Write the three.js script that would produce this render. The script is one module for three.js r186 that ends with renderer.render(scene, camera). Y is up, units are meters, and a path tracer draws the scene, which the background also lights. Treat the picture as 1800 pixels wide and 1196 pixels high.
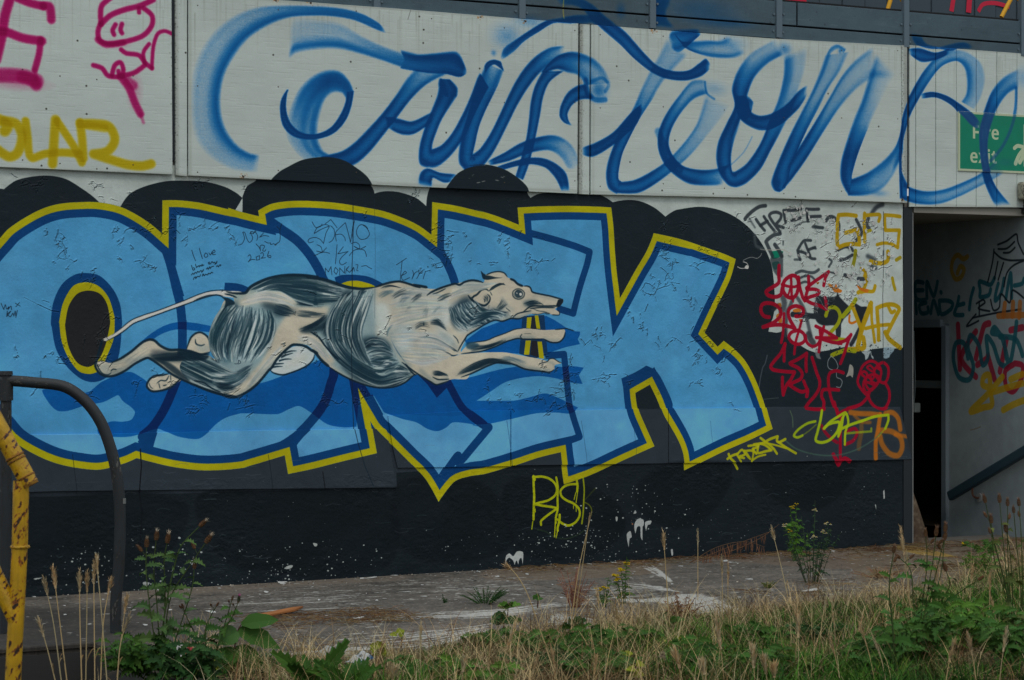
import * as THREE from 'three';
import { mergeGeometries, mergeVertices, toCreasedNormals } from 'three/addons/utils/BufferGeometryUtils.js';
import { RoundedBoxGeometry } from 'three/addons/geometries/RoundedBoxGeometry.js';

const scene = new THREE.Scene();
// ---- camera: a man's eye height, looking along the wall towards the passage -----------------------
const camera = new THREE.PerspectiveCamera(17.44, 1800 / 1196, 0.1, 400);
camera.position.set(0, 1.475, 12.73);
camera.rotation.set(0, -27.1 * Math.PI / 180, 0);
camera.focus = 13.6; camera.userData.fStop = 9;
scene.add(camera);
// ---- overcast daylight: an even grey sky, brighter overhead, and a very soft sun behind the cloud ---
{
  const W = 256, H = 128, D = new Float32Array(W * H * 4);
  for (let y = 0; y < H; y++) for (let x = 0; x < W; x++) {
    const up = Math.sin(((y + 0.5) / H - 0.5) * Math.PI), i = (y * W + x) * 4, wob = 1 + 0.06 * Math.sin(x / W * 6.283 * 3 + up * 5) * Math.max(0, up);
    const b = up > 0 ? (0.62 + 0.78 * up) * wob : 0.3;
    D[i] = b * 0.95; D[i + 1] = b * 1.0; D[i + 2] = b * 1.03; D[i + 3] = 1;
  }
  const sky = new THREE.DataTexture(D, W, H, THREE.RGBAFormat, THREE.FloatType); sky.mapping = THREE.EquirectangularReflectionMapping; sky.magFilter = THREE.LinearFilter; sky.needsUpdate = true;
  scene.background = sky; scene.environment = sky;
}
const sun = new THREE.DirectionalLight(0xfff4e6, 0.8); sun.name = 'sun';
sun.position.set(2, 22, 16); sun.target.position.set(6.5, 0, 0); sun.castShadow = true; sun.shadow.radius = 26; sun.shadow.mapSize.set(2048, 2048);
Object.assign(sun.shadow.camera, { left: -12, right: 12, top: 12, bottom: -12, near: 1, far: 60 }); scene.add(sun, sun.target);
const EXPOSURE = 0.73;

// ---- numbers -----------------------------------------------------------------------------------
function rng(seed) { let s = seed >>> 0; return () => { s = (s + 0x6d2b79f5) | 0; let t = Math.imul(s ^ (s >>> 15), 1 | s); t = (t + Math.imul(t ^ (t >>> 7), 61 | t)) ^ t; return ((t ^ (t >>> 14)) >>> 0) / 4294967296; }; }
const toLinear = (c) => (c <= 0.04045 ? c / 12.92 : Math.pow((c + 0.055) / 1.055, 2.4)), toSRGB = (c) => (c <= 0.0031308 ? c * 12.92 : 1.055 * Math.pow(c, 1 / 2.4) - 0.055);
function hash2(x, y, s) { let h = Math.imul(x, 374761393) + Math.imul(y, 668265263) + Math.imul(s, 974634777); h = Math.imul(h ^ (h >>> 13), 1274126177); return ((h ^ (h >>> 16)) >>> 0) / 4294967296; }
function vnoise(x, y, s) { const ix = Math.floor(x), iy = Math.floor(y), fx = x - ix, fy = y - iy, u = fx * fx * (3 - 2 * fx), v = fy * fy * (3 - 2 * fy), a = hash2(ix, iy, s), b = hash2(ix + 1, iy, s), c = hash2(ix, iy + 1, s), d = hash2(ix + 1, iy + 1, s); return (a + (b - a) * u + (c - a) * v + (a - b - c + d) * u * v) * 2 - 1; }
function fbm(x, y, s, oct = 3) { let t = 0, a = 0.5, n = 0; for (let i = 0; i < oct; i++) { t += a * vnoise(x, y, s + i * 17); n += a; x = x * 2.03 + 1.7; y = y * 2.03 + 4.1; a *= 0.5; } return t / n; }

// ---------------------------------------------------------------------------------------------
// Painting: a surface is a canvas laid out in wall millimetres (across, up). Paths are strings of
// "across,up" points; "!" marks a corner, everything between corners is a smooth curve.
// ---------------------------------------------------------------------------------------------
function parse(str) {
  return str.split(' ').map((t) => { const c = t.endsWith('!'); const n = (c ? t.slice(0, -1) : t).split(',').map(Number); return { x: n[0], y: n[1], w: n[2] ?? 1, c }; });
}
function smooth(str, closed = false, step = 6) {
  const p = typeof str === 'string' ? parse(str) : str, n = p.length, out = [];
  const at = (i) => (closed ? p[(i + n) % n] : p[Math.min(Math.max(i, 0), n - 1)]);
  const last = closed ? n : n - 1;
  for (let i = 0; i < last; i++) {
    const b = at(i), c = at(i + 1), a = b.c ? b : at(i - 1), d = c.c ? c : at(i + 2);
    const L = Math.hypot(c.x - b.x, c.y - b.y), m = Math.max(1, Math.min(60, Math.ceil(L / step)));
    const k1 = b.c || a === b ? 0.0 : 0.5 * Math.min(1, (2 * L) / (Math.hypot(b.x - a.x, b.y - a.y) + L + 1e-6)), k2 = c.c || d === c ? 0.0 : 0.5 * Math.min(1, (2 * L) / (Math.hypot(d.x - c.x, d.y - c.y) + L + 1e-6));
    const t1x = (c.x - a.x) * k1, t1y = (c.y - a.y) * k1, t2x = (d.x - b.x) * k2, t2y = (d.y - b.y) * k2;
    for (let j = 0; j < m; j++) {
      const t = j / m, t2 = t * t, t3 = t2 * t, h0 = 2 * t3 - 3 * t2 + 1, h1 = t3 - 2 * t2 + t, h2 = -2 * t3 + 3 * t2, h3 = t3 - t2;
      out.push({ x: h0 * b.x + h1 * t1x + h2 * c.x + h3 * t2x, y: h0 * b.y + h1 * t1y + h2 * c.y + h3 * t2y, w: b.w + (c.w - b.w) * t });
    }
  }
  if (!closed) out.push(p[n - 1]);
  return out;
}
// n points evenly spaced along a polyline
function even(pts, n) {
  const d = [0];
  for (let i = 1; i < pts.length; i++) d.push(d[i - 1] + Math.hypot(pts[i].x - pts[i - 1].x, pts[i].y - pts[i - 1].y));
  const T = d[d.length - 1], out = [];
  for (let i = 0, j = 0; i < n; i++) {
    const s = (T * i) / (n - 1);
    while (j < pts.length - 2 && d[j + 1] < s) j++;
    const f = d[j + 1] > d[j] ? Math.min(1, (s - d[j]) / (d[j + 1] - d[j])) : 0, a = pts[j], b = pts[j + 1] ?? a;
    out.push({ x: a.x + (b.x - a.x) * f, y: a.y + (b.y - a.y) * f, w: a.w + (b.w - a.w) * f });
  }
  return out;
}
const css = (c, a = 1) => `rgba(${c[0]},${c[1]},${c[2]},${a})`;
const UNIT = 3.571;                                      // the drawing unit for stroke widths, in millimetres
class Surface {
  constructor(u0, v0, u1, v1, width, seed = 1) {
    Object.assign(this, { u0, v0, u1, v1 });
    this.s = width / (u1 - u0);
    this.W = width; this.H = Math.round((v1 - v0) * this.s); this.k = UNIT * this.s;
    this.canvas = document.createElement('canvas'); this.canvas.width = this.W; this.canvas.height = this.H;
    this.g = this.canvas.getContext('2d'); this.g.lineJoin = 'round'; this.g.lineCap = 'round';
    this.r = rng(seed);
  }
  X(u) { return (u - this.u0) * this.s; }
  Y(v) { return (this.v1 - v) * this.s; }
  layer() { const c = document.createElement('canvas'); c.width = this.W; c.height = this.H; const old = this.g; this.g = c.getContext('2d'); this.g.lineJoin = 'round'; this.g.lineCap = 'round'; return { c, old }; }
  merge(l, op = 'source-over', a = 1, filter) { this.g = l.old; this.g.save(); this.g.globalCompositeOperation = op; this.g.globalAlpha = a; if (filter) this.g.filter = filter; this.g.drawImage(l.c, 0, 0); this.g.restore(); }
  seen(pts, pad = 60) { // does the path touch this surface at all?
    let a = 1e9, b = -1e9, c = 1e9, d = -1e9;
    for (const p of pts) { a = Math.min(a, p.x); b = Math.max(b, p.x); c = Math.min(c, p.y); d = Math.max(d, p.y); }
    return b > this.u0 - pad && a < this.u1 + pad && d > this.v0 - pad && c < this.v1 + pad;
  }
  trace(pts) { const g = this.g; g.beginPath(); pts.forEach((p, i) => (i ? g.lineTo(this.X(p.x), this.Y(p.y)) : g.moveTo(this.X(p.x), this.Y(p.y)))); }
  pen(blur, op, pts, pad = 0) {
    this.g.save();
    if (pts && blur) { // keep the soft brush to the patch it touches
      let a = 1e9, b = -1e9, c = 1e9, d = -1e9; for (const p of pts) { a = Math.min(a, this.X(p.x)); b = Math.max(b, this.X(p.x)); c = Math.min(c, this.Y(p.y)); d = Math.max(d, this.Y(p.y)); }
      const m = (pad + blur * 3.2) * this.k + 3; this.g.beginPath(); this.g.rect(Math.floor(a - m), Math.floor(c - m), Math.ceil(b - a + 2 * m), Math.ceil(d - c + 2 * m)); this.g.clip();
    }
    if (blur) this.g.filter = `blur(${(blur * this.k).toFixed(2)}px)`; if (op) this.g.globalCompositeOperation = op; }
  fill(str, col, { a = 1, blur = 0, op } = {}) {
    const pts = smooth(str, true); if (!this.seen(pts, 60 + blur * 12)) return;
    this.pen(blur, op, pts); this.trace(pts); this.g.closePath(); this.g.fillStyle = css(col, a); this.g.fill(); this.g.restore();
  }
  line(str, w, col, { a = 1, blur = 0, op, taper, closed = false, cap = 'round' } = {}) {
    const pts = smooth(str, closed); if (!this.seen(pts, 40 + w * 4)) return;
    const g = this.g; this.pen(blur, op, pts, w);
    const varied = taper || pts.some((p) => p.w !== 1);
    if (!varied) { this.trace(pts); if (closed) g.closePath(); g.lineWidth = w * this.k; g.lineCap = cap; g.strokeStyle = css(col, a); g.stroke(); g.restore(); return; }
    const e = even(pts, Math.max(6, Math.min(160, Math.round(pts.length)))), n = e.length, L = [], R = [];
    for (let i = 0; i < n; i++) {
      const p = e[i], q = e[Math.min(n - 1, i + 1)], o = e[Math.max(0, i - 1)], t = i / (n - 1);
      let tp = 1; if (taper) { const ti = taper[0] > 0 ? Math.min(1, t / taper[0]) : 1, to = taper[1] > 0 ? Math.min(1, (1 - t) / taper[1]) : 1; tp = 0.12 + 0.88 * Math.sqrt(Math.max(0, Math.min(ti, to))); }
      const x = this.X(p.x), y = this.Y(p.y), dx = this.X(q.x) - this.X(o.x), dy = this.Y(q.y) - this.Y(o.y), l = Math.hypot(dx, dy) || 1, h = (w * this.k * p.w * tp) / 2;
      L.push([x - (dy / l) * h, y + (dx / l) * h]); R.push([x + (dy / l) * h, y - (dx / l) * h]);
    }
    g.beginPath(); L.forEach((p, i) => (i ? g.lineTo(...p) : g.moveTo(...p))); R.reverse().forEach((p) => g.lineTo(...p)); g.closePath(); g.fillStyle = css(col, a); g.fill(); g.restore();
  }
  // a bundle of brush hairs between two guide curves
  hatch(A, B, n, w, col, { a = 0.6, blur = 0.5, jit = 0.12, len = [0.35, 1], op, under = 0.32 } = {}) {
    const pa = even(smooth(A), 40), pb = even(smooth(B), 40); if (!this.seen([...pa, ...pb])) return;
    const g = this.g, r = this.r;
    if (under) { const ring = [...pa, ...[...pb].reverse()]; this.pen(2.2, op, ring, 0); this.trace(ring); g.closePath(); g.fillStyle = css(col, a * under); g.fill(); g.restore(); }
    this.pen(0, op); const soft = blur ? Math.max(0.6, blur * this.k) : 0;
    for (let i = 0; i < n; i++) {
      const t = Math.min(1, Math.max(0, (i + 0.5) / n + (r() - 0.5) * jit)), L = len[0] + (len[1] - len[0]) * r(), s0 = r() * (1 - L), m = 14, ww = w * this.k * (0.5 + r()), bow = (r() - 0.5) * jit;
      const P = [];
      for (let j = 0; j <= m; j++) {
        const f = (s0 + (L * j) / m) * 39, q = Math.min(38, Math.floor(f)), e = f - q, tt = t + bow * Math.sin((j / m) * 3.14);
        const ax = pa[q].x + (pa[q + 1].x - pa[q].x) * e, ay = pa[q].y + (pa[q + 1].y - pa[q].y) * e, bx = pb[q].x + (pb[q + 1].x - pb[q].x) * e, by = pb[q].y + (pb[q + 1].y - pb[q].y) * e;
        P.push([this.X(ax + (bx - ax) * tt), this.Y(ay + (by - ay) * tt)]);
      }
      g.beginPath();
      for (let j = 0; j <= m; j++) { const h = ww * Math.sin(((j + 0.4) / (m + 0.8)) * 3.14) * 0.5, q = P[Math.min(m, j + 1)], o = P[Math.max(0, j - 1)], dx = q[0] - o[0], dy = q[1] - o[1], l = Math.hypot(dx, dy) || 1; const x = P[j][0] - (dy / l) * h, y = P[j][1] + (dx / l) * h; j ? g.lineTo(x, y) : g.moveTo(x, y); }
      for (let j = m; j >= 0; j--) { const h = ww * Math.sin(((j + 0.4) / (m + 0.8)) * 3.14) * 0.5, q = P[Math.min(m, j + 1)], o = P[Math.max(0, j - 1)], dx = q[0] - o[0], dy = q[1] - o[1], l = Math.hypot(dx, dy) || 1; g.lineTo(P[j][0] + (dy / l) * h, P[j][1] - (dx / l) * h); }
      g.closePath(); const al = a * (0.45 + 0.55 * r());
      if (soft) { g.fillStyle = css(col, al * 0.35); g.fill(); g.lineWidth = soft; g.strokeStyle = css(col, al * 0.3); g.stroke(); g.lineWidth = soft * 2; g.strokeStyle = css(col, al * 0.14); g.stroke(); g.fillStyle = css(col, al * 0.55); g.fill(); } else { g.fillStyle = css(col, al); g.fill(); }
    }
    g.restore();
  }
  // flecks of paint in an elliptical patch
  flecks(cu, cv, ru, rv, n, size, col, { a = 0.9, stretch = 1 } = {}) {
    const g = this.g, r = this.r; g.save(); g.fillStyle = css(col, a);
    for (let i = 0; i < n; i++) {
      const q = Math.sqrt(r()) , an = r() * 6.283, x = this.X(cu + Math.cos(an) * ru * q), y = this.Y(cv + Math.sin(an) * rv * q), s = size * this.k * (0.25 + r() * r() * 1.3);
      g.beginPath(); g.ellipse(x, y, s * stretch, s, r() * 0.6 - 0.3, 0, 6.29); g.fill();
    }
    g.restore();
  }
  // ---- spray: a density field, so that fans of paint build up where they cross and keep their grain
  sprayField() { return new Float32Array(this.W * this.H); }
  // a swept band between two edges; prof = paint density across it (evenly spaced), [start, end] or one
  sweep(F, A, B, prof, { fade, a = 1, join } = {}) {
    fade ??= join ? [1, 1] : [0, 0];
    const sa = smooth(A), sb = smooth(B); if (!this.seen([...sa, ...sb], 30)) return;
    const len = (p) => p.reduce((s, q, i) => s + (i ? Math.hypot(q.x - p[i - 1].x, q.y - p[i - 1].y) : 0), 0), n = Math.ceil(Math.max(len(sa), len(sb)) * this.s * 1.5) + 2;
    const ea = even(sa, n), eb = even(sb, n), p0 = Array.isArray(prof[0]) ? prof : [prof, prof], T = new Map();
    const val = (p, t) => { const f = t * (p.length - 1), i = Math.min(p.length - 2, Math.floor(f)); return p[i] + (p[i + 1] - p[i]) * (f - i); };
    for (let i = 0; i < n; i++) {
      const s = i / (n - 1), x0 = this.X(ea[i].x), y0 = this.Y(ea[i].y), x1 = this.X(eb[i].x), y1 = this.Y(eb[i].y), m = Math.ceil(Math.hypot(x1 - x0, y1 - y0) * 1.5) + 2;
      const fs = s * (p0.length - 1), ki = Math.min(p0.length - 2, Math.floor(fs)), kf = fs - ki;
      let end = 1; const dl = Math.min(i, n - 1 - i) / (Math.min(n * 0.12, 20 * this.k) + 1); if (dl < 1) end = i < n / 2 ? fade[0] + (1 - fade[0]) * dl : fade[1] + (1 - fade[1]) * dl;
      for (let j = 0; j < m; j++) {
        const t = j / (m - 1), X = Math.round(x0 + (x1 - x0) * t), Y = Math.round(y0 + (y1 - y0) * t);
        if (X < 0 || Y < 0 || X >= this.W || Y >= this.H) continue;
        const d = a * end * (val(p0[ki], t) * (1 - kf) + val(p0[ki + 1], t) * kf), key = Y * this.W + X, o = T.get(key);
        if (o === undefined || o < d) T.set(key, d);
      }
    }
    this.joins ??= {}; const last = join && this.joins[join];
    for (const [k, d] of T) { const o = last ? last.get(k) ?? 0 : 0; if (d > o) F[k] += d - o; }
    if (last) for (const [k, d] of last) if ((T.get(k) ?? 0) < d) T.set(k, d);
    if (join) this.joins[join] = T;
  }
  puff(F, u, v, ru, rv, a) {
    const x = this.X(u), y = this.Y(v), rx = ru * this.s, ry = rv * this.s;
    for (let Y = Math.max(0, Math.floor(y - ry * 2)); Y < Math.min(this.H, y + ry * 2); Y++) for (let X = Math.max(0, Math.floor(x - rx * 2)); X < Math.min(this.W, x + rx * 2); X++) { const q = ((X - x) / rx) ** 2 + ((Y - y) / ry) ** 2; if (q < 4) F[Y * this.W + X] += a * Math.exp(-q * 1.6) * (1 - q / 4); }
  }
  dot(F, str, w, a) { // a soft can line into a density field
    const pts = smooth(str); if (!this.seen(pts, 60)) return; const T = new Map(), n = Math.ceil(pts.length * 2), e = even(pts, n);
    for (const p of e) { const x = this.X(p.x), y = this.Y(p.y), R = (w * p.w * this.k) / 2; for (let Y = Math.floor(y - R * 1.5); Y <= y + R * 1.5; Y++) for (let X = Math.floor(x - R * 1.5); X <= x + R * 1.5; X++) { if (X < 0 || Y < 0 || X >= this.W || Y >= this.H) continue; const q = Math.hypot(X - x, Y - y) / R, d = a * Math.max(0, q < 0.7 ? 1 : 1 - (q - 0.7) / 0.7), k = Y * this.W + X; if (d > (T.get(k) ?? 0)) T.set(k, d); } }
    for (const [k, d] of T) F[k] += d;
  }
  lay(F, thin, full, deep, grain = 0.35, soft = 1) {
    const { W, H } = this, img = this.g.getImageData(0, 0, W, H), D = img.data, r = this.r;
    let S = F; if (soft) { S = boxBlur(F, W, H, Math.max(1, Math.round(soft * this.k))); }
    for (let i = 0; i < W * H; i++) {
      let d = S[i]; if (d < 0.012) continue;
      d *= 1 + (r() - 0.5) * grain * 2 * Math.max(0.15, 1.1 - d) + (r() - 0.5) * grain * 0.3;
      if (d <= 0) continue;
      const cover = 1 - Math.exp(-d * 2.7), t = Math.min(1, d * 1.15), t2 = Math.min(1, Math.max(0, (d - 0.95) / 0.9));
      for (let c = 0; c < 3; c++) { const col = (thin[c] + (full[c] - thin[c]) * t) * (1 - t2) + deep[c] * t2; D[i * 4 + c] = D[i * 4 + c] * (1 - cover) + col * cover; }
    }
    this.g.putImageData(img, 0, 0);
  }
  // mottle and fine tooth of a weathered painted surface
  weather(fine, broad, seed, across = 1) {
    const { W, H } = this, img = this.g.getImageData(0, 0, W, H), D = img.data, r = this.r;
    for (let y = 0; y < H; y++) for (let x = 0; x < W; x++) {
      const u = this.u0 + x / this.s, v = y / this.s, n = fbm(u / (420 * across), v / 420, seed) * 0.6 + fbm(u / (60 * across), v / 60, seed + 7) * 0.4, m = 1 + n * broad + (r() - 0.5) * fine, i = (y * W + x) * 4;
      D[i] *= m; D[i + 1] *= m; D[i + 2] *= m;
    }
    this.g.putImageData(img, 0, 0);
  }
  // short branching cracks and lifted paint edges; drawn as dark gaps with a painted highlight beside each, and into the relief as steps
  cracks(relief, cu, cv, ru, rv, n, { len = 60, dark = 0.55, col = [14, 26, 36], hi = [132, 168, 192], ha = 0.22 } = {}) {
    const r = this.r, walk = (x, y, d, L, depth) => {
      const m = 3 + Math.floor(r() * 8), P = [[x, y]];
      for (let j = 0; j < m; j++) { d += (r() - 0.5) * (r() < 0.3 ? 2.6 : 0.9); const l = (L / m) * (0.4 + 1.2 * r()); x += Math.cos(d) * l; y += Math.sin(d) * l; P.push([x, y]); if (depth && r() < 0.22) walk(x, y, d + (r() < 0.5 ? 1.2 : -1.2), L * (0.2 + 0.4 * r()), depth - 1); }
      for (let j = 0; j < m; j++) {
        const a = P[j], b = P[j + 1], open = r(), g = this.g; if (open < 0.18) continue;
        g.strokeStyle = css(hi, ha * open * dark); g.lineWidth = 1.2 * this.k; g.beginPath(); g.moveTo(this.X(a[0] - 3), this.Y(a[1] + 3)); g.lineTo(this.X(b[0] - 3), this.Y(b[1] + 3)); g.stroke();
        g.strokeStyle = css(col, dark * (0.2 + 0.7 * open * open)); g.lineWidth = (0.35 + 1.1 * open * open * r()) * this.k; g.beginPath(); g.moveTo(this.X(a[0]), this.Y(a[1])); g.lineTo(this.X(b[0]), this.Y(b[1])); g.stroke();
        if (relief) { const R = relief.g; R.strokeStyle = `rgba(255,255,255,${0.35 * open})`; R.lineWidth = 3.2 * relief.k; R.beginPath(); R.moveTo(relief.X(a[0] - 4), relief.Y(a[1] + 4)); R.lineTo(relief.X(b[0] - 4), relief.Y(b[1] + 4)); R.stroke(); R.strokeStyle = `rgba(0,0,0,${0.9 * open})`; R.lineWidth = 1.4 * relief.k; R.beginPath(); R.moveTo(relief.X(a[0]), relief.Y(a[1])); R.lineTo(relief.X(b[0]), relief.Y(b[1])); R.stroke(); }
      }
    };
    for (let c = 0; c < n; c += 3) { // cracks come in loose families
      const q = Math.sqrt(r()), an = r() * 6.283, x = cu + Math.cos(an) * ru * q, y = cv + Math.sin(an) * rv * q, d0 = (r() < 0.55 ? 0 : 1.57) + (r() - 0.5) * 0.7, k = 1 + Math.floor(r() * r() * 6);
      if (x < this.u0 - 60 || x > this.u1 + 60) continue;
      for (let i = 0; i < k; i++) walk(x + (r() - 0.5) * 150, y + (r() - 0.5) * 110, d0 + (r() - 0.5) * 0.8, len * (0.35 + r() * r() * 1.9), 2);
    }
  }
  // paint colours are mixed as they look in flat daylight; turn them into base colours
  albedo(K = 2.0) {
    const lut = new Uint8Array(256); for (let i = 0; i < 256; i++) lut[i] = Math.round(255 * toSRGB(Math.min(0.86, toLinear(i / 255) * K)));
    const img = this.g.getImageData(0, 0, this.W, this.H), D = img.data;
    for (let i = 0; i < D.length; i += 4) { D[i] = lut[D[i]]; D[i + 1] = lut[D[i + 1]]; D[i + 2] = lut[D[i + 2]]; }
    this.g.putImageData(img, 0, 0); return this;
  }
  texture(srgb = true) { const t = new THREE.CanvasTexture(this.canvas); if (srgb) t.colorSpace = THREE.SRGBColorSpace; t.wrapS = t.wrapT = THREE.ClampToEdgeWrapping; t.anisotropy = 8; return t; }
}
function boxBlur(F, W, H, R) {
  let a = F;
  for (let pass = 0; pass < 2; pass++) {
    const b = new Float32Array(W * H), c = new Float32Array(W * H), n = 2 * R + 1;
    for (let y = 0; y < H; y++) { let s = 0; for (let x = -R; x <= R; x++) s += a[y * W + Math.min(W - 1, Math.max(0, x))]; for (let x = 0; x < W; x++) { b[y * W + x] = s / n; s += a[y * W + Math.min(W - 1, x + R + 1)] - a[y * W + Math.max(0, x - R)]; } }
    for (let x = 0; x < W; x++) { let s = 0; for (let y = -R; y <= R; y++) s += b[Math.min(H - 1, Math.max(0, y)) * W + x]; for (let y = 0; y < H; y++) { c[y * W + x] = s / n; s += b[Math.min(H - 1, y + R + 1) * W + x] - b[Math.max(0, y - R) * W + x]; } }
    a = c;
  }
  return a;
}

// ---- the paint colours, as they look in flat daylight ------------------------------------------
const WHITE = [150, 159, 156], CLOUD = [20, 29, 35], BAND = [36, 44, 51], PLINTH = [17, 25, 30], FACE = [62, 126, 168], FACE2 = [78, 138, 180], EDGE = [2, 50, 96], YEL = [146, 140, 10], CREAM = [163, 157, 141], INK = [10, 30, 42], SLATE = [112, 134, 138], TEAL = [20, 54, 72],
  RED = [128, 2, 28], GOLD = [142, 116, 4], LIME = [136, 156, 14], ORANGE = [158, 88, 18], SPRAYBLACK = [34, 41, 47], DULLYEL = [140, 146, 6];
const LETTERS = '2937,1530 2994,1783 3108,1957 3199,2065 3249,2120 3348,2188 3449,2241 3550,2271 3669,2284 3781,2286 3902,2266 3998,2226 4094,2169 4169,2110! 4171,2309! 4271,2312 4406,2301 4587,2267 4582,2276 4673,2252 4783,2229! 4777,2264! 4857,2305 4969,2326 5100,2332 5280,2326 5472,2304 5618,2281 5765,2236 5863,2193 5943,2141! 5948,2349! 6113,2331 6310,2295 6259,2310 6413,2270 6567,2219! 6557,2331! 6724,2343 6934,2352 7148,2353 7251,2350! 7269,2217 7280,2066 7294,1925 7318,1751! 7441,1946 7518,2061 7562,2148 7576,2188! 7695,2169 7863,2130 7579,2182 7692,2170 7828,2143 7978,2102 8128,2061 8227,2026! 8186,1899 8128,1790 8070,1691 7978,1524! 8082,1430! 8130,1470! 8198,1425 8124,1468 8211,1417 8305,1332 8386,1207 8453,1058 8487,955 8519,866! 8332,793 8130,723 7816,599! 7802,709 7765,799 7700,901 7648,979 7603,1080 7548,1178! 7436,1124! 7455,1015 7507,904 7577,767! 7328,676 7101,589 6898,532! 6884,622 6868,744! 6706,713 6524,664 6321,616 6205,603 6099,569 5994,447! 5901,596 5774,715 5660,822 5557,918 5521,968! 5535,897 5560,767! 5344,725 5122,679 4967,653! 4945,768! 4795,729 4688,701 4764,708 4587,691 4406,691 4227,717 4094,750 4007,774! 3937,746 3790,712 3669,722 3533,752 3407,805 3282,882 3199,974 3051,1141 2953,1386';
function paintWall(S, R) {
  const g = S.g, all = (v0, v1, col) => { g.fillStyle = css(col); g.fillRect(0, S.Y(v1), S.W, S.Y(v0) - S.Y(v1)); };
  all(-300, 3000, WHITE);
  // the pale end of the wall keeps older layers: grey and black writing, gold and orange tags
  S.fill('8520,2083 8614,2085 8590,2052 8567,2037 8520,2036', [6, 100, 78]); S.fill('8526,2007 8579,2013 8579,1969 8538,1961', [6, 100, 78]);
  S.fill('8508,2036 8579,2042 8608,2082 8614,2023 8608,1910 8567,1915 8532,1953', SPRAYBLACK, { a: 0.75, blur: 1 });
  // ---- black clouds behind the big letters
  const clouds = ['2953,2215 3075,2317 3149,2348 3220,2346! 3298,2402 3449,2432 3576,2419 3686,2360 3755,2312 3807,2263! 3704,2068 3199,1810 2953,1807', '3906,2253! 3963,2335 4050,2384 4183,2422 4316,2431 4451,2427 4568,2400 4641,2364 4675,2337! 4496,2118 4138,2077',
    '4673,2337! 4705,2409 4764,2454 4655,2520 4853,2588 5233,2611 5424,2583 5521,2448 5545,2409 5552,2378! 5424,2192 4857,2179', '5548,2378! 5550,2391 5618,2407 5716,2405 5834,2373 5910,2319! 5814,2111 5424,2192', '5906,2319! 5913,2384 5933,2439 6013,2550 6214,2612 6310,2615 6536,2540 6625,2437 6635,2415 6653,2395! 6619,2266 6007,2278',
    '6648,2395! 6703,2421 6766,2432 6934,2444 7148,2435 7213,2413 7264,2384! 7148,2233 6619,2266', '7256,2384! 7365,2403 7474,2397 7584,2357 7670,2299! 7474,2051 7256,2047', '7664,2298! 7751,2347 7919,2368 7749,2346 7920,2373 8058,2364 8198,2324 8315,2257 8410,2170 8481,2072 8519,1983 8538,1874 8546,1724 8529,1624 8493,1564! 8479,1537! 8461,1467! 7801,1086! 7360,1844!'];
  for (const c of clouds) S.fill(c, CLOUD);
  S.fill('4676,2335! 4949,2356! 5548,2374! 5908,2316! 5948,2404! 6655,2392! 7261,2383! 7667,2292! 7667,2000! 4676,1951!', CLOUD); S.fill('2244,2039! 3199,2344! 3215,2059! 2873,496! 1643,540!', CLOUD);
  S.fill('2872,2132! 3199,2139! 4138,2111! 4950,2251! 6108,2281! 7639,2225! 8222,2176! 8500,1609! 8500,1557! 8494,1533! 8563,1525! 8594,1531! 8638,1557! 8650,1497! 8694,1473! 8745,1444! 8821,1407! 8878,1389! 8948,1399! 8946,1397! 8998,1405! 9075,1420! 9133,1426! 9269,1396! 9322,1396! 9374,1412! 9466,1420! 9532,1412! 9612,1420! 9890,1418! 9890,-564! 2555,-134!', CLOUD);
  // black sprayed shapes inside the pale end
  S.fill('8895,1782 8946,1777 9010,1775 9059,1784 9068,1816 9081,1784 9120,1747 9165,1710 9178,1668 9126,1625 9094,1577! 9036,1577 9010,1577 8946,1577 8895,1603 8870,1676', [26, 32, 38], { blur: 0.8 });
  S.line('8694,1652 8783,1647 8846,1642 8910,1637', 11, [30, 36, 42], { blur: 0.6 }); S.line('8732,1767 8783,1699 8814,1615 8846,1505', 8, [52, 58, 62], { blur: 1.2, a: 0.85 }); S.line('8827,1515 8846,1479 8865,1457', 13, [44, 50, 54], { blur: 1.2, a: 0.9 });
  S.line('8613,1766 8625,1725 8613,1683', 12, [48, 54, 60], { blur: 1.4, a: 0.8 }); S.line('8694,1757 8669,1704 8644,1662 8638,1505', 8, [44, 50, 56], { blur: 1.2, a: 0.8 }); S.line('9083,1611 9080,1558 9070,1495', 9, [30, 36, 42], { blur: 0.5 });
  S.fill('9217,1732 9269,1711 9322,1706 9295,1647 9279,1561 9260,1604 9230,1668', [24, 30, 36], { blur: 0.6 }); S.line('9269,1572 9230,1508 9185,1444', 9, [34, 40, 46], { blur: 0.7 }); S.fill('9056,1598 9097,1603 9094,1497 9059,1503', [32, 38, 44], { blur: 0.5 });
  S.line('8531,1682 8581,1714 8594,1651', 8, [30, 36, 42], { blur: 0.8 });
  // grey-black letters: three / ke ...
  const K1 = (s, w = 5.2, a = 0.9) => S.line(s, w * 1.2, SPRAYBLACK, { a, blur: 0.55 });
  K1('8470,2395 8421,2388 8369,2360 8325,2325 8302,2300', 6); S.line('8337,2306 8357,2277 8383,2244', 4, SPRAYBLACK, { a: 0.6, blur: 1 }); K1('8392,2300 8427,2259 8462,2226'); K1('8427,2259 8485,2290'); K1('8456,2321 8497,2271 8543,2223');
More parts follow.
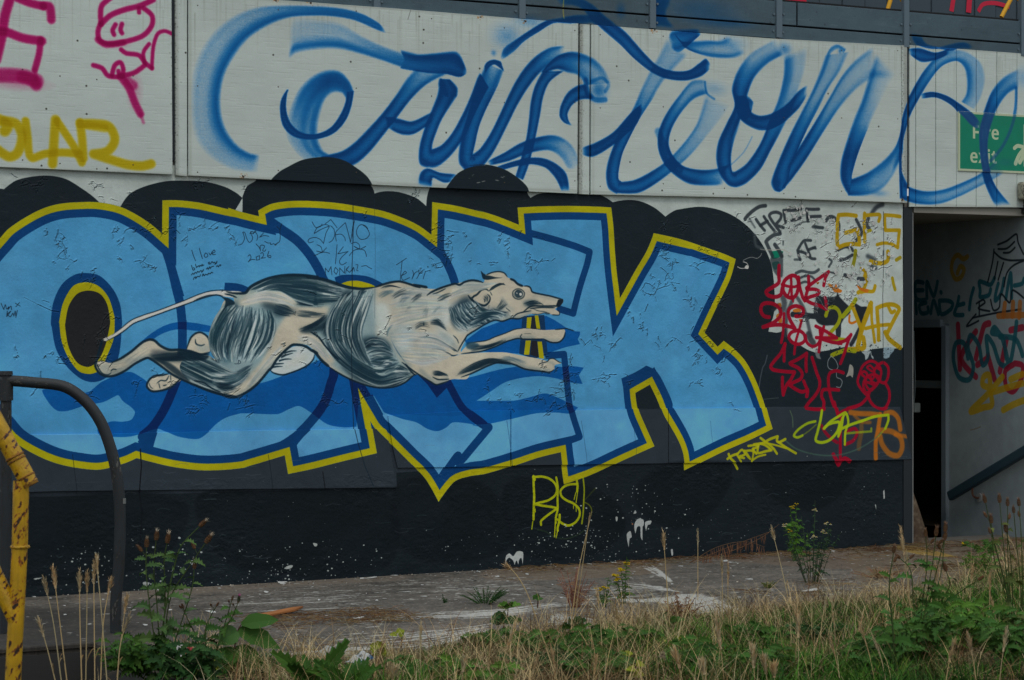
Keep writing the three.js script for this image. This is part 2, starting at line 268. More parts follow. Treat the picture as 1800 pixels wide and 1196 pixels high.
  K1('8590,2217 8532,2281 8500,2327 8520,2347 8561,2353 8596,2339 8590,2307 8549,2267! 8579,2258 8617,2249'); K1('8634,2286 8623,2328 8617,2367! 8684,2369 8758,2378'); K1('8684,2300 8720,2308 8755,2319'); K1('8818,2298 8812,2342 8806,2382! 8857,2381 8910,2384'); K1('8821,2328 8874,2332 8925,2335'); S.line('8708,2256 8755,2282 8797,2293 8833,2294', 3, SPRAYBLACK, { a: 0.7, blur: 0.6 });
  K1('8590,2207 8532,2193 8485,2163 8473,2148! 8497,2104 8526,2051', 6.5, 0.85); K1('8546,2130 8579,2091 8602,2053', 7); K1('8845,2165 8791,2164 8767,2144 8732,2094! 8744,2055 8755,2031', 4.8); K1('8744,2087 8797,2076 8845,2042 8880,2038', 4.8); K1('8797,2145 8815,2106 8839,2057', 4.8); K1('8827,2101 8880,2119', 4.8); K1('8708,2030 8761,2031', 4, 0.7);
  K1('8874,2265 8910,2258 8946,2257', 5, 0.7); K1('8720,1936 8767,1952 8827,1943 8874,1944 8910,1964', 5, 0.8); K1('8750,1902 8797,1918 8851,1914 8880,1889', 4, 0.8); K1('8761,1868 8797,1878 8839,1869', 4, 0.8); K1('8614,2156 8614,2131', 3, 0.7);
  K1('8972,2305 8998,2332 9040,2328 9078,2289 9078,2246', 6); K1('9227,2319 9253,2277 9273,2229 9247,2192 9221,2170', 6); K1('9075,2103 9130,2125 9182,2121 9198,2100', 5); K1('9091,2032 9143,2046 9195,2071', 5.4); K1('9331,2332 9315,2284 9335,2263', 7, 0.85); K1('8860,2260 8905,2256 8943,2254', 5, 0.75); K1('8860,2115 8886,2110', 4, 0.8); K1('8998,2038 9020,2023 8995,1985', 4, 0.8); K1('9130,1929 9182,1919', 6.5, 0.9); K1('9247,1904 9305,1904', 7, 0.9); K1('9007,1948 9046,1941', 3, 0.8);
  S.line('9456,2432 9410,2415 9377,2387 9358,2360', 9, SPRAYBLACK, { a: 0.85, blur: 1.6 }); S.line('9325,2065 9364,2050 9390,2034', 9, SPRAYBLACK, { a: 0.8, blur: 1.8 }); S.line('9358,1996 9397,1981', 8, SPRAYBLACK, { a: 0.8, blur: 1.6 }); S.line('9463,2105 9463,2073', 3, SPRAYBLACK, { a: 0.8, blur: 1 });
  // gold writing
  const Gd = (s, w = 6.6, c = GOLD) => S.line(s, w * 1.25, c, { blur: 0.35, a: 0.95 });
  Gd('9227,2346 9149,2352 9078,2347! 9068,2299 9065,2220 9065,2161 9072,2119! 9130,2141 9195,2148 9253,2144! 9250,2197 9234,2245'); Gd('9136,2224 9188,2238 9240,2250'); Gd('9299,2364 9295,2294 9299,2225 9299,2166', 6.4); Gd('9312,2351 9371,2357 9430,2356 9420,2313', 6); Gd('9608,2350 9535,2356 9473,2357! 9473,2304 9479,2250! 9542,2252 9602,2253! 9595,2204 9588,2140', 6); Gd('9407,2147 9463,2159 9529,2155 9588,2129', 5.4); Gd('9312,2236 9351,2247', 5, [122, 114, 12]);
  Gd('9351,2028 9397,2018 9463,2019 9502,2041 9502,2100', 7); Gd('9575,2042 9608,2059', 6, [128, 112, 8]); Gd('9221,2100 9214,2047 9201,1999', 6.6, [112, 110, 12]); Gd('9273,1979 9305,1953 9312,1910', 5.4); Gd('9539,1913 9549,1870 9562,1832', 5.6, [134, 116, 4]); Gd('9322,1904 9295,1839 9243,1807 9308,1818 9374,1819 9390,1856', 6); Gd('9308,1952 9295,1925', 4); 
  S.fill('8982,1868 9023,1863 9056,1866 9075,1837 9107,1821 9094,1805 9043,1810 9023,1831 8998,1847', ORANGE); S.fill('9230,1865 9269,1844 9335,1829 9322,1807 9256,1828', ORANGE); S.fill('8556,1641 8594,1662 8606,1599 8581,1594', ORANGE, { a: 0.9 }); S.fill('8694,1683 8745,1694 8764,1673 8707,1667', ORANGE, { a: 0.9 }); S.fill('8569,1724 8594,1730 8600,1703 8575,1703', ORANGE, { a: 0.8 }); S.fill('8891,1874 8916,1877 8904,1861', ORANGE); S.fill('8748,1620 8776,1615 8757,1599', ORANGE); S.line('9172,1646 9169,1604 9191,1593 9224,1604', 5, ORANGE);
  // 29 AE in lime over gold
  const L2 = [122, 126, 12];
  Gd('8972,1645 8991,1688 9036,1704 9075,1683 9091,1641 9075,1593 9036,1550 9004,1518 9017,1487 9075,1481 9126,1476', 6.4, L2); Gd('9114,1641 9152,1678 9191,1716 9224,1759', 7.5, L2); Gd('9191,1721 9217,1668 9250,1599 9276,1540', 7, [138, 112, 4]); Gd('9354,1733 9328,1669 9289,1583 9263,1508 9243,1433', 9, [140, 114, 4]); Gd('9361,1711 9361,1626 9374,1540 9387,1460', 5.4, [140, 114, 4]); Gd('9308,1556 9361,1567 9427,1578 9512,1584', 6, [140, 114, 4]);
  Gd('9420,1476 9420,1551 9413,1626 9407,1701! 9479,1723 9552,1724 9598,1697 9572,1648 9532,1584 9492,1519', 7, [142, 116, 4]); Gd('9506,1712 9532,1670 9559,1681', 6, [142, 116, 4]); Gd('9479,1530 9506,1487 9559,1449 9605,1422', 8, [142, 116, 4]); Gd('9289,1492 9295,1423 9230,1412 9152,1407', 8, [138, 112, 4]); Gd('9023,1370 9088,1391 9152,1407 9217,1396', 7, L2);
  // white scuffs and runs under the gold
  S.fill('9276,1391 9308,1396 9354,1396 9361,1369 9374,1358 9377,1342 9361,1353 9348,1385 9328,1348 9308,1337 9302,1369', [146, 156, 158], { a: 0.85, blur: 0.4 }); S.fill('9466,1420 9552,1420 9552,1401 9519,1369 9512,1353 9467,1346', [120, 140, 150], { a: 0.9, blur: 0.5 });
  S.flecks(...M('9525,1390'), 140, 110, 150, 1.1, [20, 27, 33]); S.flecks(...M('9101,1412'), 300, 60, 140, 1.1, [20, 27, 33], { stretch: 1.5 });
  S.fill('8881,1406 8913,1412 8919,1369 8929,1343 8894,1354', [120, 124, 124], { a: 0.7, blur: 0.6 });
  // flaking white on the black, small scratches
  S.line('8242,1974 8265,1964 8299,1965 8328,1970 8317,1999 8288,2008', 1.6, [170, 170, 166], { a: 0.8 }); S.fill('8299,1967 8311,1984 8331,1980 8325,1960', [176, 176, 172]); S.line('8288,2018 8322,2033 8357,2041 8398,2034 8427,2050 8438,2069', 1.1, [150, 152, 150], { a: 0.7 }); S.line('8427,2098 8462,2093 8532,2094 8602,2099 8649,2083 8679,2069', 1.5, [142, 140, 130], { a: 0.8 }); S.line('8380,2195 8392,2122 8450,2099', 6, [70, 76, 82], { a: 0.6, blur: 1.6 });
  S.line('8484,1371 8466,1313 8447,1287 8428,1215 8416,1147', 2, [84, 90, 96], { a: 0.6, blur: 0.5 }); S.line('9015,1364 8990,1332 8987,1295 9003,1274 9054,1268 9073,1289 9054,1332 9015,1364', 1.3, [150, 158, 160], { a: 0.7 }); S.line('9060,1247 9064,1215 9093,1204 9109,1183 9093,1146 9060,1149', 1.3, [150, 158, 160], { a: 0.7 }); S.fill('9173,1304 9202,1283 9198,1213 9177,1227 9143,1217 9160,1255', [122, 122, 116]); S.line('8453,1069 8578,1078', 1, [80, 86, 90], { a: 0.6 });
  S.fill('8563,606 8579,611 8585,580 8560,562', [130, 122, 116]); S.line('8557,549 8541,513 8529,472', 1.8, [110, 106, 104], { a: 0.8, taper: [0, 1] });
  // ---- lower paint: smooth boards, then a rough dark plinth with big round blots of black
  S.fill('2553,568! 4582,558! 5705,554! 5700,643! 6524,666! 7202,652! 7817,647! 9161,636! 9738,616! 9890,614! 9890,-604! 2244,-147!', PLINTH);
  S.fill('2553,930! 3199,933! 4582,930! 5400,920! 5626,1010! 6108,992! 6226,1022! 7002,1016! 7801,1013! 8549,1017! 9606,1002! 9738,628! 9161,636! 7801,647! 7202,652! 6524,666! 5700,641! 5705,554! 4582,553! 2553,568!', BAND);
  const blot = (s) => S.fill(s, [8, 14, 19], { a: 0.62, blur: 2.2 });
  blot('7670,651 8170,643 8197,530 8130,408 8037,309 7866,215 7670,222 7477,329 7439,496'); blot('8359,616 9218,629 9204,524 9091,388 8880,291 8672,310 8494,407 8386,524'); blot('4401,545 4875,558 5556,537 5712,396 5673,76 5325,0 4949,33 4582,126 4409,339'); blot('5712,575 6188,597 6432,444 6514,148 6188,53 5869,85 5673,255'); blot('6473,552 6932,557 7274,416 7360,225 7145,65 6763,45 6514,148'); blot('3003,557 3532,566 4047,570 4330,479 4223,211 3874,75 3465,45 3003,101');
  // ---- the letters
  const body = S.layer(); S.fill(LETTERS, FACE);
  { const gg = S.g; gg.save(); S.trace(smooth(LETTERS, true)); gg.closePath(); gg.clip();
    // paint on the smooth boards reads a little lighter than on the peeling render above
    S.fill('2553,930! 3199,929! 3738,923! 4764,922! 5400,920! 5626,1010! 6108,990! 6226,1022! 7002,1016! 7801,1013! 8604,1010! 8604,175! 2244,-115!', FACE2, { blur: 0.3 });
    S.trace(smooth(LETTERS, true)); gg.closePath(); gg.lineJoin = 'miter'; gg.strokeStyle = css(EDGE); gg.lineWidth = 50 * S.k; gg.stroke(); gg.restore(); }
  { const gg = S.g, r = S.r; gg.save(); S.trace(smooth(LETTERS, true)); gg.closePath(); gg.clip(); gg.lineJoin = 'miter';
    for (let i = 0; i < 420; i++) { const u = 2900 + r() * 5900, v = 620 + r() * 1560, w = 40 + r() * 190; if (u < S.u0 - 300 || u > S.u1 + 300) continue; const c = r() < 0.5 ? [44, 106, 150] : [84, 146, 186], gr = gg.createRadialGradient(S.X(u), S.Y(v), 0, S.X(u), S.Y(v), w * S.s); gr.addColorStop(0, css(c, 0.16)); gr.addColorStop(1, css(c, 0)); gg.fillStyle = gr; gg.fillRect(S.X(u - w), S.Y(v + w), 2 * w * S.s, 2 * w * S.s); }
    gg.strokeStyle = css(EDGE); gg.lineWidth = 50 * S.k; S.trace(smooth(LETTERS, true)); gg.closePath(); gg.stroke(); gg.restore(); }
  const D = (s, w = 15.5) => S.line(s, w, EDGE, { blur: 0.2 });
  D('4165,2077! 4205,1976 4231,1891 4258,1780 4282,1687 4294,1584 4295,1587 4295,1416 4282,1297 4231,1161 4178,1051 4112,958 4042,900'); S.fill('4165,2111! 4218,2112! 4258,2079! 4249,1925! 4307,1738! 4262,1738! 4183,1992!', EDGE); S.fill('4147,957! 4125,890! 4110,839! 4042,798! 4015,875!', EDGE);
  D('4848,2204! 4931,2150 5025,2091 5100,2017 5157,1939 5204,1852 5252,1747 5277,1273 5255,1201 5224,1109 5172,1027 5067,918 4958,842 4849,793', 17); S.fill('4811,2230! 4885,2232! 4866,2161! 4969,2129! 4894,2127!', EDGE); S.fill('5111,926! 5007,810! 5018,738! 4947,745! 4936,847!', EDGE);
  D('5983,2097! 6013,2025 6058,1953 6093,1881 6123,1791', 16); S.fill('5953,2150! 6013,2152! 6013,2034! 5983,2024!', EDGE); D('6053,1215! 6141,1066 6217,990 6310,925 6178,1023 6285,952 6332,912!', 14); D('6344,914! 6249,814 6131,695 6123,738 6017,608!', 15); S.fill('5843,1259! 5913,1195! 5980,1108! 6064,1183! 6082,1225! 6029,1279!', EDGE);
  S.fill('5280,1862! 5328,1878 5424,1881 5521,1867 5613,1826! 5569,1785! 5309,1782!', EDGE); S.fill('5326,1825! 5376,1841 5443,1843 5521,1825 5561,1807! 5482,1798 5385,1810', YEL);
  S.fill('4564,1822! 4622,1820 4674,1811 4720,1792! 4705,1760! 4560,1769!', EDGE);
  D('6599,2178! 6661,2164 6829,2128 6988,2087 7089,2053! 7068,1969 7014,1818 6966,1650! 6866,1677', 13); S.fill('5424,1106! 5537,1134! 5609,1010! 5569,928! 5445,920!', EDGE);
  D('6779,1373! 6896,1382! 6917,1219 6937,1066 6958,979 7008,842! 6890,806', 13); D('6915,806! 6940,718 6952,642', 12);
  { const gg = S.g; gg.save(); S.trace(smooth(LETTERS, true)); gg.closePath(); gg.clip(); S.fill('7328,1221! 7430,1259 7519,1305! 7597,1269 7661,1179 7726,1034 7648,990! 7379,994!', EDGE); gg.restore(); }
  // the counter of the first letter
  S.fill('3495,1568 3508,1689 3559,1798 3635,1857 3712,1868 3790,1851 3867,1776 3911,1684 3924,1569 3921,1552 3911,1426 3876,1299 3807,1241 3738,1227 3669,1250 3584,1326 3525,1426 3500,1551', EDGE);
  S.fill('3542,1568 3567,1690 3627,1790 3704,1814 3781,1792 3841,1725 3874,1625 3878,1594 3872,1485 3833,1384 3790,1300 3729,1275 3661,1292 3601,1368 3559,1468 3544,1584', YEL);
  S.fill('3580,1568 3601,1673 3652,1745 3721,1765 3790,1746 3833,1683 3850,1591 3850,1569 3824,1451 3781,1359 3721,1317 3652,1342 3601,1434 3580,1551', [27, 29, 31]);
  // the runner's painted shadow, a glaze of deep blue over everything it crosses
  const Sh = S.layer(); const GL = [8, 144, 200];
  for (const s of ['3449,1186 3704,1166 3807,1232 3963,1286 4050,1247 4103,1213 4316,1262 4764,1207 5344,1386 5855,1269 6310,1394 6108,1225 6464,1292 6706,1317 6878,1300 6952,1305 7045,1294! 7008,1245! 7036,1187! 6952,1197 6878,1217 6731,1240 6585,1230 6464,1201 6344,1133 6261,1086! 6524,1084 6633,1102 6755,1128 6853,1100 6952,1055 7004,1033! 6940,996 6829,1003 6682,999 6500,965 6344,937 6226,932 6310,914 6205,940 6088,950 6041,919 5982,897 5913,911 5832,955 5740,977 5643,1010! 5614,1021! 5546,1126! 5524,1126! 5445,1106! 5428,935! 5344,932 5232,954 5122,1028 5045,1068 4980,1051 4904,1021 4688,1029 4582,1024 4678,1033 4587,1010 4523,977 4451,916 4388,880 4271,895 4183,931 4138,945 4050,921 3963,902 3876,902 3781,914! 3772,947! 3850,992 3928,991 3980,1003 4002,1045 3980,1075 3928,1113 3902,1147 3876,1139 3807,1108 3704,1091 3601,1061 3533,1062 3478,1115',
    '3998,1425! 4085,1502 4183,1560 4280,1583 4388,1575 4496,1555! 4496,1519! 4361,1532 4262,1538 4165,1510 4094,1463 4050,1417', '6178,1469! 6297,1549! 6462,1603! 6598,1617! 6767,1632! 6828,1605! 6910,1557! 6968,1533! 7016,1530! 7016,1510! 6999,1482! 7016,1448! 6906,1428! 6813,1400! 6767,1380! 6371,1395! 6222,1409!']) S.fill(s, [255, 0, 0]);
  { const mask = S.g; S.g = Sh.old; const gg = S.g; mask.globalCompositeOperation = 'source-in'; mask.fillStyle = css(GL); mask.fillRect(0, 0, S.W, S.H); gg.save(); gg.globalCompositeOperation = 'multiply'; gg.drawImage(Sh.c, 0, 0); gg.restore(); }
  S.fill('6591,1631! 6751,1638! 6776,1379! 6675,1353! 6568,1387!', [10, 44, 78]); for (const s of ['6625,1621! 6659,1624! 6650,1548! 6620,1553!', '6681,1635! 6707,1635! 6722,1547! 6694,1550!', '6615,1472! 6653,1472! 6640,1379! 6603,1381!', '6701,1465! 6733,1465! 6749,1353! 6713,1357!']) S.fill(s, YEL);
  S.fill('6663,1631! 6678,1631! 6696,1543! 6650,1546!', [26, 30, 40]); S.fill('6659,1472! 6698,1469! 6709,1360! 6648,1381!', [26, 28, 36]);
  // yellow edge line on top, kept inside the outline
  { const gg = S.g; gg.save(); S.trace(smooth(LETTERS, true)); gg.closePath(); gg.clip(); S.trace(smooth(LETTERS, true)); gg.closePath(); gg.lineJoin = 'miter'; gg.filter = `blur(${(0.35 * S.k).toFixed(2)}px)`; gg.strokeStyle = css(YEL); gg.lineWidth = 23 * S.k; gg.stroke(); gg.filter = 'none'; gg.globalAlpha = 0.28; gg.strokeStyle = css([120, 130, 10]); gg.lineWidth = 1.2 * S.k; gg.save(); gg.translate(0, 6.5 * S.k); S.trace(smooth(LETTERS, true)); gg.stroke(); gg.restore(); gg.restore(); }
  S.merge(body);
  paintRunner(S);
  // overspray halo of the yellow on the plinth
  // ---- pens
  const pen = (s, w = 1.2, c = [14, 30, 44], a = 0.88) => S.line(s, w, c, { a });
  pen('4650,2051 4674,2060 4689,2089 4684,2117 4678,2129 4691,2129 4704,2093 4721,2069 4738,2082 4740,2106 4725,2130 4738,2136'); pen('4742,2134 4764,2127 4775,2103 4768,2082'); pen('4749,2130 4764,2137'); pen('4811,2128! 4787,2101! 4815,2112 4846,2108'); pen('4898,2170 4919,2150! 4930,2187! 4919,2146 4921,2106 4915,2077 4889,2060'); pen('4820,2077 4841,2067 4859,2068 4859,2058 4880,2064 4889,2054 4902,2069');
  pen('4764,2060 4785,2038 4794,2018! 4790,2046 4802,2054 4820,2047 4807,2022 4820,2016 4828,2027'); pen('4712,1984 4725,1994 4732,1976 4714,1950! 4734,1964 4759,1964'); pen('4766,1981! 4787,1989! 4787,1965! 4768,1961! 4766,1981!'); pen('4794,2002 4807,2008 4813,1990 4796,1973! 4826,1978!'); pen('4848,2017 4839,1986 4859,1978 4859,1991 4841,1988');
  pen('4355,2014 4365,1982 4378,1952', 1.3); pen('4402,2027 4411,1995 4422,1965', 1.3); pen('4441,1999 4432,1983 4441,1973 4455,1980 4451,1995 4441,1999', 1.3); pen('4462,2000 4472,1988 4481,2006', 1.3); pen('4479,1996 4502,2008 4495,2018 4483,2004 4487,1990 4504,1992', 1.3);
  const note = (s) => S.line(s, 1.6, [14, 34, 48], { a: 0.9 });
  note('4353,1922 4363,1894 4374,1902 4365,1910'); note('4378,1930 4384,1910'); note('4388,1914 4397,1922 4401,1915 4407,1925 4413,1919 4420,1931 4420,1921 4430,1927'); note('4458,1939 4466,1944 4462,1933 4474,1936 4481,1948 4491,1940 4498,1944 4504,1936 4514,1950 4508,1936 4500,1932'); note('4353,1866 4361,1876 4367,1870 4376,1882 4384,1876 4392,1888 4399,1882 4411,1893 4420,1887 4428,1899 4424,1889 4416,1883'); note('4447,1903 4455,1911 4458,1901 4468,1916 4470,1906 4479,1916 4493,1920'); note('4510,1918 4517,1924 4523,1916 4529,1927 4538,1929 4536,1923'); note('4365,1838 4369,1850 4380,1854 4378,1844 4392,1858 4403,1855 4409,1867'); note('4420,1859 4426,1873 4432,1861 4441,1871 4453,1867 4460,1877 4470,1873 4479,1884 4487,1880');
  pen('5131,2204 5155,2170 5186,2176 5197,2191'); pen('5249,2182 5192,2159 5144,2131! 5165,2168 5218,2189 5244,2179 5223,2135 5207,2071! 5186,2095 5155,2107 5118,2101 5103,2086 5113,2074 5139,2082'); pen('5218,2193 5255,2221! 5297,2171'); pen('5255,2182 5276,2161 5281,2126 5265,2092 5244,2079'); pen('5292,2088 5286,2131 5294,2151 5352,2204! 5371,2143 5387,2082! 5398,2144 5414,2218'); pen('5289,2127 5323,2132 5347,2113 5352,2091'); pen('5504,2171 5483,2190 5451,2192 5430,2164 5430,2130 5456,2103 5494,2109 5515,2136 5499,2171 5467,2194'); pen('5408,2208 5398,2149 5406,2090');
  pen('5144,1994 5192,2015 5218,2018 5247,2011'); pen('5163,2063 5189,2051 5199,2017! 5160,2024! 5197,2015! 5226,2045'); pen('5297,2066 5292,2004 5286,1946'); pen('5339,2054 5302,2009! 5371,2025! 5329,1990 5313,1961 5329,1941 5360,1957'); pen('5392,2075 5424,2083 5448,2066 5448,2042! 5411,2058 5448,2042 5491,2060'); pen('5379,1999 5408,2031 5446,2041 5483,2032 5496,1996');
  pen('5220,1876 5218,1920! 5239,1896! 5257,1930! 5263,1879'); pen('5286,1926! 5276,1899! 5292,1882! 5305,1907! 5286,1926!'); pen('5315,1877 5315,1922! 5347,1890! 5350,1932'); pen('5355,1888 5360,1917! 5376,1932! 5360,1912! 5382,1895! 5403,1920 5390,1903'); pen('5398,1893 5408,1928 5414,1903'); pen('5424,1943 5438,1943 5430,1908 5440,1906'); pen('5462,1934 5494,1939 5510,1929! 5531,1920');
  pen('5699,1947 5769,1990'); pen('5739,1972 5732,1913 5726,1848'); pen('5731,1878 5769,1898 5758,1908 5734,1873 5747,1851 5791,1869'); pen('5810,1914 5818,1894 5807,1859! 5829,1899 5846,1907'); pen('5851,1914 5857,1895 5840,1862! 5868,1905 5892,1920'); pen('5901,1910 5884,1860'); pen('5917,1939 5919,1937', 2);
  pen('3203,1687 3220,1650! 3228,1679 3236,1654 3249,1667 3244,1650 3261,1671 3265,1650'); pen('3286,1688 3315,1671'); pen('3311,1692 3290,1667'); pen('3240,1642 3236,1609! 3261,1642! 3239,1625! 3257,1609 3273,1630 3278,1613 3286,1642 3290,1613 3298,1646 3290,1605');
  pen('6952,1387 6940,1338 6952,1316', 1); pen('4626,1331 4648,1331 4652,1352 4666,1339 4652,1328', 1);
  // ---- red hand
  const Rd = (s, w = 6, a = 0.95) => S.line(s, w * 1.28, RED, { a, blur: 0.3 });
  Rd('8581,1986 8578,1923 8578,1871 8531,1839 8475,1807 8494,1781 8550,1771 8594,1787 8606,1829 8625,1882 8682,1919 8726,1909 8742,1857 8726,1794 8694,1767 8644,1777 8613,1819 8619,1861', 6.2); Rd('8603,1858 8657,1845 8713,1843 8751,1862', 4.4); Rd('8679,1909 8682,1846 8685,1783', 4.8); Rd('8675,1846 8663,1804 8650,1777', 3.4); Rd('8742,1909 8751,1846 8776,1773 8795,1747! 8808,1794 8827,1853 8824,1916', 5.8); Rd('8808,1834 8865,1874 8929,1912 8993,1950! 8968,1912 8952,1854', 5.6); Rd('8811,1826 8878,1827 8916,1811 8897,1790 8840,1774 8795,1757! 8846,1732 8923,1711 8974,1690! 8974,1732 8964,1769', 5.6); Rd('8694,1767 8697,1741', 3.4);
  Rd('8500,1632 8457,1640 8432,1676 8444,1718 8494,1729 8556,1714 8594,1677 8588,1635 8531,1593 8450,1564! 8531,1578 8613,1578 8713,1557! 8675,1610 8657,1657 8669,1693 8720,1710 8776,1694 8783,1663 8757,1642 8720,1639', 6); Rd('8622,1657 8619,1588 8613,1515 8600,1458', 5); Rd('8770,1610 8745,1536 8720,1463 8707,1379', 4.6); Rd('8726,1542 8682,1526 8663,1494 8694,1458 8751,1447 8795,1473 8789,1515 8745,1542 8713,1536', 5.6); Rd('8802,1505 8814,1458 8859,1431 8904,1447 8936,1505 8955,1568', 5); Rd('8923,1542 8929,1489 8920,1436 8913,1394', 5.6); Rd('8888,1571 8948,1547 9012,1516 9064,1489! 8980,1489 8891,1492', 5.4); Rd('8948,1479 9025,1460 9100,1452 9068,1455 9133,1471 9185,1513! 9159,1465 9126,1380 9094,1312', 5.6);
  S.fill('8910,1558! 8968,1537! 9057,1489! 9038,1452! 8936,1473! 8916,1505!', RED, { a: 0.25 });
  Rd('8631,1449 8625,1402 8622,1331', 5.4); Rd('8631,1449 8597,1386 8540,1329 8512,1292 8534,1271 8609,1260 8710,1254! 8678,1202 8641,1161 8616,1098! 8609,1161 8609,1218', 5.6); Rd('8808,1259 8805,1317 8811,1383! 8742,1344 8672,1315 8691,1302 8742,1281 8773,1244 8760,1207 8697,1181 8666,1166! 8723,1134 8773,1117 8818,1130! 8798,1164 8786,1191', 5.6); Rd('8818,1117 8811,1085', 6); Rd('8856,1354 8875,1301 8894,1248 8919,1190 8913,1137 8875,1085 8830,1043 8798,1004! 8868,995 8945,994! 8955,1041 8935,1084 8945,1126 8996,1131 9080,1127', 5.6); Rd('9119,1246 9060,1260 9009,1247 8993,1210 8996,1147 9015,1072 9041,1008 9067,955! 9099,976 9144,991 9160,997 9262,1023 9322,1072 9339,1106', 5.4);
  Rd('9331,1078 9279,1121 9241,1177 9254,1233 9288,1296 9356,1327 9417,1302 9443,1246 9417,1176 9365,1127 9313,1107 9288,1156 9313,1212 9382,1232 9434,1204 9399,1169 9356,1190 9348,1226', 4.6); Rd('9408,1295 9460,1316 9503,1281 9503,1217 9477,1175 9434,1183 9382,1246 9399,1281 9434,1267', 4.8); Rd('9296,1219 9271,1240 9296,1254 9322,1233 9305,1177 9339,1127 9382,1148 9356,1169 9296,1184', 4.4); Rd('9477,1175 9512,1119 9512,1048 9469,992 9399,1000 9348,1043 9331,1085', 5.2); Rd('9365,1254 9322,1282 9348,1296 9382,1261 9374,1204 9331,1212', 3.6);
  Rd('9041,1040 9066,942', 6.2); Rd('8923,882 8957,833 9007,790 9058,761', 5.4, 0.8); Rd('9092,935 9083,831 9083,733 9083,608', 5.6); Rd('9024,679 9075,604! 9117,649 9168,626', 6.4); Rd('9126,830 9202,856 9228,828 9194,773 9126,746', 5.6, 0.85);
  // orange
  const Or = (s, w = 9, a = 0.8) => S.line(s, w * 1.15, ORANGE, { a, blur: 1.0 });
  Or('9168,969 9245,960 9339,956 9425,947', 9); Or('9202,947 9262,904 9339,896', 6, 0.5); Or('9425,951 9408,853 9387,755 9387,642', 8.4, 0.9); Or('9262,897 9262,827 9245,758 9241,716', 9, 0.35); Or('9469,957 9529,963 9581,920 9599,842', 9); Or('9425,838 9521,829 9599,785 9616,714 9581,659 9503,675 9443,739 9425,796', 10, 0.75); Or('9555,807 9656,791', 7, 0.7);
  // lime
  const Li = (s, w = 5, a = 0.95) => S.line(s, w * 1.15, LIME, { a, blur: 0.5 });
  Li('8873,911 8806,898 8732,858 8694,817 8723,803 8765,816', 4.4, 0.9); S.line('8765,816 8823,849 8881,890', 2.4, LIME, { a: 0.45, blur: 0.6 }); Li('8928,986 8915,917 8890,834 8877,779 8932,764 8999,784 9058,838 9075,900 9033,901 8982,888 8944,861', 5.2); Li('8949,861 8991,902 9066,942 9126,969 9100,928 9075,859 9066,803! 9092,858 9109,942 9134,962 9151,899 9126,830 9122,746', 4.6); Li('9100,858 9177,885 9279,911 9382,937 9495,946! 9495,907 9469,851', 5); Li('9469,851 9408,796', 3, 0.5); Li('9134,823 9228,828 9348,833! 9348,854', 4, 0.6);
  S.line('8624,784 8707,728 8831,690 8957,673 9092,677 9245,716 9382,783 9434,824', 2.2, [60, 92, 74], { a: 0.7, blur: 0.8 }); S.line('8661,990 8682,941 8686,873', 1.6, [90, 120, 80], { a: 0.6, blur: 0.5 });
  const Fr = (s, w = 4) => S.line(s, w, [148, 148, 12], { a: 0.92, blur: 0.35 });
  Fr('8153,669 8189,689 8238,703', 5); Fr('8162,702 8177,673 8214,641 8241,599', 5); Fr('8226,698 8263,648', 4); Fr('8232,698 8269,728 8293,696 8244,682 8287,671', 4.4); Fr('8293,722 8337,664! 8318,680 8287,717! 8343,721 8386,699', 4.4); Fr('8321,753 8380,757 8398,746 8355,731! 8386,699', 4.6); Fr('8349,648 8361,695 8361,736', 4); Fr('8349,651 8398,678 8460,690', 4); Fr('8404,756 8398,704 8460,713 8510,720! 8460,755 8423,766', 5); Fr('8367,762 8442,771 8498,796 8560,813! 8554,784 8572,773 8623,793', 5.4); Fr('8420,805 8473,770 8523,733 8554,695', 5); Fr('8460,771 8547,753 8629,730', 3.6); Fr('8566,774 8629,736 8711,694', 5);
  const Pl = (s, w = 4.6, a = 0.95) => S.line(s, w, DULLYEL, { a });
  Pl('6672,592 6674,527 6677,463 6674,398 6672,312', 4.6); Pl('6672,588 6679,570', 6); Pl('6667,299 6660,250', 2); Pl('6674,586 6733,588 6791,572 6831,540 6846,501 6831,462 6782,433 6708,418 6679,411! 6733,400 6796,390 6850,379! 6787,342 6728,301 6728,275', 4.4); Pl('6841,579 6853,513 6850,444 6850,370 6838,323 6836,284', 4.2); Pl('6833,284 6826,194', 2.4); Pl('6865,335 6863,296 6850,253 6850,232', 4.6); Pl('6850,232 6838,187', 2.2); Pl('6850,305 6885,278 6934,263 6984,283 7014,325 7009,369 6969,405 6915,429 6880,456 6873,491 6905,521 6954,532 6994,531', 4.4); Pl('6991,570 6999,526 6996,483', 4.6); Pl('6986,475 6974,431', 1.8); Pl('6999,478 6989,409', 1.8); Pl('6989,387 6989,352', 1.6); Pl('6969,392 6969,371', 1.6); Pl('7041,575 7049,494 7046,420 7041,342 7031,272', 3, 0.8); S.line('7046,418 7084,454 7134,501', 1.5, DULLYEL, { a: 0.3, blur: 0.8 }); S.line('7049,411 7084,393 7104,362 7099,322', 2, DULLYEL, { a: 0.55, blur: 0.5 }); S.line('6699,246 6757,231 6826,194 6905,177 6979,192 7054,228', 1.6, [70, 90, 40], { a: 0.4, blur: 0.8 }); Pl('6684,380 6685,359', 1.8);
  // ---- splashes of white on the foot of the wall
  const spl = [146, 152, 150], W = (s, a = 0.95) => S.fill(s, spl, { a });
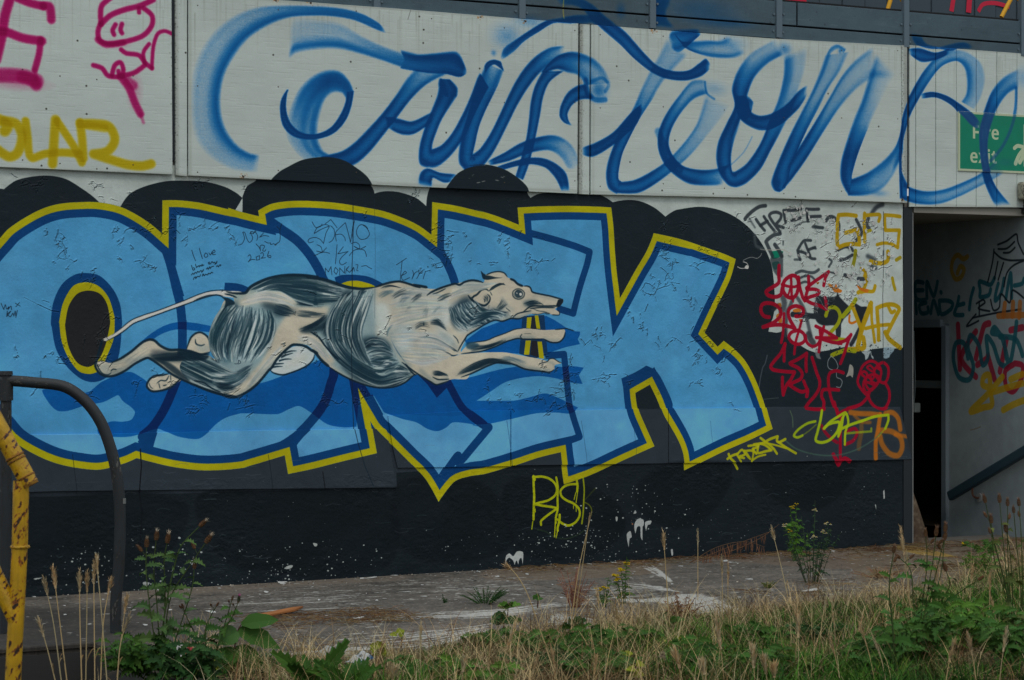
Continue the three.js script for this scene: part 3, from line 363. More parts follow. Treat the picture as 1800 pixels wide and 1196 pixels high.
  W('6468,27! 6474,82 6499,98 6525,80 6550,107 6575,111 6598,99 6594,21! 6585,66 6569,56 6562,22! 6550,51 6535,23! 6525,52 6499,70 6481,60'); W('7432,259 7458,287 7498,279 7501,245 7492,233 7492,141! 7478,165 7474,234 7452,235 7438,189! 7429,224'); W('7512,262 7559,271 7552,248 7532,243 7519,203!'); W('7372,192 7398,208 7408,168 7392,157 7385,99! 7372,157'); W('7422,322 7435,344 7444,327'); W('7711,70 7724,75 7729,36 7719,31'); W('7284,306 7299,305 7297,278 7288,278');
  for (const [p, ru, rv, n, z] of [['6412,107', 420, 150, 90, 0.8], ['6985,82', 330, 180, 150, 1], ['7378,146', 520, 400, 170, 1.1], ['4562,83', 560, 200, 110, 0.9], ['4018,129', 420, 230, 100, 1.1], ['5218,84', 420, 160, 80, 1], ['3641,51', 700, 220, 110, 1.1], ['7942,87', 500, 260, 60, 0.8], ['9312,180', 500, 420, 50, 0.8], ['8893,367', 900, 500, 60, 0.6], ['5679,248', 1500, 700, 120, 0.5]]) S.flecks(...M(p), ru, rv, n, z, spl, { stretch: 1.4 });
  W('3813,-24 3840,-16 3858,-4 3872,4 3868,-22 3840,-31'); W('3392,86 3414,91 3409,80'); W('3409,89 3445,92 3418,83'); W('4050,30 4066,36 4091,28 4082,13 4066,3 4056,16'); W('4342,146 4369,150 4375,129 4353,124'); W('4948,75 4977,90 5005,89 4994,73 4965,69'); W('5137,222 5166,215 5160,200 5146,203'); W('9461,406! 9471,418 9475,359 9465,354'); W('9390,316 9397,316 9400,281');
  S.flecks(...M('7432,247'), 40, 60, 6, 1.6, [120, 84, 62]);
}
function paintWallWear(S, R) {
  S.weather(0.08, 0.15, 5);
  // a network of lifted paint, thickest on the blue faces and the black clouds
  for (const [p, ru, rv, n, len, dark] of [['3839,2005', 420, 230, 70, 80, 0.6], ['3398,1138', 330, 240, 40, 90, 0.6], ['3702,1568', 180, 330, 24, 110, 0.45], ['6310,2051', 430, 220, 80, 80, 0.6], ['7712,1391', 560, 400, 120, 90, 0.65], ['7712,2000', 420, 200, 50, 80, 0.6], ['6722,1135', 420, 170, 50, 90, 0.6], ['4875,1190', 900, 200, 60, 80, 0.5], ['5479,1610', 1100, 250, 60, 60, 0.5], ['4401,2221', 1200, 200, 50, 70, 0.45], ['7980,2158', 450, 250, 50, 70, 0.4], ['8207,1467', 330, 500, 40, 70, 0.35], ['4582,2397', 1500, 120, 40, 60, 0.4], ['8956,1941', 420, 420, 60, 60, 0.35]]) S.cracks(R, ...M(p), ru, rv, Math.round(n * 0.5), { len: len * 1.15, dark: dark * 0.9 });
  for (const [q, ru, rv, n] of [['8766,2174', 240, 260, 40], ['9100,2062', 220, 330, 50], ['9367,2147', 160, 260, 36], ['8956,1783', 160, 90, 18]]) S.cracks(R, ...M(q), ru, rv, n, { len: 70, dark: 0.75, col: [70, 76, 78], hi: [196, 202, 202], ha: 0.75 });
  // two long vertical cracks, board joints
  S.line('5402,2405! 5406,2175! 5398,1928! 5402,1680! 5394,1397! 5402,1114! 5410,920! 5433,831! 5479,688! 5537,562!', 1.5, [12, 24, 36], { a: 0.75 }); S.line('5548,2356! 5556,2037! 5552,1610!', 1, [20, 40, 60], { a: 0.35 }); S.line('9461,2381! 9466,2109! 9456,1788! 9461,1307!', 1.5, [30, 32, 34], { a: 0.75 }); S.line('4030,827! 4037,725! 4026,590! 4047,455! 4033,253!', 2.2, [8, 12, 18], { a: 0.85 }); S.line('3620,803! 3637,669! 3654,535!', 1.1, [10, 16, 20], { a: 0.6 });
  S.line('4838,774! 4856,669! 4867,565!', 1.1, [10, 16, 20], { a: 0.6 }); S.line('5196,660! 5211,561!', 2, [8, 12, 16], { a: 0.7 }); S.line('6473,955! 6502,771! 6514,668!', 1, [20, 44, 70], { a: 0.6 }); S.line('7021,946! 7059,721! 7068,628!', 1, [20, 44, 70], { a: 0.5 }); S.line('7417,902! 7439,750! 7430,656!', 1, [20, 44, 70], { a: 0.5 }); S.line('8016,929! 8034,775!', 1, [20, 44, 70], { a: 0.4 });
  // pale scuffs and brush ridges on the black
  for (let i = 0; i < 150; i++) { const r = S.r, u = 2300 + r() * 7400, v = 60 + r() * 750, l = 20 + r() * 90, dv = (r() - 0.5) * 30; S.line([{ x: u, y: v, w: 1, c: false }, { x: u + l * 0.4, y: v + dv, w: 1, c: false }, { x: u + l, y: v + dv * 0.3, w: 1, c: false }], 0.7 + r() * 0.5, [78, 86, 92], { a: 0.12 + 0.3 * r() }); }
  for (let i = 0; i < 90; i++) { const r = S.r, u = 2300 + r() * 7300, v = 2050 + r() * 330; S.line([{ x: u, y: v, w: 1, c: false }, { x: u + 20 + r() * 50, y: v + (r() - 0.5) * 40, w: 1, c: false }], 0.8, [96, 98, 98], { a: 0.1 + 0.15 * r() }); }
}
// the greyhound, in cream, slate and ink
function paintRunner(S) {
  const ink = (s, w = 2.2, a = 0.92, taper = [0.25, 0.25]) => S.line(s, w, INK, { a, blur: 0.45, taper }), shade = (s, a = 0.5, b = 3, c = TEAL) => S.fill(s, c, { a, blur: b });
  const H = (a, b, n, w = 1.6, o = {}) => S.hatch(a, b, n, w, o.c ?? INK, o);
  // far front leg and far hind paw
  S.fill('4324,1420 4350,1489 4383,1514 4416,1517 4456,1489 4469,1438 4469,1407 4410,1391 4344,1410', CREAM); ink('4321,1416 4347,1485 4380,1515 4416,1519 4457,1490 4472,1438 4472,1405', 3.4); ink('4472,1403 4410,1389 4344,1408', 3); ink('4377,1482 4383,1451 4416,1441 4439,1451', 2.6); shade('4383,1445 4463,1438 4463,1407 4396,1407', 0.35, 2, SLATE);
  S.fill('6215,1455 6297,1465 6371,1485 6462,1516 6537,1543 6591,1550 6675,1546 6751,1540 6828,1543 6898,1544 6906,1530 6894,1496 6867,1468 6828,1462 6790,1465 6744,1485 6675,1482 6598,1482 6553,1485 6477,1469 6394,1435 6297,1405 6222,1395 6148,1389', CREAM);
  // long hind leg, near hind paw
  const leg = '4509,1350 4443,1375 4331,1410 4278,1413 4213,1417 4161,1439 4122,1470 4090,1476 4045,1457 3981,1408 3911,1365 3853,1340 3803,1350 3771,1347 3762,1322 3784,1285 3828,1263 3879,1269 3942,1296 4006,1339 4077,1370 4109,1358 4174,1314 4226,1276 4272,1251 4344,1219 4476,1249';
  S.fill(leg, CREAM); S.fill('4298,1241 4252,1213 4213,1189 4148,1174 4103,1174 4077,1202 4090,1233 4122,1258 4174,1264 4213,1267 4272,1260', CREAM);
  // tail
  S.fill('3803,1478 3847,1498 3911,1538 3981,1591 4058,1622 4148,1651 4252,1689 4311,1711 4396,1746 4476,1767 4562,1772 4676,1765 4676,1717 4629,1730 4562,1738 4509,1751 4423,1728 4318,1692 4246,1667 4148,1632 4058,1600 3994,1575 3936,1532 3879,1495 3828,1469', [176, 174, 166]);
  // trunk, neck and head in one outline
  const body = '4611,1759! 4694,1759 4726,1792 4778,1825 4856,1853 4935,1869 5015,1874 5094,1871 5174,1862 5095,1866 5204,1850 5277,1831 5336,1811 5402,1798 5476,1796 5557,1807 5610,1825 5670,1839 5730,1842 5820,1820 5806,1833 5909,1802 5973,1800 6029,1817 6142,1840 6206,1859 6255,1856 6312,1846 6324,1883 6329,1896 6386,1909 6435,1917 6476,1896 6484,1879 6522,1863 6553,1840 6598,1827 6644,1821 6663,1787 6713,1774 6797,1761 6890,1741 6886,1714 6859,1697 6832,1676 6863,1656 6859,1639 6805,1642 6751,1652 6705,1642 6659,1645 6613,1631 6568,1614 6507,1613 6447,1596 6394,1603 6334,1583 6259,1542 6192,1502 6178,1469 6148,1402 6206,1393 6142,1382 6077,1372 6045,1321 6061,1219 5981,1192 5933,1215 5846,1264 5851,1255 5820,1255 5760,1210 5685,1184 5595,1176 5505,1192 5402,1227 5314,1269 5248,1310 5197,1350 5161,1391 5132,1421 5095,1444 5023,1452 5128,1410 5091,1435 5036,1444 4990,1435 4940,1397 4890,1338 4850,1291 4809,1249 4764,1203 4710,1166 4648,1137 4595,1131 4550,1146 4475,1168 4409,1194 4344,1219 4278,1313 4344,1388 4463,1381 4502,1350! 4503,1358 4468,1422 4461,1490 4473,1548 4498,1607 4534,1661 4565,1715 4622,1701';
  S.fill(body, CREAM);
  S.fill('4863,1293 4890,1334 4940,1393 4990,1427 5036,1438 5091,1431 5128,1410 5146,1384 5137,1354 5100,1320 5045,1294 4990,1278 4936,1265 4890,1270', [162, 176, 178]); shade('4990,1359 5082,1397 5128,1384 5082,1337 4990,1299 4922,1282', 0.5, 6, CREAM);
  // near front leg
  S.fill('6061,1219 5981,1192 5933,1215 5846,1264 5870,1351 5965,1423 6077,1372 6148,1382 6259,1392 6364,1396 6462,1395 6537,1384 6613,1370 6713,1353 6774,1339 6790,1353 6821,1353 6875,1325 6828,1312 6824,1285 6790,1268 6721,1275 6613,1289 6537,1317 6477,1331 6409,1331 6334,1308 6222,1262 6190,1226 6109,1226', CREAM);
  // ---- tone: slate over haunch and ribs
  const clip = (s, f) => { const g = S.g; g.save(); S.trace(smooth(s, true)); g.closePath(); g.clip(); f(); g.restore(); };
  clip(body, () => {
    shade('4462,1427 4473,1553 4534,1661 4611,1710 4694,1701 4778,1707 4862,1693 4946,1673 4962,1624 4914,1545 4862,1495 4830,1426 4788,1333 4674,1304 4519,1329', 0.95, 5, SLATE);
    shade('4322,1328 4497,1356 4630,1398 4764,1453 4832,1512 4877,1521 4845,1419 4791,1334 4710,1250 4630,1200 4550,1159 4475,1176 4366,1244', 0.95, 5, SLATE);
    shade('4611,1754 4694,1755 4726,1785 4778,1820 4856,1846 4883,1796 4830,1771 4757,1756 4694,1735 4632,1710', 0.7, 3, SLATE);
    shade('4726,1795 4804,1830 4883,1853 4988,1872 5174,1864 5174,1705 5094,1684 5015,1714 4962,1758 4909,1782 4830,1791', 0.95, 4, [92, 118, 126]);
    shade('5023,1862 5204,1850 5350,1808 5491,1796 5557,1800 5550,1704 5557,1588 5565,1493 5610,1486 5670,1438 5730,1341 5805,1272 5760,1210 5610,1178 5431,1213 5299,1289 5211,1371 5190,1452 5124,1519 5146,1546 5226,1621 5241,1682 5132,1681 5023,1680', 0.95, 4, SLATE);
    shade('4278,1413 4463,1375 4509,1343 4509,1280 4542,1185 4443,1186 4311,1244 4213,1314 4187,1339', 0.85, 4, SLATE);
    // deep pockets
    shade('4809,1707 4883,1703 4978,1674 5036,1649 4951,1624 4893,1614 4862,1653 4809,1672', 0.75, 5, INK); shade('4726,1574 4809,1623 4830,1604 4767,1525 4746,1475 4726,1495', 0.6, 6, TEAL); shade('4550,1446 4586,1500 4606,1426 4591,1348 4555,1343', 0.85, 6, TEAL); shade('4793,1495 4862,1544 4872,1495 4841,1426 4799,1436', 0.65, 4, [60, 66, 72]); shade('4778,1474 4854,1529 4868,1482 4827,1414 4791,1427', 0.55, 5, [60, 70, 76]);
    shade('4586,1268 4675,1276 4728,1267 4719,1241 4639,1225 4595,1234', 0.45, 4, [70, 82, 90]); shade('4480,1264 4550,1285 4524,1256', 0.4, 3, [70, 82, 90]); shade('4468,1422 4488,1436 4529,1334 4493,1353', 0.9, 2, INK);
    shade('4925,1827 5015,1813 5041,1788 4988,1793 4925,1802', 0.8, 3, TEAL); shade('4951,1787 5015,1753 5094,1739 5174,1760 5174,1800 5111,1774 5041,1768', 0.85, 4, INK); shade('5015,1704 5094,1689 5174,1685 5174,1725 5094,1724', 0.6, 4, TEAL);
    shade('5045,1781 5132,1769 5226,1790 5168,1742 5067,1748', 0.85, 3, INK); shade('5023,1721 5168,1701 5255,1716 5168,1681 5023,1687', 0.7, 3, TEAL); shade('5067,1546 5168,1573 5241,1607 5226,1546 5132,1519 5059,1512', 0.85, 3, INK);
    shade('5417,1452 5535,1492 5640,1451 5655,1342 5580,1274 5461,1315', 0.45, 6, TEAL); shade('5535,1404 5580,1404 5580,1335 5535,1329', 0.8, 4, INK); shade('5461,1452 5520,1397 5550,1363 5491,1342 5431,1370', 0.3, 6, [190, 196, 196]);
    shade('5314,1370 5402,1356 5491,1301 5431,1275 5343,1296', 0.4, 5, TEAL);
    shade('5557,1704 5640,1698 5655,1589 5632,1493 5580,1493 5561,1575', 0.5, 5, [168, 190, 196]);
    // cream again: hip, flank fold, belly line
    shade('4809,1771 4883,1777 4962,1748 5057,1684 5015,1679 4935,1703 4830,1722', 0.85, 4, CREAM); shade('5036,1674 5174,1675 5174,1630 5041,1624', 0.9, 2.5, CREAM); shade('4962,1619 5041,1614 5105,1585 4988,1565 4978,1525 5094,1500 5174,1485 5174,1425 5094,1450 5009,1460 4925,1406 4862,1329 4809,1329 4862,1436 4893,1515', 0.95, 3, CREAM); shade('5023,1519 5124,1499 5197,1459 5241,1398 5284,1343 5241,1330 5168,1398 5110,1432 5023,1452', 0.95, 3, CREAM);
    shade('4675,1174 4746,1267 4832,1368 4899,1453 4945,1410 4854,1300 4764,1203 4701,1166 4630,1141 4612,1150', 0.9, 3, CREAM); shade('4653,1706 4767,1731 4809,1722 4726,1692 4663,1671', 0.7, 3, CREAM);
    // shoulder and chest cools
    shade('5728,1509 5791,1538 5814,1452 5759,1409', 0.5, 5, [150, 178, 192]); shade('5933,1697 6061,1727 6077,1597 6029,1538 5949,1596', 0.5, 6, [158, 178, 186]); shade('5965,1538 6077,1509 6126,1437 6077,1437', 0.5, 5, [158, 178, 186]); shade('5846,1380 5949,1386 5997,1350 5870,1307', 0.35, 5, [158, 178, 186]);
    // neck
    shade('6077,1698 6206,1750 6263,1692 6353,1686 6509,1642 6435,1605 6288,1568 6190,1524 6142,1531 6085,1597', 0.75, 4, [104, 120, 128]); shade('6109,1684 6190,1721 6206,1634 6150,1611 6109,1640', 0.75, 4, TEAL); shade('6077,1626 6142,1597 6158,1539 6101,1553', 0.7, 3, INK); shade('6271,1612 6353,1656 6402,1642 6337,1583 6255,1568', 0.65, 3, TEAL);
    shade('6417,1684 6477,1711 6447,1617 6507,1630 6568,1617 6462,1596 6371,1603', 0.35, 4, SLATE); shade('6598,1719 6659,1733 6705,1720 6629,1692', 0.7, 3, TEAL);
  });
  clip(leg, () => { shade('4084,1383 4174,1407 4278,1401 4443,1369 4410,1344 4213,1345 4148,1339', 0.8, 3, INK); shade('4097,1414 4148,1417 4187,1401 4122,1389', 0.6, 2, [80, 84, 86]); shade('3853,1278 3955,1315 3892,1272', 0.4, 3, SLATE); shade('3796,1334 3847,1322 3828,1279 3790,1297', 0.35, 3, SLATE); shade('3942,1352 4032,1377 4071,1370 3968,1327', 0.3, 3, SLATE); });
  // soft grey turning along the limbs
  const turn = (s, w, a = 0.5, c = [96, 112, 114]) => S.line(s, w, c, { a, blur: 2.2 });
  clip(body, () => { turn('6077,1248 6239,1298 6353,1334 6509,1326', 9); turn('5870,1279 5933,1228 5981,1205 6061,1227', 8); turn('6126,1408 6077,1466 6013,1509', 10, 0.35); turn('5665,1509 5712,1409 5791,1315', 10, 0.4); turn('4836,1291 4791,1241 4746,1199 4701,1166 4639,1141', 8, 0.45); turn('5973,1791 6109,1826 6239,1845 6312,1839', 7, 0.4); turn('6477,1617 6568,1624 6644,1651', 6, 0.5); turn('6675,1763 6767,1754 6844,1738', 4, 0.35); turn('6447,1744 6477,1698 6522,1671', 6, 0.35); });
  turn('6222,1275 6334,1318 6409,1341 6477,1341 6537,1323 6613,1298 6721,1282 6790,1275', 6, 0.6); turn('6237,1400 6394,1445 6477,1479 6553,1492 6675,1488', 5, 0.6); turn('6751,1485 6790,1472 6859,1475', 4, 0.5); turn('6782,1333 6821,1319 6821,1291', 4, 0.5); clip(leg, () => { turn('3828,1269 3942,1300 4006,1346 4077,1376', 7, 0.6); turn('3853,1334 3917,1358 3987,1402 4045,1451', 4, 0.4); });
  // ---- hair strokes
  const dk = { c: INK, a: 0.8, blur: 0.5 }, sl = { c: [64, 88, 98], a: 0.65, blur: 0.6 }, lt = { c: [176, 192, 194], a: 0.6, blur: 0.7 };
  H('4586,1700 4534,1636 4488,1563 4468,1475 4483,1378', '4684,1686 4611,1612 4560,1544 4524,1461 4519,1353', 44, 2.6, dk); H('4726,1682 4653,1622 4611,1544 4586,1451 4581,1353', '4809,1643 4736,1603 4705,1544 4700,1485 4653,1377', 26, 1.6, sl); H('4611,1705 4550,1622 4509,1524', '4694,1677 4622,1603 4581,1524', 10, 2, { ...lt, len: [0.2, 0.5] }); H('4788,1623 4736,1564 4726,1475 4674,1377', '4862,1574 4830,1495 4799,1426 4757,1333', 18, 2.2, { c: [150, 172, 178], a: 0.45, blur: 1.2 });
  H('4632,1573 4632,1475', '4694,1603 4700,1485', 6, 1.2, { ...dk, len: [0.7, 1] }); ink('4862,1638 4856,1604 4820,1574 4778,1549', 1.6); ink('4862,1638 4862,1584 4830,1544', 1.5); ink('4627,1470 4674,1470 4715,1480 4741,1495', 1.6); ink('4689,1573 4681,1539 4700,1510 4694,1485', 1.4); ink('4596,1434 4653,1439 4694,1448', 1.4); ink('4809,1771 4804,1741 4796,1717', 1.2, 0.7);
  H('4893,1703 4962,1683 5031,1649', '4872,1643 4925,1624 4988,1619', 16, 2, dk); H('4820,1475 4862,1535 4888,1604', '4799,1426 4851,1475 4883,1544', 12, 1.8, sl);
  H('4736,1790 4830,1830 4935,1856 5041,1868 5174,1859', '4830,1781 4909,1797 4988,1798 5094,1774 5174,1775', 34, 2.4, dk); H('4883,1821 4988,1827 5094,1809 5174,1800', '4935,1802 5015,1793 5094,1779 5174,1780', 10, 2, lt); H('4956,1782 5020,1758 5094,1749 5174,1755', '5015,1709 5094,1689 5148,1685 5174,1685', 20, 2.2, dk);
  H('5023,1855 5132,1843 5241,1824 5328,1798', '5023,1788 5132,1775 5211,1763 5277,1770', 24, 2.6, dk); H('5023,1768 5110,1755 5226,1770 5343,1791', '5023,1694 5132,1688 5226,1702 5336,1723', 26, 2.4, dk); H('5095,1809 5204,1803 5299,1804', '5067,1748 5168,1742 5262,1756', 8, 2, lt); H('5023,1660 5095,1654 5226,1641', '5023,1620 5110,1613 5241,1621', 8, 2, dk);
  H('5417,1792 5358,1737 5314,1682 5270,1601 5226,1492', '5365,1771 5314,1723 5262,1655 5233,1601 5182,1519', 26, 2.2, dk); H('5052,1519 5153,1560 5241,1614', '5038,1546 5132,1573 5211,1634', 16, 2.6, dk); H('5284,1587 5270,1506 5299,1411 5358,1343', '5387,1601 5372,1520 5387,1424 5431,1343', 26, 1.9, dk); H('5219,1492 5270,1425 5336,1357 5431,1275', '5262,1546 5314,1452 5365,1384 5461,1315', 20, 1.8, dk); H('5197,1459 5255,1384 5343,1316 5431,1247', '5241,1452 5292,1384 5372,1329 5461,1268', 12, 2, lt);
  H('5417,1601 5409,1533 5431,1452 5505,1383', '5476,1602 5431,1520 5454,1458 5520,1411', 16, 1.5, sl); H('5461,1452 5520,1486 5595,1479 5655,1438', '5491,1390 5535,1438 5595,1438 5640,1397', 18, 1.9, dk); H('5565,1342 5610,1356 5670,1328', '5565,1274 5640,1273 5700,1314', 18, 1.9, dk); H('5402,1248 5535,1199 5670,1191 5790,1238', '5431,1281 5550,1240 5670,1246 5760,1293', 34, 2, dk); H('5431,1241 5550,1205 5670,1204', '5461,1254 5565,1233 5655,1232', 8, 1.8, lt); H('5685,1328 5745,1314 5805,1272', '5685,1273 5730,1259 5775,1245', 14, 1.9, dk); H('5314,1370 5387,1363 5476,1315', '5328,1343 5402,1329 5476,1288', 8, 2.6, dk);
  H('5461,1731 5535,1745', '5417,1547 5550,1561', 22, 1.2, { c: [80, 100, 108], a: 0.4, blur: 1.4 }); ink('5420,1547 5417,1492 5446,1438 5498,1390 5528,1376', 2.2, 0.9); ink('5402,1747 5461,1741 5528,1749', 1.8, 0.8);
  H('5417,1758 5439,1778 5491,1789', '5446,1744 5476,1765 5505,1779', 7, 2.4, dk); H('5565,1752 5610,1780 5685,1788', '5595,1732 5640,1760 5700,1774', 8, 1.8, sl); H('5580,1800 5647,1818 5730,1802', '5610,1794 5670,1812 5737,1802', 6, 1.8, dk); H('5715,1719 5760,1768 5828,1796', '5730,1692 5775,1734 5828,1755', 9, 2.2, dk); H('5752,1651 5782,1679 5798,1692', '5760,1651 5790,1672 5805,1686', 4, 2.2, dk); H('5632,1493 5640,1541 5677,1582', '5640,1493 5647,1534 5685,1575', 4, 2, sl); H('5655,1493 5700,1410 5760,1327', '5670,1465 5715,1390 5782,1314', 7, 1.8, sl);
  // chest, shoulder
  H('5870,1625 5893,1668 5901,1697', '5909,1589 5917,1654 5925,1690', 8, 2.4, dk); H('5925,1610 5973,1611 6021,1589', '5933,1574 5997,1567 6061,1524', 12, 2.6, dk); H('5933,1625 5973,1676 5997,1698', '5949,1625 5981,1661 6013,1683', 5, 1.8, sl); ink('5886,1589 5890,1563', 2.6); ink('5838,1486 5909,1493 5973,1477 6029,1451 6093,1419 6126,1400', 3, 0.95, [0.3, 0.1]); ink('5933,1491 5989,1480 6045,1448 6109,1401', 1.8); ink('5945,1419 6005,1415 6061,1390 6093,1375 6126,1382', 2.6); ink('6093,1506 6122,1480 6134,1451', 1.8); ink('6126,1400 6150,1440 6182,1488 6198,1513', 2.6); ink('5870,1372 5925,1372 5989,1350', 1.2, 0.6);
  H('5949,1278 5989,1278 6053,1256', '5941,1249 5989,1249 6061,1241', 14, 2, dk); ink('5949,1242 5989,1224 6069,1226', 2.6); H('6142,1277 6239,1327 6353,1356 6509,1341', '6109,1241 6239,1283 6353,1327 6509,1311', 24, 1.7, dk);
  // neck hair
  H('6077,1669 6085,1611 6142,1539', '6142,1713 6134,1640 6174,1568', 22, 2.1, dk); H('6142,1713 6206,1736', '6150,1619 6239,1641', 16, 1.8, sl); H('6190,1655 6271,1663 6378,1664', '6206,1590 6288,1612 6402,1642', 18, 1.5, { c: [70, 88, 96], a: 0.55, blur: 0.8 }); H('6255,1583 6337,1627 6386,1664', '6271,1561 6353,1598 6402,1642', 12, 2, dk); H('6077,1633 6109,1568 6150,1531', '6182,1597 6182,1561 6166,1524', 8, 2, { c: [196, 190, 176], a: 0.5, blur: 0.7, len: [0.3, 0.7] });
  // ---- head
  ink('6200,1763 6227,1732 6271,1707 6320,1696 6353,1722 6357,1751 6337,1770', 4.4, 0.95, [0.2, 0.5]); ink('6219,1743 6263,1765 6296,1795 6329,1802 6349,1787', 3.6); ink('6247,1765 6231,1728 6271,1703', 3, 0.8); H('6320,1766 6345,1759 6349,1722', '6304,1744 6320,1729 6312,1711', 7, 1.5, dk); ink('6349,1787 6378,1814 6427,1836 6468,1830', 3.2); ink('6361,1792 6402,1818 6460,1841', 2.2); ink('6357,1787 6374,1759', 1.4);
  H('6394,1671 6427,1708 6443,1745', '6419,1657 6460,1686 6485,1708', 9, 1.9, dk); H('6353,1671 6402,1649 6476,1620', '6386,1686 6443,1657 6501,1657', 12, 1.7, dk); ink('6356,1670 6394,1643 6447,1630', 2.2); ink('6469,1684 6507,1657', 1.6, 0.8);
  S.fill('6537,1786 6556,1799 6583,1793 6594,1773 6579,1752 6553,1749 6537,1765', INK, { blur: 0.3 }); S.line('6522,1759 6522,1786 6545,1803 6579,1803 6606,1780 6598,1752 6568,1739 6537,1745 6522,1759', 2.2, INK, { a: 0.75, blur: 0.5 }); S.fill('6526,1762 6534,1786 6568,1798 6598,1780 6591,1752 6556,1744', [60, 76, 82], { a: 0.6, blur: 0.8 }); S.fill('6569,1776 6583,1779 6587,1765 6574,1762', [196, 190, 172]); S.fill('6545,1779 6553,1782 6556,1772', [150, 156, 156]);
  S.fill('6855,1738 6890,1741 6890,1721 6863,1693 6840,1700 6848,1724', [14, 26, 36], { blur: 0.4 }); ink('6863,1695 6828,1697 6782,1696 6721,1696 6667,1696 6636,1685 6598,1658 6579,1651', 3, 0.95, [0, 0.3]); ink('6644,1678 6721,1686 6782,1686 6832,1686', 2.4, 0.9, [0.1, 0.1]); ink('6598,1709 6629,1719 6675,1729 6721,1716 6751,1699', 1.8, 0.7); H('6598,1705 6636,1726 6705,1730', '6636,1692 6690,1706 6751,1703', 9, 1.7, dk); ink('6667,1679 6705,1665 6751,1659 6797,1645', 1.6, 0.7); H('6736,1652 6782,1659', '6767,1642 6797,1645', 4, 2, dk); ink('6515,1614 6553,1644 6613,1658 6659,1665', 2.4); ink('6659,1645 6705,1642 6751,1652', 1.6, 0.7); shade('6568,1617 6629,1644 6659,1651 6613,1631', 0.6, 1.5, SLATE);

  clip(body, () => { // broad darks and lights under the hair
    shade('4462,1475 4483,1563 4534,1651 4601,1700 4653,1701 4581,1622 4534,1544 4514,1456 4519,1348 4483,1368', 0.6, 4, INK); shade('4694,1593 4757,1633 4809,1613 4788,1544 4746,1485 4694,1475 4674,1524', 0.75, 5, [172, 186, 186]); shade('4611,1642 4674,1672 4694,1652 4632,1583 4591,1524 4581,1563', 0.5, 5, [160, 176, 178]); shade('4726,1475 4809,1534 4851,1574 4862,1475 4809,1396 4726,1367 4684,1397', 0.4, 6, TEAL); shade('4694,1426 4788,1446 4809,1396 4726,1348 4653,1338', 0.5, 5, [158, 176, 178]);
    shade('4757,1810 4883,1856 5041,1870 5174,1859 5174,1815 5041,1833 4909,1807 4830,1776', 0.6, 4, INK); shade('4962,1773 5068,1779 5174,1775 5174,1745 5041,1739', 0.45, 3, [164, 178, 178]); shade('4883,1796 4962,1822 5041,1813 4988,1788', 0.45, 4, [150, 168, 170]);
    shade('5343,1777 5402,1792 5328,1703 5277,1601 5248,1492 5211,1506 5233,1607 5277,1696', 0.7, 3.5, INK); shade('5417,1731 5535,1745 5550,1657 5461,1636 5417,1642', 0.5, 6, [150, 168, 172]); shade('5314,1601 5365,1655 5358,1520 5387,1411 5336,1397 5299,1492', 0.55, 4, [26, 56, 68]); shade('5431,1608 5550,1643 5557,1547 5476,1506 5424,1520', 0.5, 6, [138, 158, 162]); shade('5461,1479 5580,1493 5655,1451 5655,1410 5565,1438 5491,1411', 0.6, 4, INK); shade('5491,1397 5535,1411 5535,1356 5491,1342', 0.5, 4, [160, 176, 178]); shade('5328,1316 5461,1254 5610,1212 5760,1238 5805,1258 5685,1184 5535,1188 5417,1227', 0.6, 3, INK); shade('5431,1302 5580,1260 5685,1273 5655,1239 5535,1240', 0.5, 4, [158, 176, 178]);
    shade('4187,1345 4311,1351 4463,1356 4509,1324 4410,1312 4278,1294', 0.5, 4, INK); shade('4366,1303 4453,1302 4550,1268 4612,1284 4675,1318 4612,1225 4497,1218 4409,1244', 0.4, 5, [150, 170, 174]);
    shade('6142,1735 6206,1757 6223,1685 6190,1597 6142,1568 6101,1626', 0.55, 4, INK); shade('6077,1568 6158,1539 6190,1568 6182,1524 6142,1510', 0.4, 3, [176, 182, 176]); shade('5649,1752 5728,1789 5838,1783 5933,1755 5870,1668 5728,1667', 0.35, 7, [140, 160, 168]); shade('5649,1509 5680,1566 5791,1595 5838,1538 5791,1423 5728,1380', 0.5, 6, [140, 162, 172]); shade('5870,1524 5997,1509 6077,1451 6013,1422 5917,1437', 0.4, 6, [150, 168, 174]);
  });
  // ---- second pass: fine hair, dark and light, worked over the slate
  clip(body, () => {
    const q0 = (c, k) => (c === INK ? 1.3 : 2.2); const pass = (A, B, n, w = 1.3) => { for (const [c, a, k] of [[[72, 100, 108], 0.38, 0.8], [[150, 166, 166], 0.5, 0.7], [INK, 0.62, 0.75], [[184, 192, 188], 0.6, 0.42], [[14, 40, 52], 0.8, 0.4]]) S.hatch(A, B, Math.round(n * k), w * q0(c, k), c, { a, blur: 1.3, jit: 0.1, len: [0.25, 0.85], under: 0 }); };
    pass('4570,1700 4519,1622 4475,1524 4475,1427 4519,1344', '4862,1663 4883,1584 4862,1485 4809,1406 4746,1333', 110);
    pass('4570,1700 4519,1622 4475,1524 4475,1427 4519,1344', '4653,1686 4591,1603 4539,1514 4524,1427 4550,1343', 60, 1.8);
    pass('4148,1351 4278,1272 4443,1193 4609,1143', '4278,1401 4443,1356 4575,1299 4676,1260', 70);
    pass('4453,1277 4550,1268 4648,1284 4746,1334', '4497,1193 4577,1175 4657,1208 4728,1267', 46);
    pass('4720,1780 4883,1851 5041,1869 5174,1857 5168,1853 5350,1801', '4788,1756 4914,1777 5015,1728 5174,1690 5132,1691 5314,1703', 120, 1.6);
    pass('5343,1771 5255,1641 5233,1519 5292,1384 5417,1275', '5554,1793 5491,1643 5454,1520 5491,1397 5565,1281', 120);
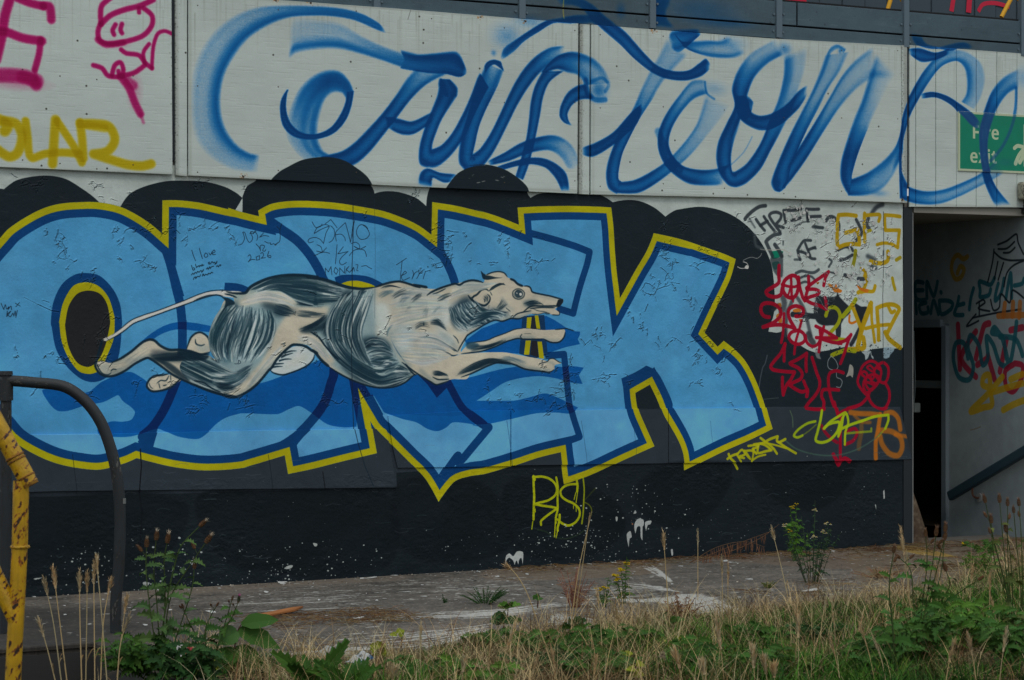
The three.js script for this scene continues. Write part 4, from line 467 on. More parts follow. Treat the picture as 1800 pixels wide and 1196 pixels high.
    pass('5204,1492 5262,1384 5387,1282 5572,1193 5722,1214 5828,1255', '5328,1479 5402,1384 5491,1322 5595,1287 5685,1314 5790,1286', 110, 1.4);
    pass('5476,1452 5535,1479 5610,1465 5670,1410', '5535,1274 5595,1260 5670,1280 5730,1314', 46);
    pass('6061,1684 6093,1597 6174,1524', '6247,1736 6320,1671 6468,1620', 80, 1.4);
    pass('6190,1539 6271,1583 6353,1620 6435,1598', '6223,1634 6312,1649 6402,1657 6485,1642', 40);
    const soft = (A, B, n) => { for (const [c, a] of [[[128, 152, 162], 0.34], [[186, 180, 162], 0.4], [[96, 114, 120], 0.16]]) S.hatch(A, B, n, 2.2, c, { a, blur: 1.6, jit: 0.12, len: [0.25, 0.8], under: 0 }); };
    soft('5649,1781 5791,1804 5949,1784 6077,1756', '5634,1523 5791,1567 5933,1596 6077,1626', 60); soft('5649,1509 5791,1524 5965,1509 6109,1422', '5728,1351 5870,1322 5997,1336 6077,1364', 50); soft('6077,1800 6190,1837 6312,1839 6435,1848', '6013,1698 6126,1757 6223,1779 6353,1810', 40);
    soft('4675,1166 4764,1267 4854,1368 4922,1444', '4764,1199 4845,1283 4922,1359 4990,1427', 40); soft('5023,1512 5124,1492 5197,1445 5255,1370', '5023,1459 5110,1438 5182,1384 5241,1330', 24); soft('4653,1720 4809,1771 4935,1757 5057,1689', '4674,1681 4809,1712 4935,1698 5015,1679', 30);
    for (const [a, b] of [['5657,1752 5704,1782 5759,1804', '5680,1731 5728,1753 5783,1775'], ['5791,1732 5838,1761 5878,1776', '5798,1703 5846,1733 5893,1755'], ['5973,1734 6029,1763 6077,1778', '5981,1712 6037,1734 6093,1756'], ['5822,1567 5870,1589 5925,1582', '5830,1538 5878,1560 5933,1553']]) S.hatch(a, b, 7, 1.8, INK, { a: 0.55, blur: 0.5, under: 0.15 });
  });
  clip(leg, () => { S.hatch('3803,1334 3911,1346 4006,1395 4084,1457', '3828,1279 3942,1303 4032,1352 4109,1383', 34, 1.3, [110, 116, 112], { a: 0.4, blur: 0.7, under: 0, len: [0.1, 0.4] }); S.hatch('4097,1383 4213,1395 4331,1401 4443,1382', '4109,1364 4213,1351 4331,1351 4443,1344', 40, 1.5, INK, { a: 0.7, blur: 0.5, under: 0, len: [0.2, 0.6] }); });
  // ---- contour
  const C = (s, w = 3.6, t = [0.12, 0.12]) => ink(s, w, 0.95, t);
  C('4366,1708 4411,1728 4462,1743 4519,1746 4555,1739', 2.4); C('3828,1470 3879,1493 3936,1529 3994,1572 4058,1597 4148,1629 4246,1664 4318,1689 4423,1726 4509,1747', 2); C('3860,1501 3911,1539 3981,1593 4058,1624 4148,1652 4252,1691 4311,1713 4396,1748 4476,1771 4562,1776 4609,1767', 1.6); S.fill('4519,1746! 4560,1734 4591,1727 4622,1710 4627,1693 4586,1681 4562,1661 4555,1651! 4568,1705 4550,1729', INK, { a: 0.92, blur: 0.5 }); ink('4560,1754 4601,1747 4643,1731', 3);
  C('4570,1769 4611,1759 4694,1761 4726,1795 4778,1825 4856,1854 4935,1869 5015,1874 5094,1871 5174,1861 5095,1865 5204,1850 5277,1831 5336,1810 5402,1798 5476,1795 5557,1806', 5.2); C('5550,1803 5610,1823 5670,1838 5730,1842 5820,1818 5869,1803', 4); C('5806,1822 5862,1816 5917,1807', 5); C('5909,1755 5933,1773 5981,1795 6029,1812 6109,1833 6142,1826 6174,1844 6223,1856 6271,1853 6312,1842', 3.8); ink('5949,1766 5989,1777 6045,1803', 2);
  S.fill('6291,1920! 6308,1905 6330,1894 6345,1903 6326,1891 6356,1888 6402,1878 6447,1876 6386,1868 6341,1861 6308,1867 6297,1894', INK, { a: 0.92, blur: 0.4 }); C('6330,1891 6371,1908 6424,1915 6462,1905 6484,1879', 2.4); C('6500,1870 6530,1860 6553,1840 6575,1830 6598,1823', 4.4); C('6598,1823 6629,1824 6650,1813 6663,1787 6713,1775 6797,1761 6852,1748 6890,1740', 3); C('6852,1670 6865,1653 6859,1638 6805,1640', 1.8);
  C('6613,1631 6568,1613 6507,1613 6447,1596 6394,1602 6334,1581 6259,1541 6192,1501 6178,1465', 3); C('6207,1455 6259,1462 6334,1472 6394,1495 6469,1519 6537,1544 6598,1550', 1.8); C('6828,1543 6875,1547 6914,1550 6976,1533', 2); C('6906,1530 6898,1496 6867,1465 6828,1458 6790,1463 6744,1483', 3); C('6744,1483 6675,1481 6598,1481 6553,1485 6477,1465 6394,1432 6297,1403 6222,1394 6148,1387', 2.6); ink('6591,1516 6575,1496 6591,1485', 1.8); ink('6598,1516 6659,1516', 1.2, 0.6); S.fill('6185,1455 6229,1462 6282,1442 6237,1415 6192,1422', TEAL, { a: 0.8, blur: 1.4 }); H('6215,1442 6334,1442 6462,1482', '6222,1402 6356,1428 6477,1472', 14, 1.7, dk);
  C('6736,1326 6774,1336 6790,1352 6821,1353 6859,1332 6883,1327', 1.8); C('6824,1285 6790,1266 6721,1273 6613,1287 6537,1315 6477,1329 6409,1329 6334,1306 6222,1260 6148,1237', 3.2); H('6432,1354 6522,1340 6598,1300', '6447,1368 6537,1361 6629,1333', 10, 1.8, sl); H('6148,1282 6259,1315 6394,1354', '6148,1249 6259,1288 6394,1334', 18, 2, dk);
  C('6065,1216 5981,1191 5933,1212 5846,1261 5791,1297 5735,1337', 3); C('5843,1258 5820,1253 5760,1208 5685,1181 5595,1175 5505,1189 5402,1224 5314,1266 5248,1307', 3.2); C('5248,1307 5197,1347 5161,1388 5132,1418', 5.2); C('5117,1526 5175,1492 5219,1438 5270,1384 5314,1350', 3.4); ink('5760,1327 5805,1272 5835,1251', 3.4);
  C('5174,1392 5128,1410 5100,1429 5063,1442 5008,1446 4981,1431 4940,1397 4899,1355 4868,1308 4845,1287 4809,1245 4764,1199 4710,1161 4648,1132 4595,1128 4550,1143 4475,1165 4409,1190 4366,1211', 4.6, [0.02, 0.1]); C('4366,1230 4431,1217 4488,1180 4541,1159', 2.6); C('4854,1293 4877,1274 4936,1261 4990,1273 5045,1292 5100,1318 5137,1352 5148,1388', 2.8); for (const s of ['4945,1393 4990,1406 5031,1408', '4927,1367 4967,1384 5008,1395', '4913,1346 4954,1357 4999,1357', '4886,1327 4913,1329 4949,1331', '4868,1306 4899,1312 4940,1312']) ink(s, 3, 0.92, [0, 0.7]);
  S.fill('4546,1159! 4595,1156 4639,1175 4684,1216! 4648,1179 4612,1158 4577,1150', INK, { a: 0.9, blur: 0.5 }); H('4488,1222 4541,1213 4612,1204', '4524,1176 4577,1167 4648,1183', 18, 2, dk); H('4559,1268 4630,1267 4684,1276', '4559,1226 4630,1225 4701,1242', 14, 1.4, sl);
  C('3803,1476 3768,1353! 3760,1322 3784,1282 3828,1260 3882,1266 3942,1293 4006,1336 4077,1368 4109,1355 4174,1311 4226,1273 4272,1248 4344,1216 4443,1177 4542,1147 4654,1130', 4, [0, 0.05]); C('3853,1339 3911,1363 3981,1408 4045,1459 4090,1477 4122,1471 4161,1439 4213,1417 4278,1416 4344,1407 4410,1388 4469,1391', 4.4); S.fill('4265,1417! 4344,1410 4396,1388 4463,1381 4443,1356 4344,1350 4278,1357 4187,1351 4122,1367 4187,1373 4259,1382', INK, { a: 0.85, blur: 1 }); S.fill('4084,1367 4148,1345 4213,1295 4278,1251 4344,1225 4278,1294 4213,1339 4148,1358', INK, { a: 0.8, blur: 1.2 });
  ink('3768,1347 3777,1316 3803,1279 3838,1269 3860,1285', 2); ink('3853,1288 3869,1303 3892,1297', 2); C('4278,1239 4252,1211 4213,1186 4148,1170 4103,1171 4076,1199 4087,1233 4119,1259 4174,1265 4213,1273', 3.6); ink('4135,1214 4161,1233 4194,1232 4213,1264', 2); ink('4148,1220 4158,1183', 1.6); ink('4174,1201 4200,1207', 2); ink('4223,1270 4225,1226', 1.4); ink('4090,1221 4097,1196 4116,1183', 1.8, 0.7); S.line('4298,1322 4403,1320', 2.2, [60, 88, 96], { a: 0.7, blur: 0.6 });
}
// ---- the strip of painted panels above: sweeping blue script, tags at the left end
const BLUE = [[84, 130, 172], [4, 80, 138], [0, 48, 98]], TUBE = [0, 1.75, 1.5, 1.2, 1.0, 1.05, 1.3, 1.75, 0], SOLID = [0, 1.9, 1.75, 1.5, 1.4, 1.6, 1.9, 0], GHOST = [0.06, 0.3, 0.24, 0.2, 0.2, 0.24, 0.32, 0.06];
function paintScript(S, F) {
  const B = (a, b, p = TUBE, o) => S.sweep(F, a, b, p, o);
  B('5614,3395 5541,3414 5396,3461 5253,3475 5110,3469 4970,3448 4839,3394 4710,3308 4619,3198 4555,3082 4528,2960 4533,2840 4564,2746 4628,2663 4710,2614 4775,2608', '5604,3412 5560,3458 5444,3509 5300,3532 5110,3533 4923,3522 4766,3502 4628,3449 4501,3355 4411,3238 4357,3114 4339,2985 4339,2848 4348,2746 4384,2653 4465,2570 4601,2506 4766,2495', [[0, 1.1, 1, 1, 1, 1.1, 0], [0, 1.1, 1, 1, 0.9, 0.8, 0], [0, 1.1, 0.7, 0.35, 0.28, 0.35, 0.02], [0, 1.1, 0.6, 0.24, 0.2, 0.26, 0.02], [0, 1.1, 0.6, 0.26, 0.18, 0.2, 0.02], [0, 1, 0.6, 0.4, 0.3, 0.25, 0.05]]);
  B('4970,3402 5007,3453 5158,3450 5300,3437 5444,3371 5589,3317 5736,3281 5854,3275 5712,3298 5826,3279 5942,3291 6094,3312 6135,3281 6174,3188', '4960,3183 5007,3230 5158,3265 5300,3273 5444,3251 5589,3219 5736,3183 5884,3173 5712,3183 5884,3166 6035,3164 6117,3151 6159,3166 6174,3185', [[0, 0.08, 0.12, 0.12, 0.2, 0.9, 0], [0.05, 0.26, 0.2, 0.18, 0.6, 1, 0], [0, 0.5, 0.7, 0.8, 0.8, 1, 0], TUBE.slice(0, 9).filter((_, i) => i % 1 === 0).slice(0, 7), SOLID.slice(0, 7)].map((p) => p.slice(0, 7)));
  B('4960,3008 4951,2982 4946,2894 4970,2816 5026,2762 5092,2743 5167,2751 5243,2793 5300,2867 5337,2948 5343,3010', '4951,3004 4914,2945 4906,2875 4923,2788 4979,2729 5063,2708 5158,2715 5262,2755 5338,2833 5377,2923 5396,3022', SOLID, { join: 'f' });
  B('5396,3013 5367,3082 5300,3141 5205,3140 5110,3095 5035,3021 4988,2931 4960,2842 4951,2728 4998,2643 5063,2584', '5338,2975 5310,3004 5253,3001 5205,2959 5177,2887 5158,2799 5162,2711 5196,2642 5243,2621', [[0, 1.1, 1.2, 1.2, 1.1, 0.9, 0], [0.1, 1.2, 1.4, 1.4, 1.2, 0.8, 0], [0.1, 0.9, 0.8, 1, 0.6, 0.9, 0], [0.1, 0.3, 0.4, 0.7, 0.45, 1, 0], [0.1, 0.2, 0.3, 0.7, 0.6, 1, 0]], { join: 'f' });
  B('5186,2615 5310,2646 5396,2703 5492,2795 5589,2898 5677,3009 5746,3112 5800,3177', '5110,2515 5262,2529 5396,2561 5492,2635 5589,2746 5687,2867 5785,2988 5874,3073 5954,3123 6034,3159', [SOLID, TUBE, TUBE, [0, 0.6, 0.35, 0.3, 0.3, 0.35, 0.6, 0.9, 0]], { join: 'f' });
  B('5594,2876 5697,2867 5785,2853 5874,2889 5934,2923', '5628,2801 5716,2765 5795,2768 5874,2812 5934,2860');
  B('5977,3126 5968,3039 5931,2943 5884,2835 5849,2729 5836,2655 5844,2581 5896,2562', '6108,3025 6059,2959 6000,2872 5960,2786 5936,2722 5933,2685 5942,2674 5965,2681', [SOLID, TUBE, TUBE, TUBE], { join: 'u' }); B('5979,3129 5972,3082 6012,3020', '6059,3128 6112,3078 6106,3023', SOLID, { join: 'u' });
  B('5942,2685 6000,2714 6070,2791 6141,2910 6200,3030 6247,3149 6265,3182', '5838,2613 5907,2563 5977,2576 6070,2653 6153,2762 6212,2882 6283,3013 6330,3090', TUBE, { join: 'u' });
  B('6307,3248 6259,3139 6212,3009 6176,2901 6141,2794 6117,2687 6117,2602 6153,2561', '6438,3202 6378,3081 6307,2950 6259,2841 6229,2723 6214,2659 6223,2638 6235,2627', [[0, 1.1, 0.5, 0.3, 0.3, 0.5, 0.9, 0], TUBE.slice(0, 8), TUBE.slice(0, 8), TUBE.slice(0, 8)].map((p) => p.slice(0, 8)), { join: 'i' }); B('6301,3227 6318,3254 6366,3273 6414,3265', '6307,3184 6342,3229 6378,3242 6438,3202', SOLID, { join: 'i' });
  B('6212,2658 6271,2703 6342,2802 6402,2912 6462,3032 6522,3142 6595,3243 6680,3323 6777,3378 6888,3395', '6153,2550 6259,2564 6330,2631 6390,2719 6474,2872 6534,2982 6607,3093 6692,3195 6777,3264 6876,3335', [TUBE, TUBE, TUBE, TUBE, [0, 0.8, 0.3, 0.2, 0.18, 0.2, 0.3, 0.3, 0]], { join: 'i', fade: [1, 0] });
  B('6716,3217 6814,3315 6913,3357 7012,3356 7112,3321 7187,3254 7231,3169', '6728,3207 6826,3234 6900,3217 6975,3205 7018,3169 7037,3148', [SOLID, TUBE, [0, 0.9, 0.6, 0.4, 0.4, 0.5, 0.6, 0.9, 0], [0.05, 0.3, 0.2, 0.15, 0.2, 0.4, 0.5, 0.8, 0]], { join: 's' });
  B('6716,3217 6661,3117 6631,3008 6616,2878 6595,2759 6558,2639 6522,2531', '6876,3226 6777,3156 6728,3056 6706,2947 6682,2838 6655,2729 6621,2609 6580,2511', TUBE, { join: 's' });
  S.puff(F, ...M('7137,3115'), 70, 70, 0.7); S.dot(F, '7043,3181 7055,3094 7112,3053 7187,3057', 9, 0.6); S.dot(F, '7087,3172 7162,3198 7212,3157 7187,3112', 6, 0.4);
  B('7062,3160 6975,3139 6900,3086 6851,2997 6845,2932 6876,2895 6937,2876', '7112,3053 7012,3049 6944,3013 6907,2956 6910,2913 6925,2887 6940,2874');
  B('6318,2620 6438,2678 6558,2747 6692,2793 6814,2809 6913,2772 6975,2698 6999,2601', '6336,2594 6474,2626 6595,2673 6692,2698 6777,2702 6851,2661 6900,2598 6937,2588', [SOLID, TUBE, TUBE, [0, 0.5, 0.35, 0.3, 0.3, 0.4, 0.6, 0.6, 0], [0, 0.1, 0.1, 0.1, 0.14, 0.2, 0.2, 0.2, 0]]); B('6366,2579 6510,2627 6631,2655 6741,2652 6839,2612 6900,2554 6920,2446', '6414,2565 6558,2602 6655,2611 6741,2592 6802,2540 6839,2487 6857,2444', SOLID);
  B('5832,2455 5847,2529 5896,2560 5989,2536 6112,2530', '5931,2442 5931,2485 5942,2501 6012,2473 6059,2478'); S.puff(F, ...M('5884,2478'), 50, 40, 0.35);
  B('6412,3284 6438,3352 6522,3411 6631,3482 6741,3545 6851,3572 6975,3602 7124,3606 7256,3571', '6428,3274 6510,3335 6582,3404 6692,3475 6802,3538 6925,3544 7099,3566 7263,3555', [[0, 0.8, 1.1, 1.1, 1, 0], SOLID, SOLID, [0, 1, 0.8, 0.7, 0.8, 0]].map((p) => p.slice(0, 6))); S.puff(F, ...M('6462,3428'), 120, 90, 0.32); S.puff(F, ...M('6631,3536'), 130, 50, 0.3); S.puff(F, ...M('6366,3316'), 22, 22, 0.5);
  B('6814,3721 6975,3722 7087,3686 7187,3616 7339,3516 7405,3457 7497,3372 7590,3303 7709,3276 7830,3288 7911,3339 7965,3374 8001,3338', '6851,3659 6962,3666 7037,3639 7124,3546 7300,3428 7405,3344 7537,3260 7656,3219 7803,3214 7925,3247 7992,3297', [[0, 0.5, 0.6, 0.5, 0.7, 0.6, 0.4, 0], SOLID, TUBE.slice(0, 8), SOLID, SOLID]);
  B('7663,3502 7590,3366 7523,3260 7458,3142 7392,3003 7300,2863 7223,2701 7190,2576 7207,2475 7274,2438', '7830,3392 7723,3294 7629,3197 7537,3067 7458,2961 7379,2832 7314,2705 7284,2579 7287,2534 7307,2521', [GHOST.slice(0, 8), [0.05, 0.5, 0.34, 0.3, 0.3, 0.34, 0.6, 0.05], TUBE.slice(0, 8), TUBE.slice(0, 8)], { join: 't', fade: [0, 1] });
  B('7016,2738 7119,2776 7248,2849 7366,2968 7464,3046', '7016,2688 7093,2676 7210,2735 7327,2819 7431,2914 7471,3024', SOLID);
  B('7294,2521 7405,2538 7537,2599 7669,2684 7803,2816 7884,2923 7925,3028 7954,3133', '7261,2445 7431,2448 7563,2509 7723,2617 7857,2726 7992,2870 8102,2990 8170,3075', [TUBE, TUBE, [0, 0.8, 0.6, 0.5, 0.45, 0.45, 0.5, 0.7, 0], [0, 0.6, 0.3, 0.25, 0.2, 0.2, 0.2, 0.2, 0.04], [0, 0.3, 0.14, 0.12, 0.12, 0.1, 0.1, 0.08, 0]], { join: 't', fade: [1, 0] });
  B('7979,3227 7857,3221 7750,3112 7656,2993 7596,2876 7587,2761 7629,2660 7709,2583 7830,2523 7992,2514 8102,2521', '7986,3129 7938,3121 7857,3082 7763,2986 7696,2880 7676,2787 7709,2709 7790,2643 7911,2624 8047,2635 8170,2680', [[0, 0.4, 0.28, 0.2, 0.2, 0.3, 0.7, 0.9, 0], [0, 0.9, 0.6, 0.4, 0.4, 0.5, 0.7, 1, 0], TUBE, TUBE, TUBE, [0, 0.5, 0.3, 0.22, 0.2, 0.2, 0.3, 0.8, 0]]); S.puff(F, ...M('8020,3171'), 130, 60, 0.18); S.dot(F, '7958,3214 7972,3140 8033,3103', 4, 0.5); S.dot(F, '7590,2864 7643,2763 7696,2651 7763,2619', 13, 0.45); S.dot(F, '8170,2668 8267,2753 8336,2861', 2.4, 0.3);
  B('8531,3544 8322,3432 8218,3310 8170,3179 8191,3064 8129,2945 8061,2815 8044,2698 8074,2595 8143,2522 8211,2511', '8595,3431 8475,3371 8364,3271 8308,3163 8287,3069 8253,2962 8198,2843 8170,2738 8170,2645 8184,2610 8211,2611', [[0, 0.2, 0.2, 0.2, 0.25, 0.4, 0.8, 1, 0], [0.02, 0.4, 0.3, 0.25, 0.4, 0.5, 0.7, 1, 0], TUBE, SOLID.concat(0).slice(0, 9), TUBE, TUBE], { join: 'o', fade: [0, 1] }); B('8191,3122 8218,3135 8301,3139 8350,3095', '8198,3064 8253,2962 8294,2976 8336,3048', SOLID, { a: 0.7 });
  B('8156,2519 8211,2511 8294,2544 8405,2641 8489,2773 8573,2906 8658,3051 8715,3195 8772,3352 8789,3507', '8173,2622 8198,2622 8294,2684 8405,2829 8475,2984 8545,3128 8588,3295 8590,3424', [TUBE, TUBE, TUBE, [0, 0.5, 0.5, 0.5, 0.5, 0.6, 0.7, 1, 0], [0.02, 0.18, 0.2, 0.2, 0.3, 0.6, 0.8, 1, 0], [0.02, 0.14, 0.16, 0.16, 0.2, 0.4, 0.7, 0.9, 0]], { join: 'o', fade: [1, 0] }); S.puff(F, ...M('8602,3472'), 60, 50, 0.5);
  B('8308,3128 8329,3036 8405,3010 8517,3039 8630,3109 8715,3195 8793,3241', '8191,3064 8253,2962 8377,2912 8489,2923 8602,2978 8715,3066 8786,3164', [SOLID, SOLID, TUBE.slice(0, 8), SOLID, [0, 0.9, 0.5, 0.3, 0.3, 0.5, 0.9, 0]]);
  B('7709,3539 7763,3479 7857,3485 7965,3498 8074,3504 8143,3543', '7790,3435 7884,3406 7992,3384 8102,3379 8211,3391 8294,3430', [SOLID, [0, 1, 0.8, 0.5, 0.4, 0.6, 1, 0], [0.02, 0.9, 0.4, 0.2, 0.2, 0.4, 0.9, 0], [0.02, 0.5, 0.2, 0.14, 0.14, 0.2, 0.5, 0]]); B('7669,3502 7696,3544 7776,3561 7925,3570', '7696,3418 7750,3404 7817,3448 7925,3536', [[0, 1, 0.7, 0.5, 0.7, 1, 0], SOLID.slice(0, 7)]); S.puff(F, ...M('8184,3482'), 120, 60, 0.2);
  B('8934,3448 8888,3332 8813,3178 8722,3024 8633,2870 8543,2693 8487,2555 8514,2500 8558,2492', '9140,3485 9071,3355 8979,3237 8888,3094 8790,2939 8700,2773 8655,2684 8633,2597 8603,2521', [[0.02, 0.9, 0.3, 0.24, 0.22, 0.24, 0.4, 0.02], [0, 0.9, 0.4, 0.3, 0.3, 0.4, 0.8, 0], TUBE.slice(0, 8), TUBE.slice(0, 8)], { join: 'n' }); B('8934,3435 8979,3507 9040,3536 9117,3509', '8964,3424 9002,3477 9055,3499 9086,3469', [0, 0.7, 0.5, 0], { join: 'n' }); S.puff(F, ...M('9063,3487'), 18, 18, 0.6); S.puff(F, ...M('8551,2557'), 40, 40, 0.3);
  B('8640,2696 8752,2850 8873,3018 8979,3174 9086,3330 9209,3451 9349,3542', '8573,2493 8655,2572 8775,2714 8918,2907 9063,3090 9201,3223 9286,3278 9380,3327', [TUBE, TUBE, [0, 0.9, 0.5, 0.4, 0.4, 0.5, 0.7, 0.95, 0], [0.02, 0.7, 0.3, 0.22, 0.2, 0.2, 0.3, 0.5, 0], [0.02, 0.3, 0.16, 0.14, 0.14, 0.14, 0.18, 0.3, 0]], { join: 'n', fade: [1, 0] });
  B('9364,3498 9302,3317 9240,3149 9178,3019 9117,2865 9068,2712 9068,2586 9132,2487', '9536,3368 9458,3236 9349,3053 9294,2949 9225,2806 9181,2691 9160,2608 9178,2590', [[0.02, 0.4, 0.2, 0.14, 0.1, 0.06, 0.02], [0, 0.9, 0.4, 0.2, 0.14, 0.1, 0.02], [0, 1, 0.7, 0.5, 0.4, 0.4, 0.1], SOLID.slice(0, 7), TUBE.slice(0, 7)].map((p) => p.slice(0, 7)), { join: 'm', fade: [0, 1] }); S.puff(F, ...M('9395,3347'), 110, 34, 0.3);
  B('9163,2602 9302,2657 9458,2764 9552,2870 9618,3065', '9132,2481 9302,2486 9427,2534 9536,2652 9607,2757', [TUBE, [0, 1, 0.7, 0.5, 0.4, 0.4, 0.4, 0.6, 0], [0, 1, 0.8, 0.5, 0.35, 0.3, 0.3, 0.4, 0], SOLID.concat(0).slice(0, 9)], { join: 'm', fade: [1, 0.2] }); S.puff(F, ...M('9395,2508'), 90, 26, 0.3);
  B('9576,2481 9571,2730 9577,2910 9607,3064 9655,3182 9726,3301 9806,3408 9918,3511 10031,3557 10177,3553 10308,3482 10350,3373 10317,3241 10251,3140', '9663,2567 9603,2667 9596,2782 9618,2911 9671,3055 9742,3173 9838,3307 9950,3429 10080,3478 10153,3434 10177,3338 10169,3246 10128,3192', [TUBE, SOLID.concat(0).slice(0, 9), TUBE, TUBE, [0, 0.9, 0.7, 0.5, 0.5, 0.6, 0.8, 1, 0], [0, 0.3, 0.3, 0.3, 0.4, 0.6, 0.8, 1, 0], [0, 0.25, 0.25, 0.25, 0.3, 0.4, 0.7, 1, 0], [0, 0.2, 0.2, 0.2, 0.3, 0.4, 0.5, 0.7, 0]], { join: 'c' });
  B('9623,2604 9663,2567 9806,2539 9966,2557 10128,2608 10308,2685 10440,2788', '9576,2475 9742,2441 9934,2446 10112,2503 10276,2573 10407,2630 10523,2686', [TUBE, [0, 1, 0.7, 0.4, 0.35, 0.4, 0.5, 0.8, 0], [0, 1, 0.7, 0.4, 0.3, 0.35, 0.45, 0.7, 0], [0, 0.5, 0.3, 0.2, 0.2, 0.2, 0.3, 0.4, 0]], { join: 'c', fade: [1, 0] });
  B('9766,3226 9870,3247 9999,3225 10128,3169 10218,3119 10300,3044', '9774,3190 9902,3207 10031,3162 10128,3088 10210,3021 10284,2991', SOLID);
  B('10674,3463 10523,3396 10407,3285 10341,3151 10289,3018 10284,2887 10300,2757 10333,2627 10383,2524 10432,2447', '10657,3311 10557,3266 10460,3156 10394,3022 10366,2903 10371,2786 10399,2669 10465,2566 10590,2458', [[0.02, 0.3, 0.3, 0.3, 0.4, 0.6, 1, 0], [0, 0.9, 0.8, 0.6, 0.6, 0.8, 1, 0], SOLID, SOLID, SOLID, [0, 1, 0.8, 0.6, 0.5, 0.5, 0.7, 0]]); S.dot(F, '10632,3309 10624,3164 10573,3004 10490,2869 10391,2773', 7, 0.7); S.puff(F, ...M('10691,3392'), 60, 90, 0.2); S.puff(F, ...M('10523,2765'), 110, 40, 0.2);
  B('9655,3541 9758,3554 9902,3530 10031,3570', '9671,3503 9774,3452 9902,3476 10015,3524', [TUBE, SOLID]); B('9686,3658 9694,3620 9742,3572 9870,3554 9999,3587 10128,3615 10210,3613', '9774,3651 9790,3607 9838,3578 9918,3567 10031,3550 10128,3580 10243,3587', SOLID.slice(0, 6), { a: 0.8 });
}
function paintStrip(S, R) {
  const g = S.g; g.fillStyle = css(WHITE); g.fillRect(0, 0, S.W, S.H);
  // grain of the plywood: fine long horizontal checks
  for (let i = 0; i < 2600; i++) { const r = S.r, x = r() * S.W, y = r() * S.H, l = (20 + r() * 140) * S.s; g.strokeStyle = css(r() < 0.7 ? [112, 118, 114] : [176, 180, 178], 0.05 + r() * 0.16); g.lineWidth = 0.6 + r() * 0.8; g.beginPath(); g.moveTo(x, y); g.quadraticCurveTo(x + l / 2, y + (r() - 0.5) * 3, x + l, y + (r() - 0.5) * 2); g.stroke(); if (R && i % 2) { R.g.strokeStyle = 'rgba(0,0,0,0.35)'; R.g.lineWidth = 1; R.g.beginPath(); R.g.moveTo(x * R.s / S.s, y * R.s / S.s); R.g.lineTo((x + l) * R.s / S.s, y * R.s / S.s); R.g.stroke(); } }
  // grime along seams and the upper edge
  for (const [a, w, al] of [['4241,3526! 4248,2455!', 9, 0.3], ['4333,3532! 4333,2424!', 4, 0.25], ['7008,3553! 6999,2417!', 9, 0.35], ['7102,3559! 7097,2420!', 2.5, 0.25], ['9634,3603! 9639,2435!', 10, 0.35], ['3003,2445! 3199,2465! 4245,2461! 4764,2455! 8484,2441! 9639,2443! 11255,2429!', 4, 0.3], ['4223,3555! 5712,3554! 7012,3550! 8484,3544! 9585,3560! 11255,3577!', 5, 0.35]]) S.line(a, w, [84, 84, 76], { a: al, blur: 2 });
  for (let i = 0; i < 1500; i++) { const r = S.r, u = [4237, 7010, 9605][Math.floor(r() * 3)] + (r() - 0.5) * 110 * r() * r() + (r() - 0.5) * 12, v = 2440 + r() * 1120; g.fillStyle = css([50, 54, 50], 0.2 + 0.5 * r()); g.fillRect(S.X(u), S.Y(v), 0.6 + r() * 2, 0.6 + r() * 2.6); }
  for (let i = 0; i < 260; i++) { const r = S.r, x = r() * S.W, y = S.Y(3555) + r() * r() * 160 * S.s, l = (60 + r() * 420) * S.s, gr = g.createLinearGradient(0, y, 0, y + l); gr.addColorStop(0, css([96, 98, 88], 0.05 + 0.14 * r())); gr.addColorStop(1, css([96, 98, 88], 0)); g.fillStyle = gr; g.fillRect(x, y, 1 + r() * 5, l); }
  const F = S.sprayField(); S.joins = {};
  paintScript(S, F); for (let i = 0; i < F.length; i++) F[i] *= 1.15; S.lay(F, ...BLUE, 0.62, 0.7);
  const P = S.sprayField(), mg = (s, w, a = 1) => S.dot(P, s, w, a);
  mg('3166,3089 3199,3230 3215,3338 3244,3439', 13); mg('3290,3451 3365,3427 3441,3416', 11); mg('3441,3416 3478,3414 3487,3340', 12, 0.9); mg('3182,3254 3232,3249 3323,3222 3432,3212', 12); mg('3424,3220 3415,3136 3390,3044', 9, 0.9); mg('3390,3044 3399,2986', 6, 0.3); mg('3166,2998 3249,3003 3332,2999 3399,2978', 20, 0.75); mg('3315,2998 3373,2985 3399,2953', 16, 0.6); S.puff(P, ...M('3298,2956'), 190, 40, 0.16);
  mg('3850,3498 3790,3444 3781,3384 3785,3334', 7.4, 0.95); mg('3785,3334 3841,3388 3928,3428 4015,3455 4103,3499', 7.6); mg('4042,3444 4094,3405 4094,3346 4042,3283 3945,3243 3841,3220 3781,3233 3765,3283 3781,3334', 7); mg('3764,3241 3815,3214 3919,3233', 9, 0.7); mg('4015,3442 4015,3417', 6); mg('3872,3336 3854,3301 3863,3276', 6.4); mg('3911,3342 3902,3308 3911,3288', 6.4); mg('3906,3190 3937,3171 4015,3163 4050,3123 4094,3091', 6.4); mg('4050,3123 4042,3181 4077,3234', 5.4); mg('4094,3091 4103,3219 4130,3297 4174,3317 4227,3299', 5.2); mg('4050,3106 3989,3060 3928,3040 3876,3028 3824,3034 3790,3074 3738,3088', 6.6); mg('3850,3035 3867,3095 3902,3114 3919,3073 3911,3030', 6.4); mg('3889,3063 3893,3046', 6); mg('3902,3030 3954,2965 3989,2882 4024,2816', 11, 0.8); mg('3945,3007 3980,2983', 14, 0.5); mg('4024,2816 4042,2766', 5, 0.3); S.puff(P, ...M('3989,2950'), 50, 120, 0.12); S.puff(P, ...M('3876,3222'), 90, 30, 0.12);
  S.lay(P, [150, 40, 92], [130, 2, 70], [112, 0, 58], 0.5, 0.7);
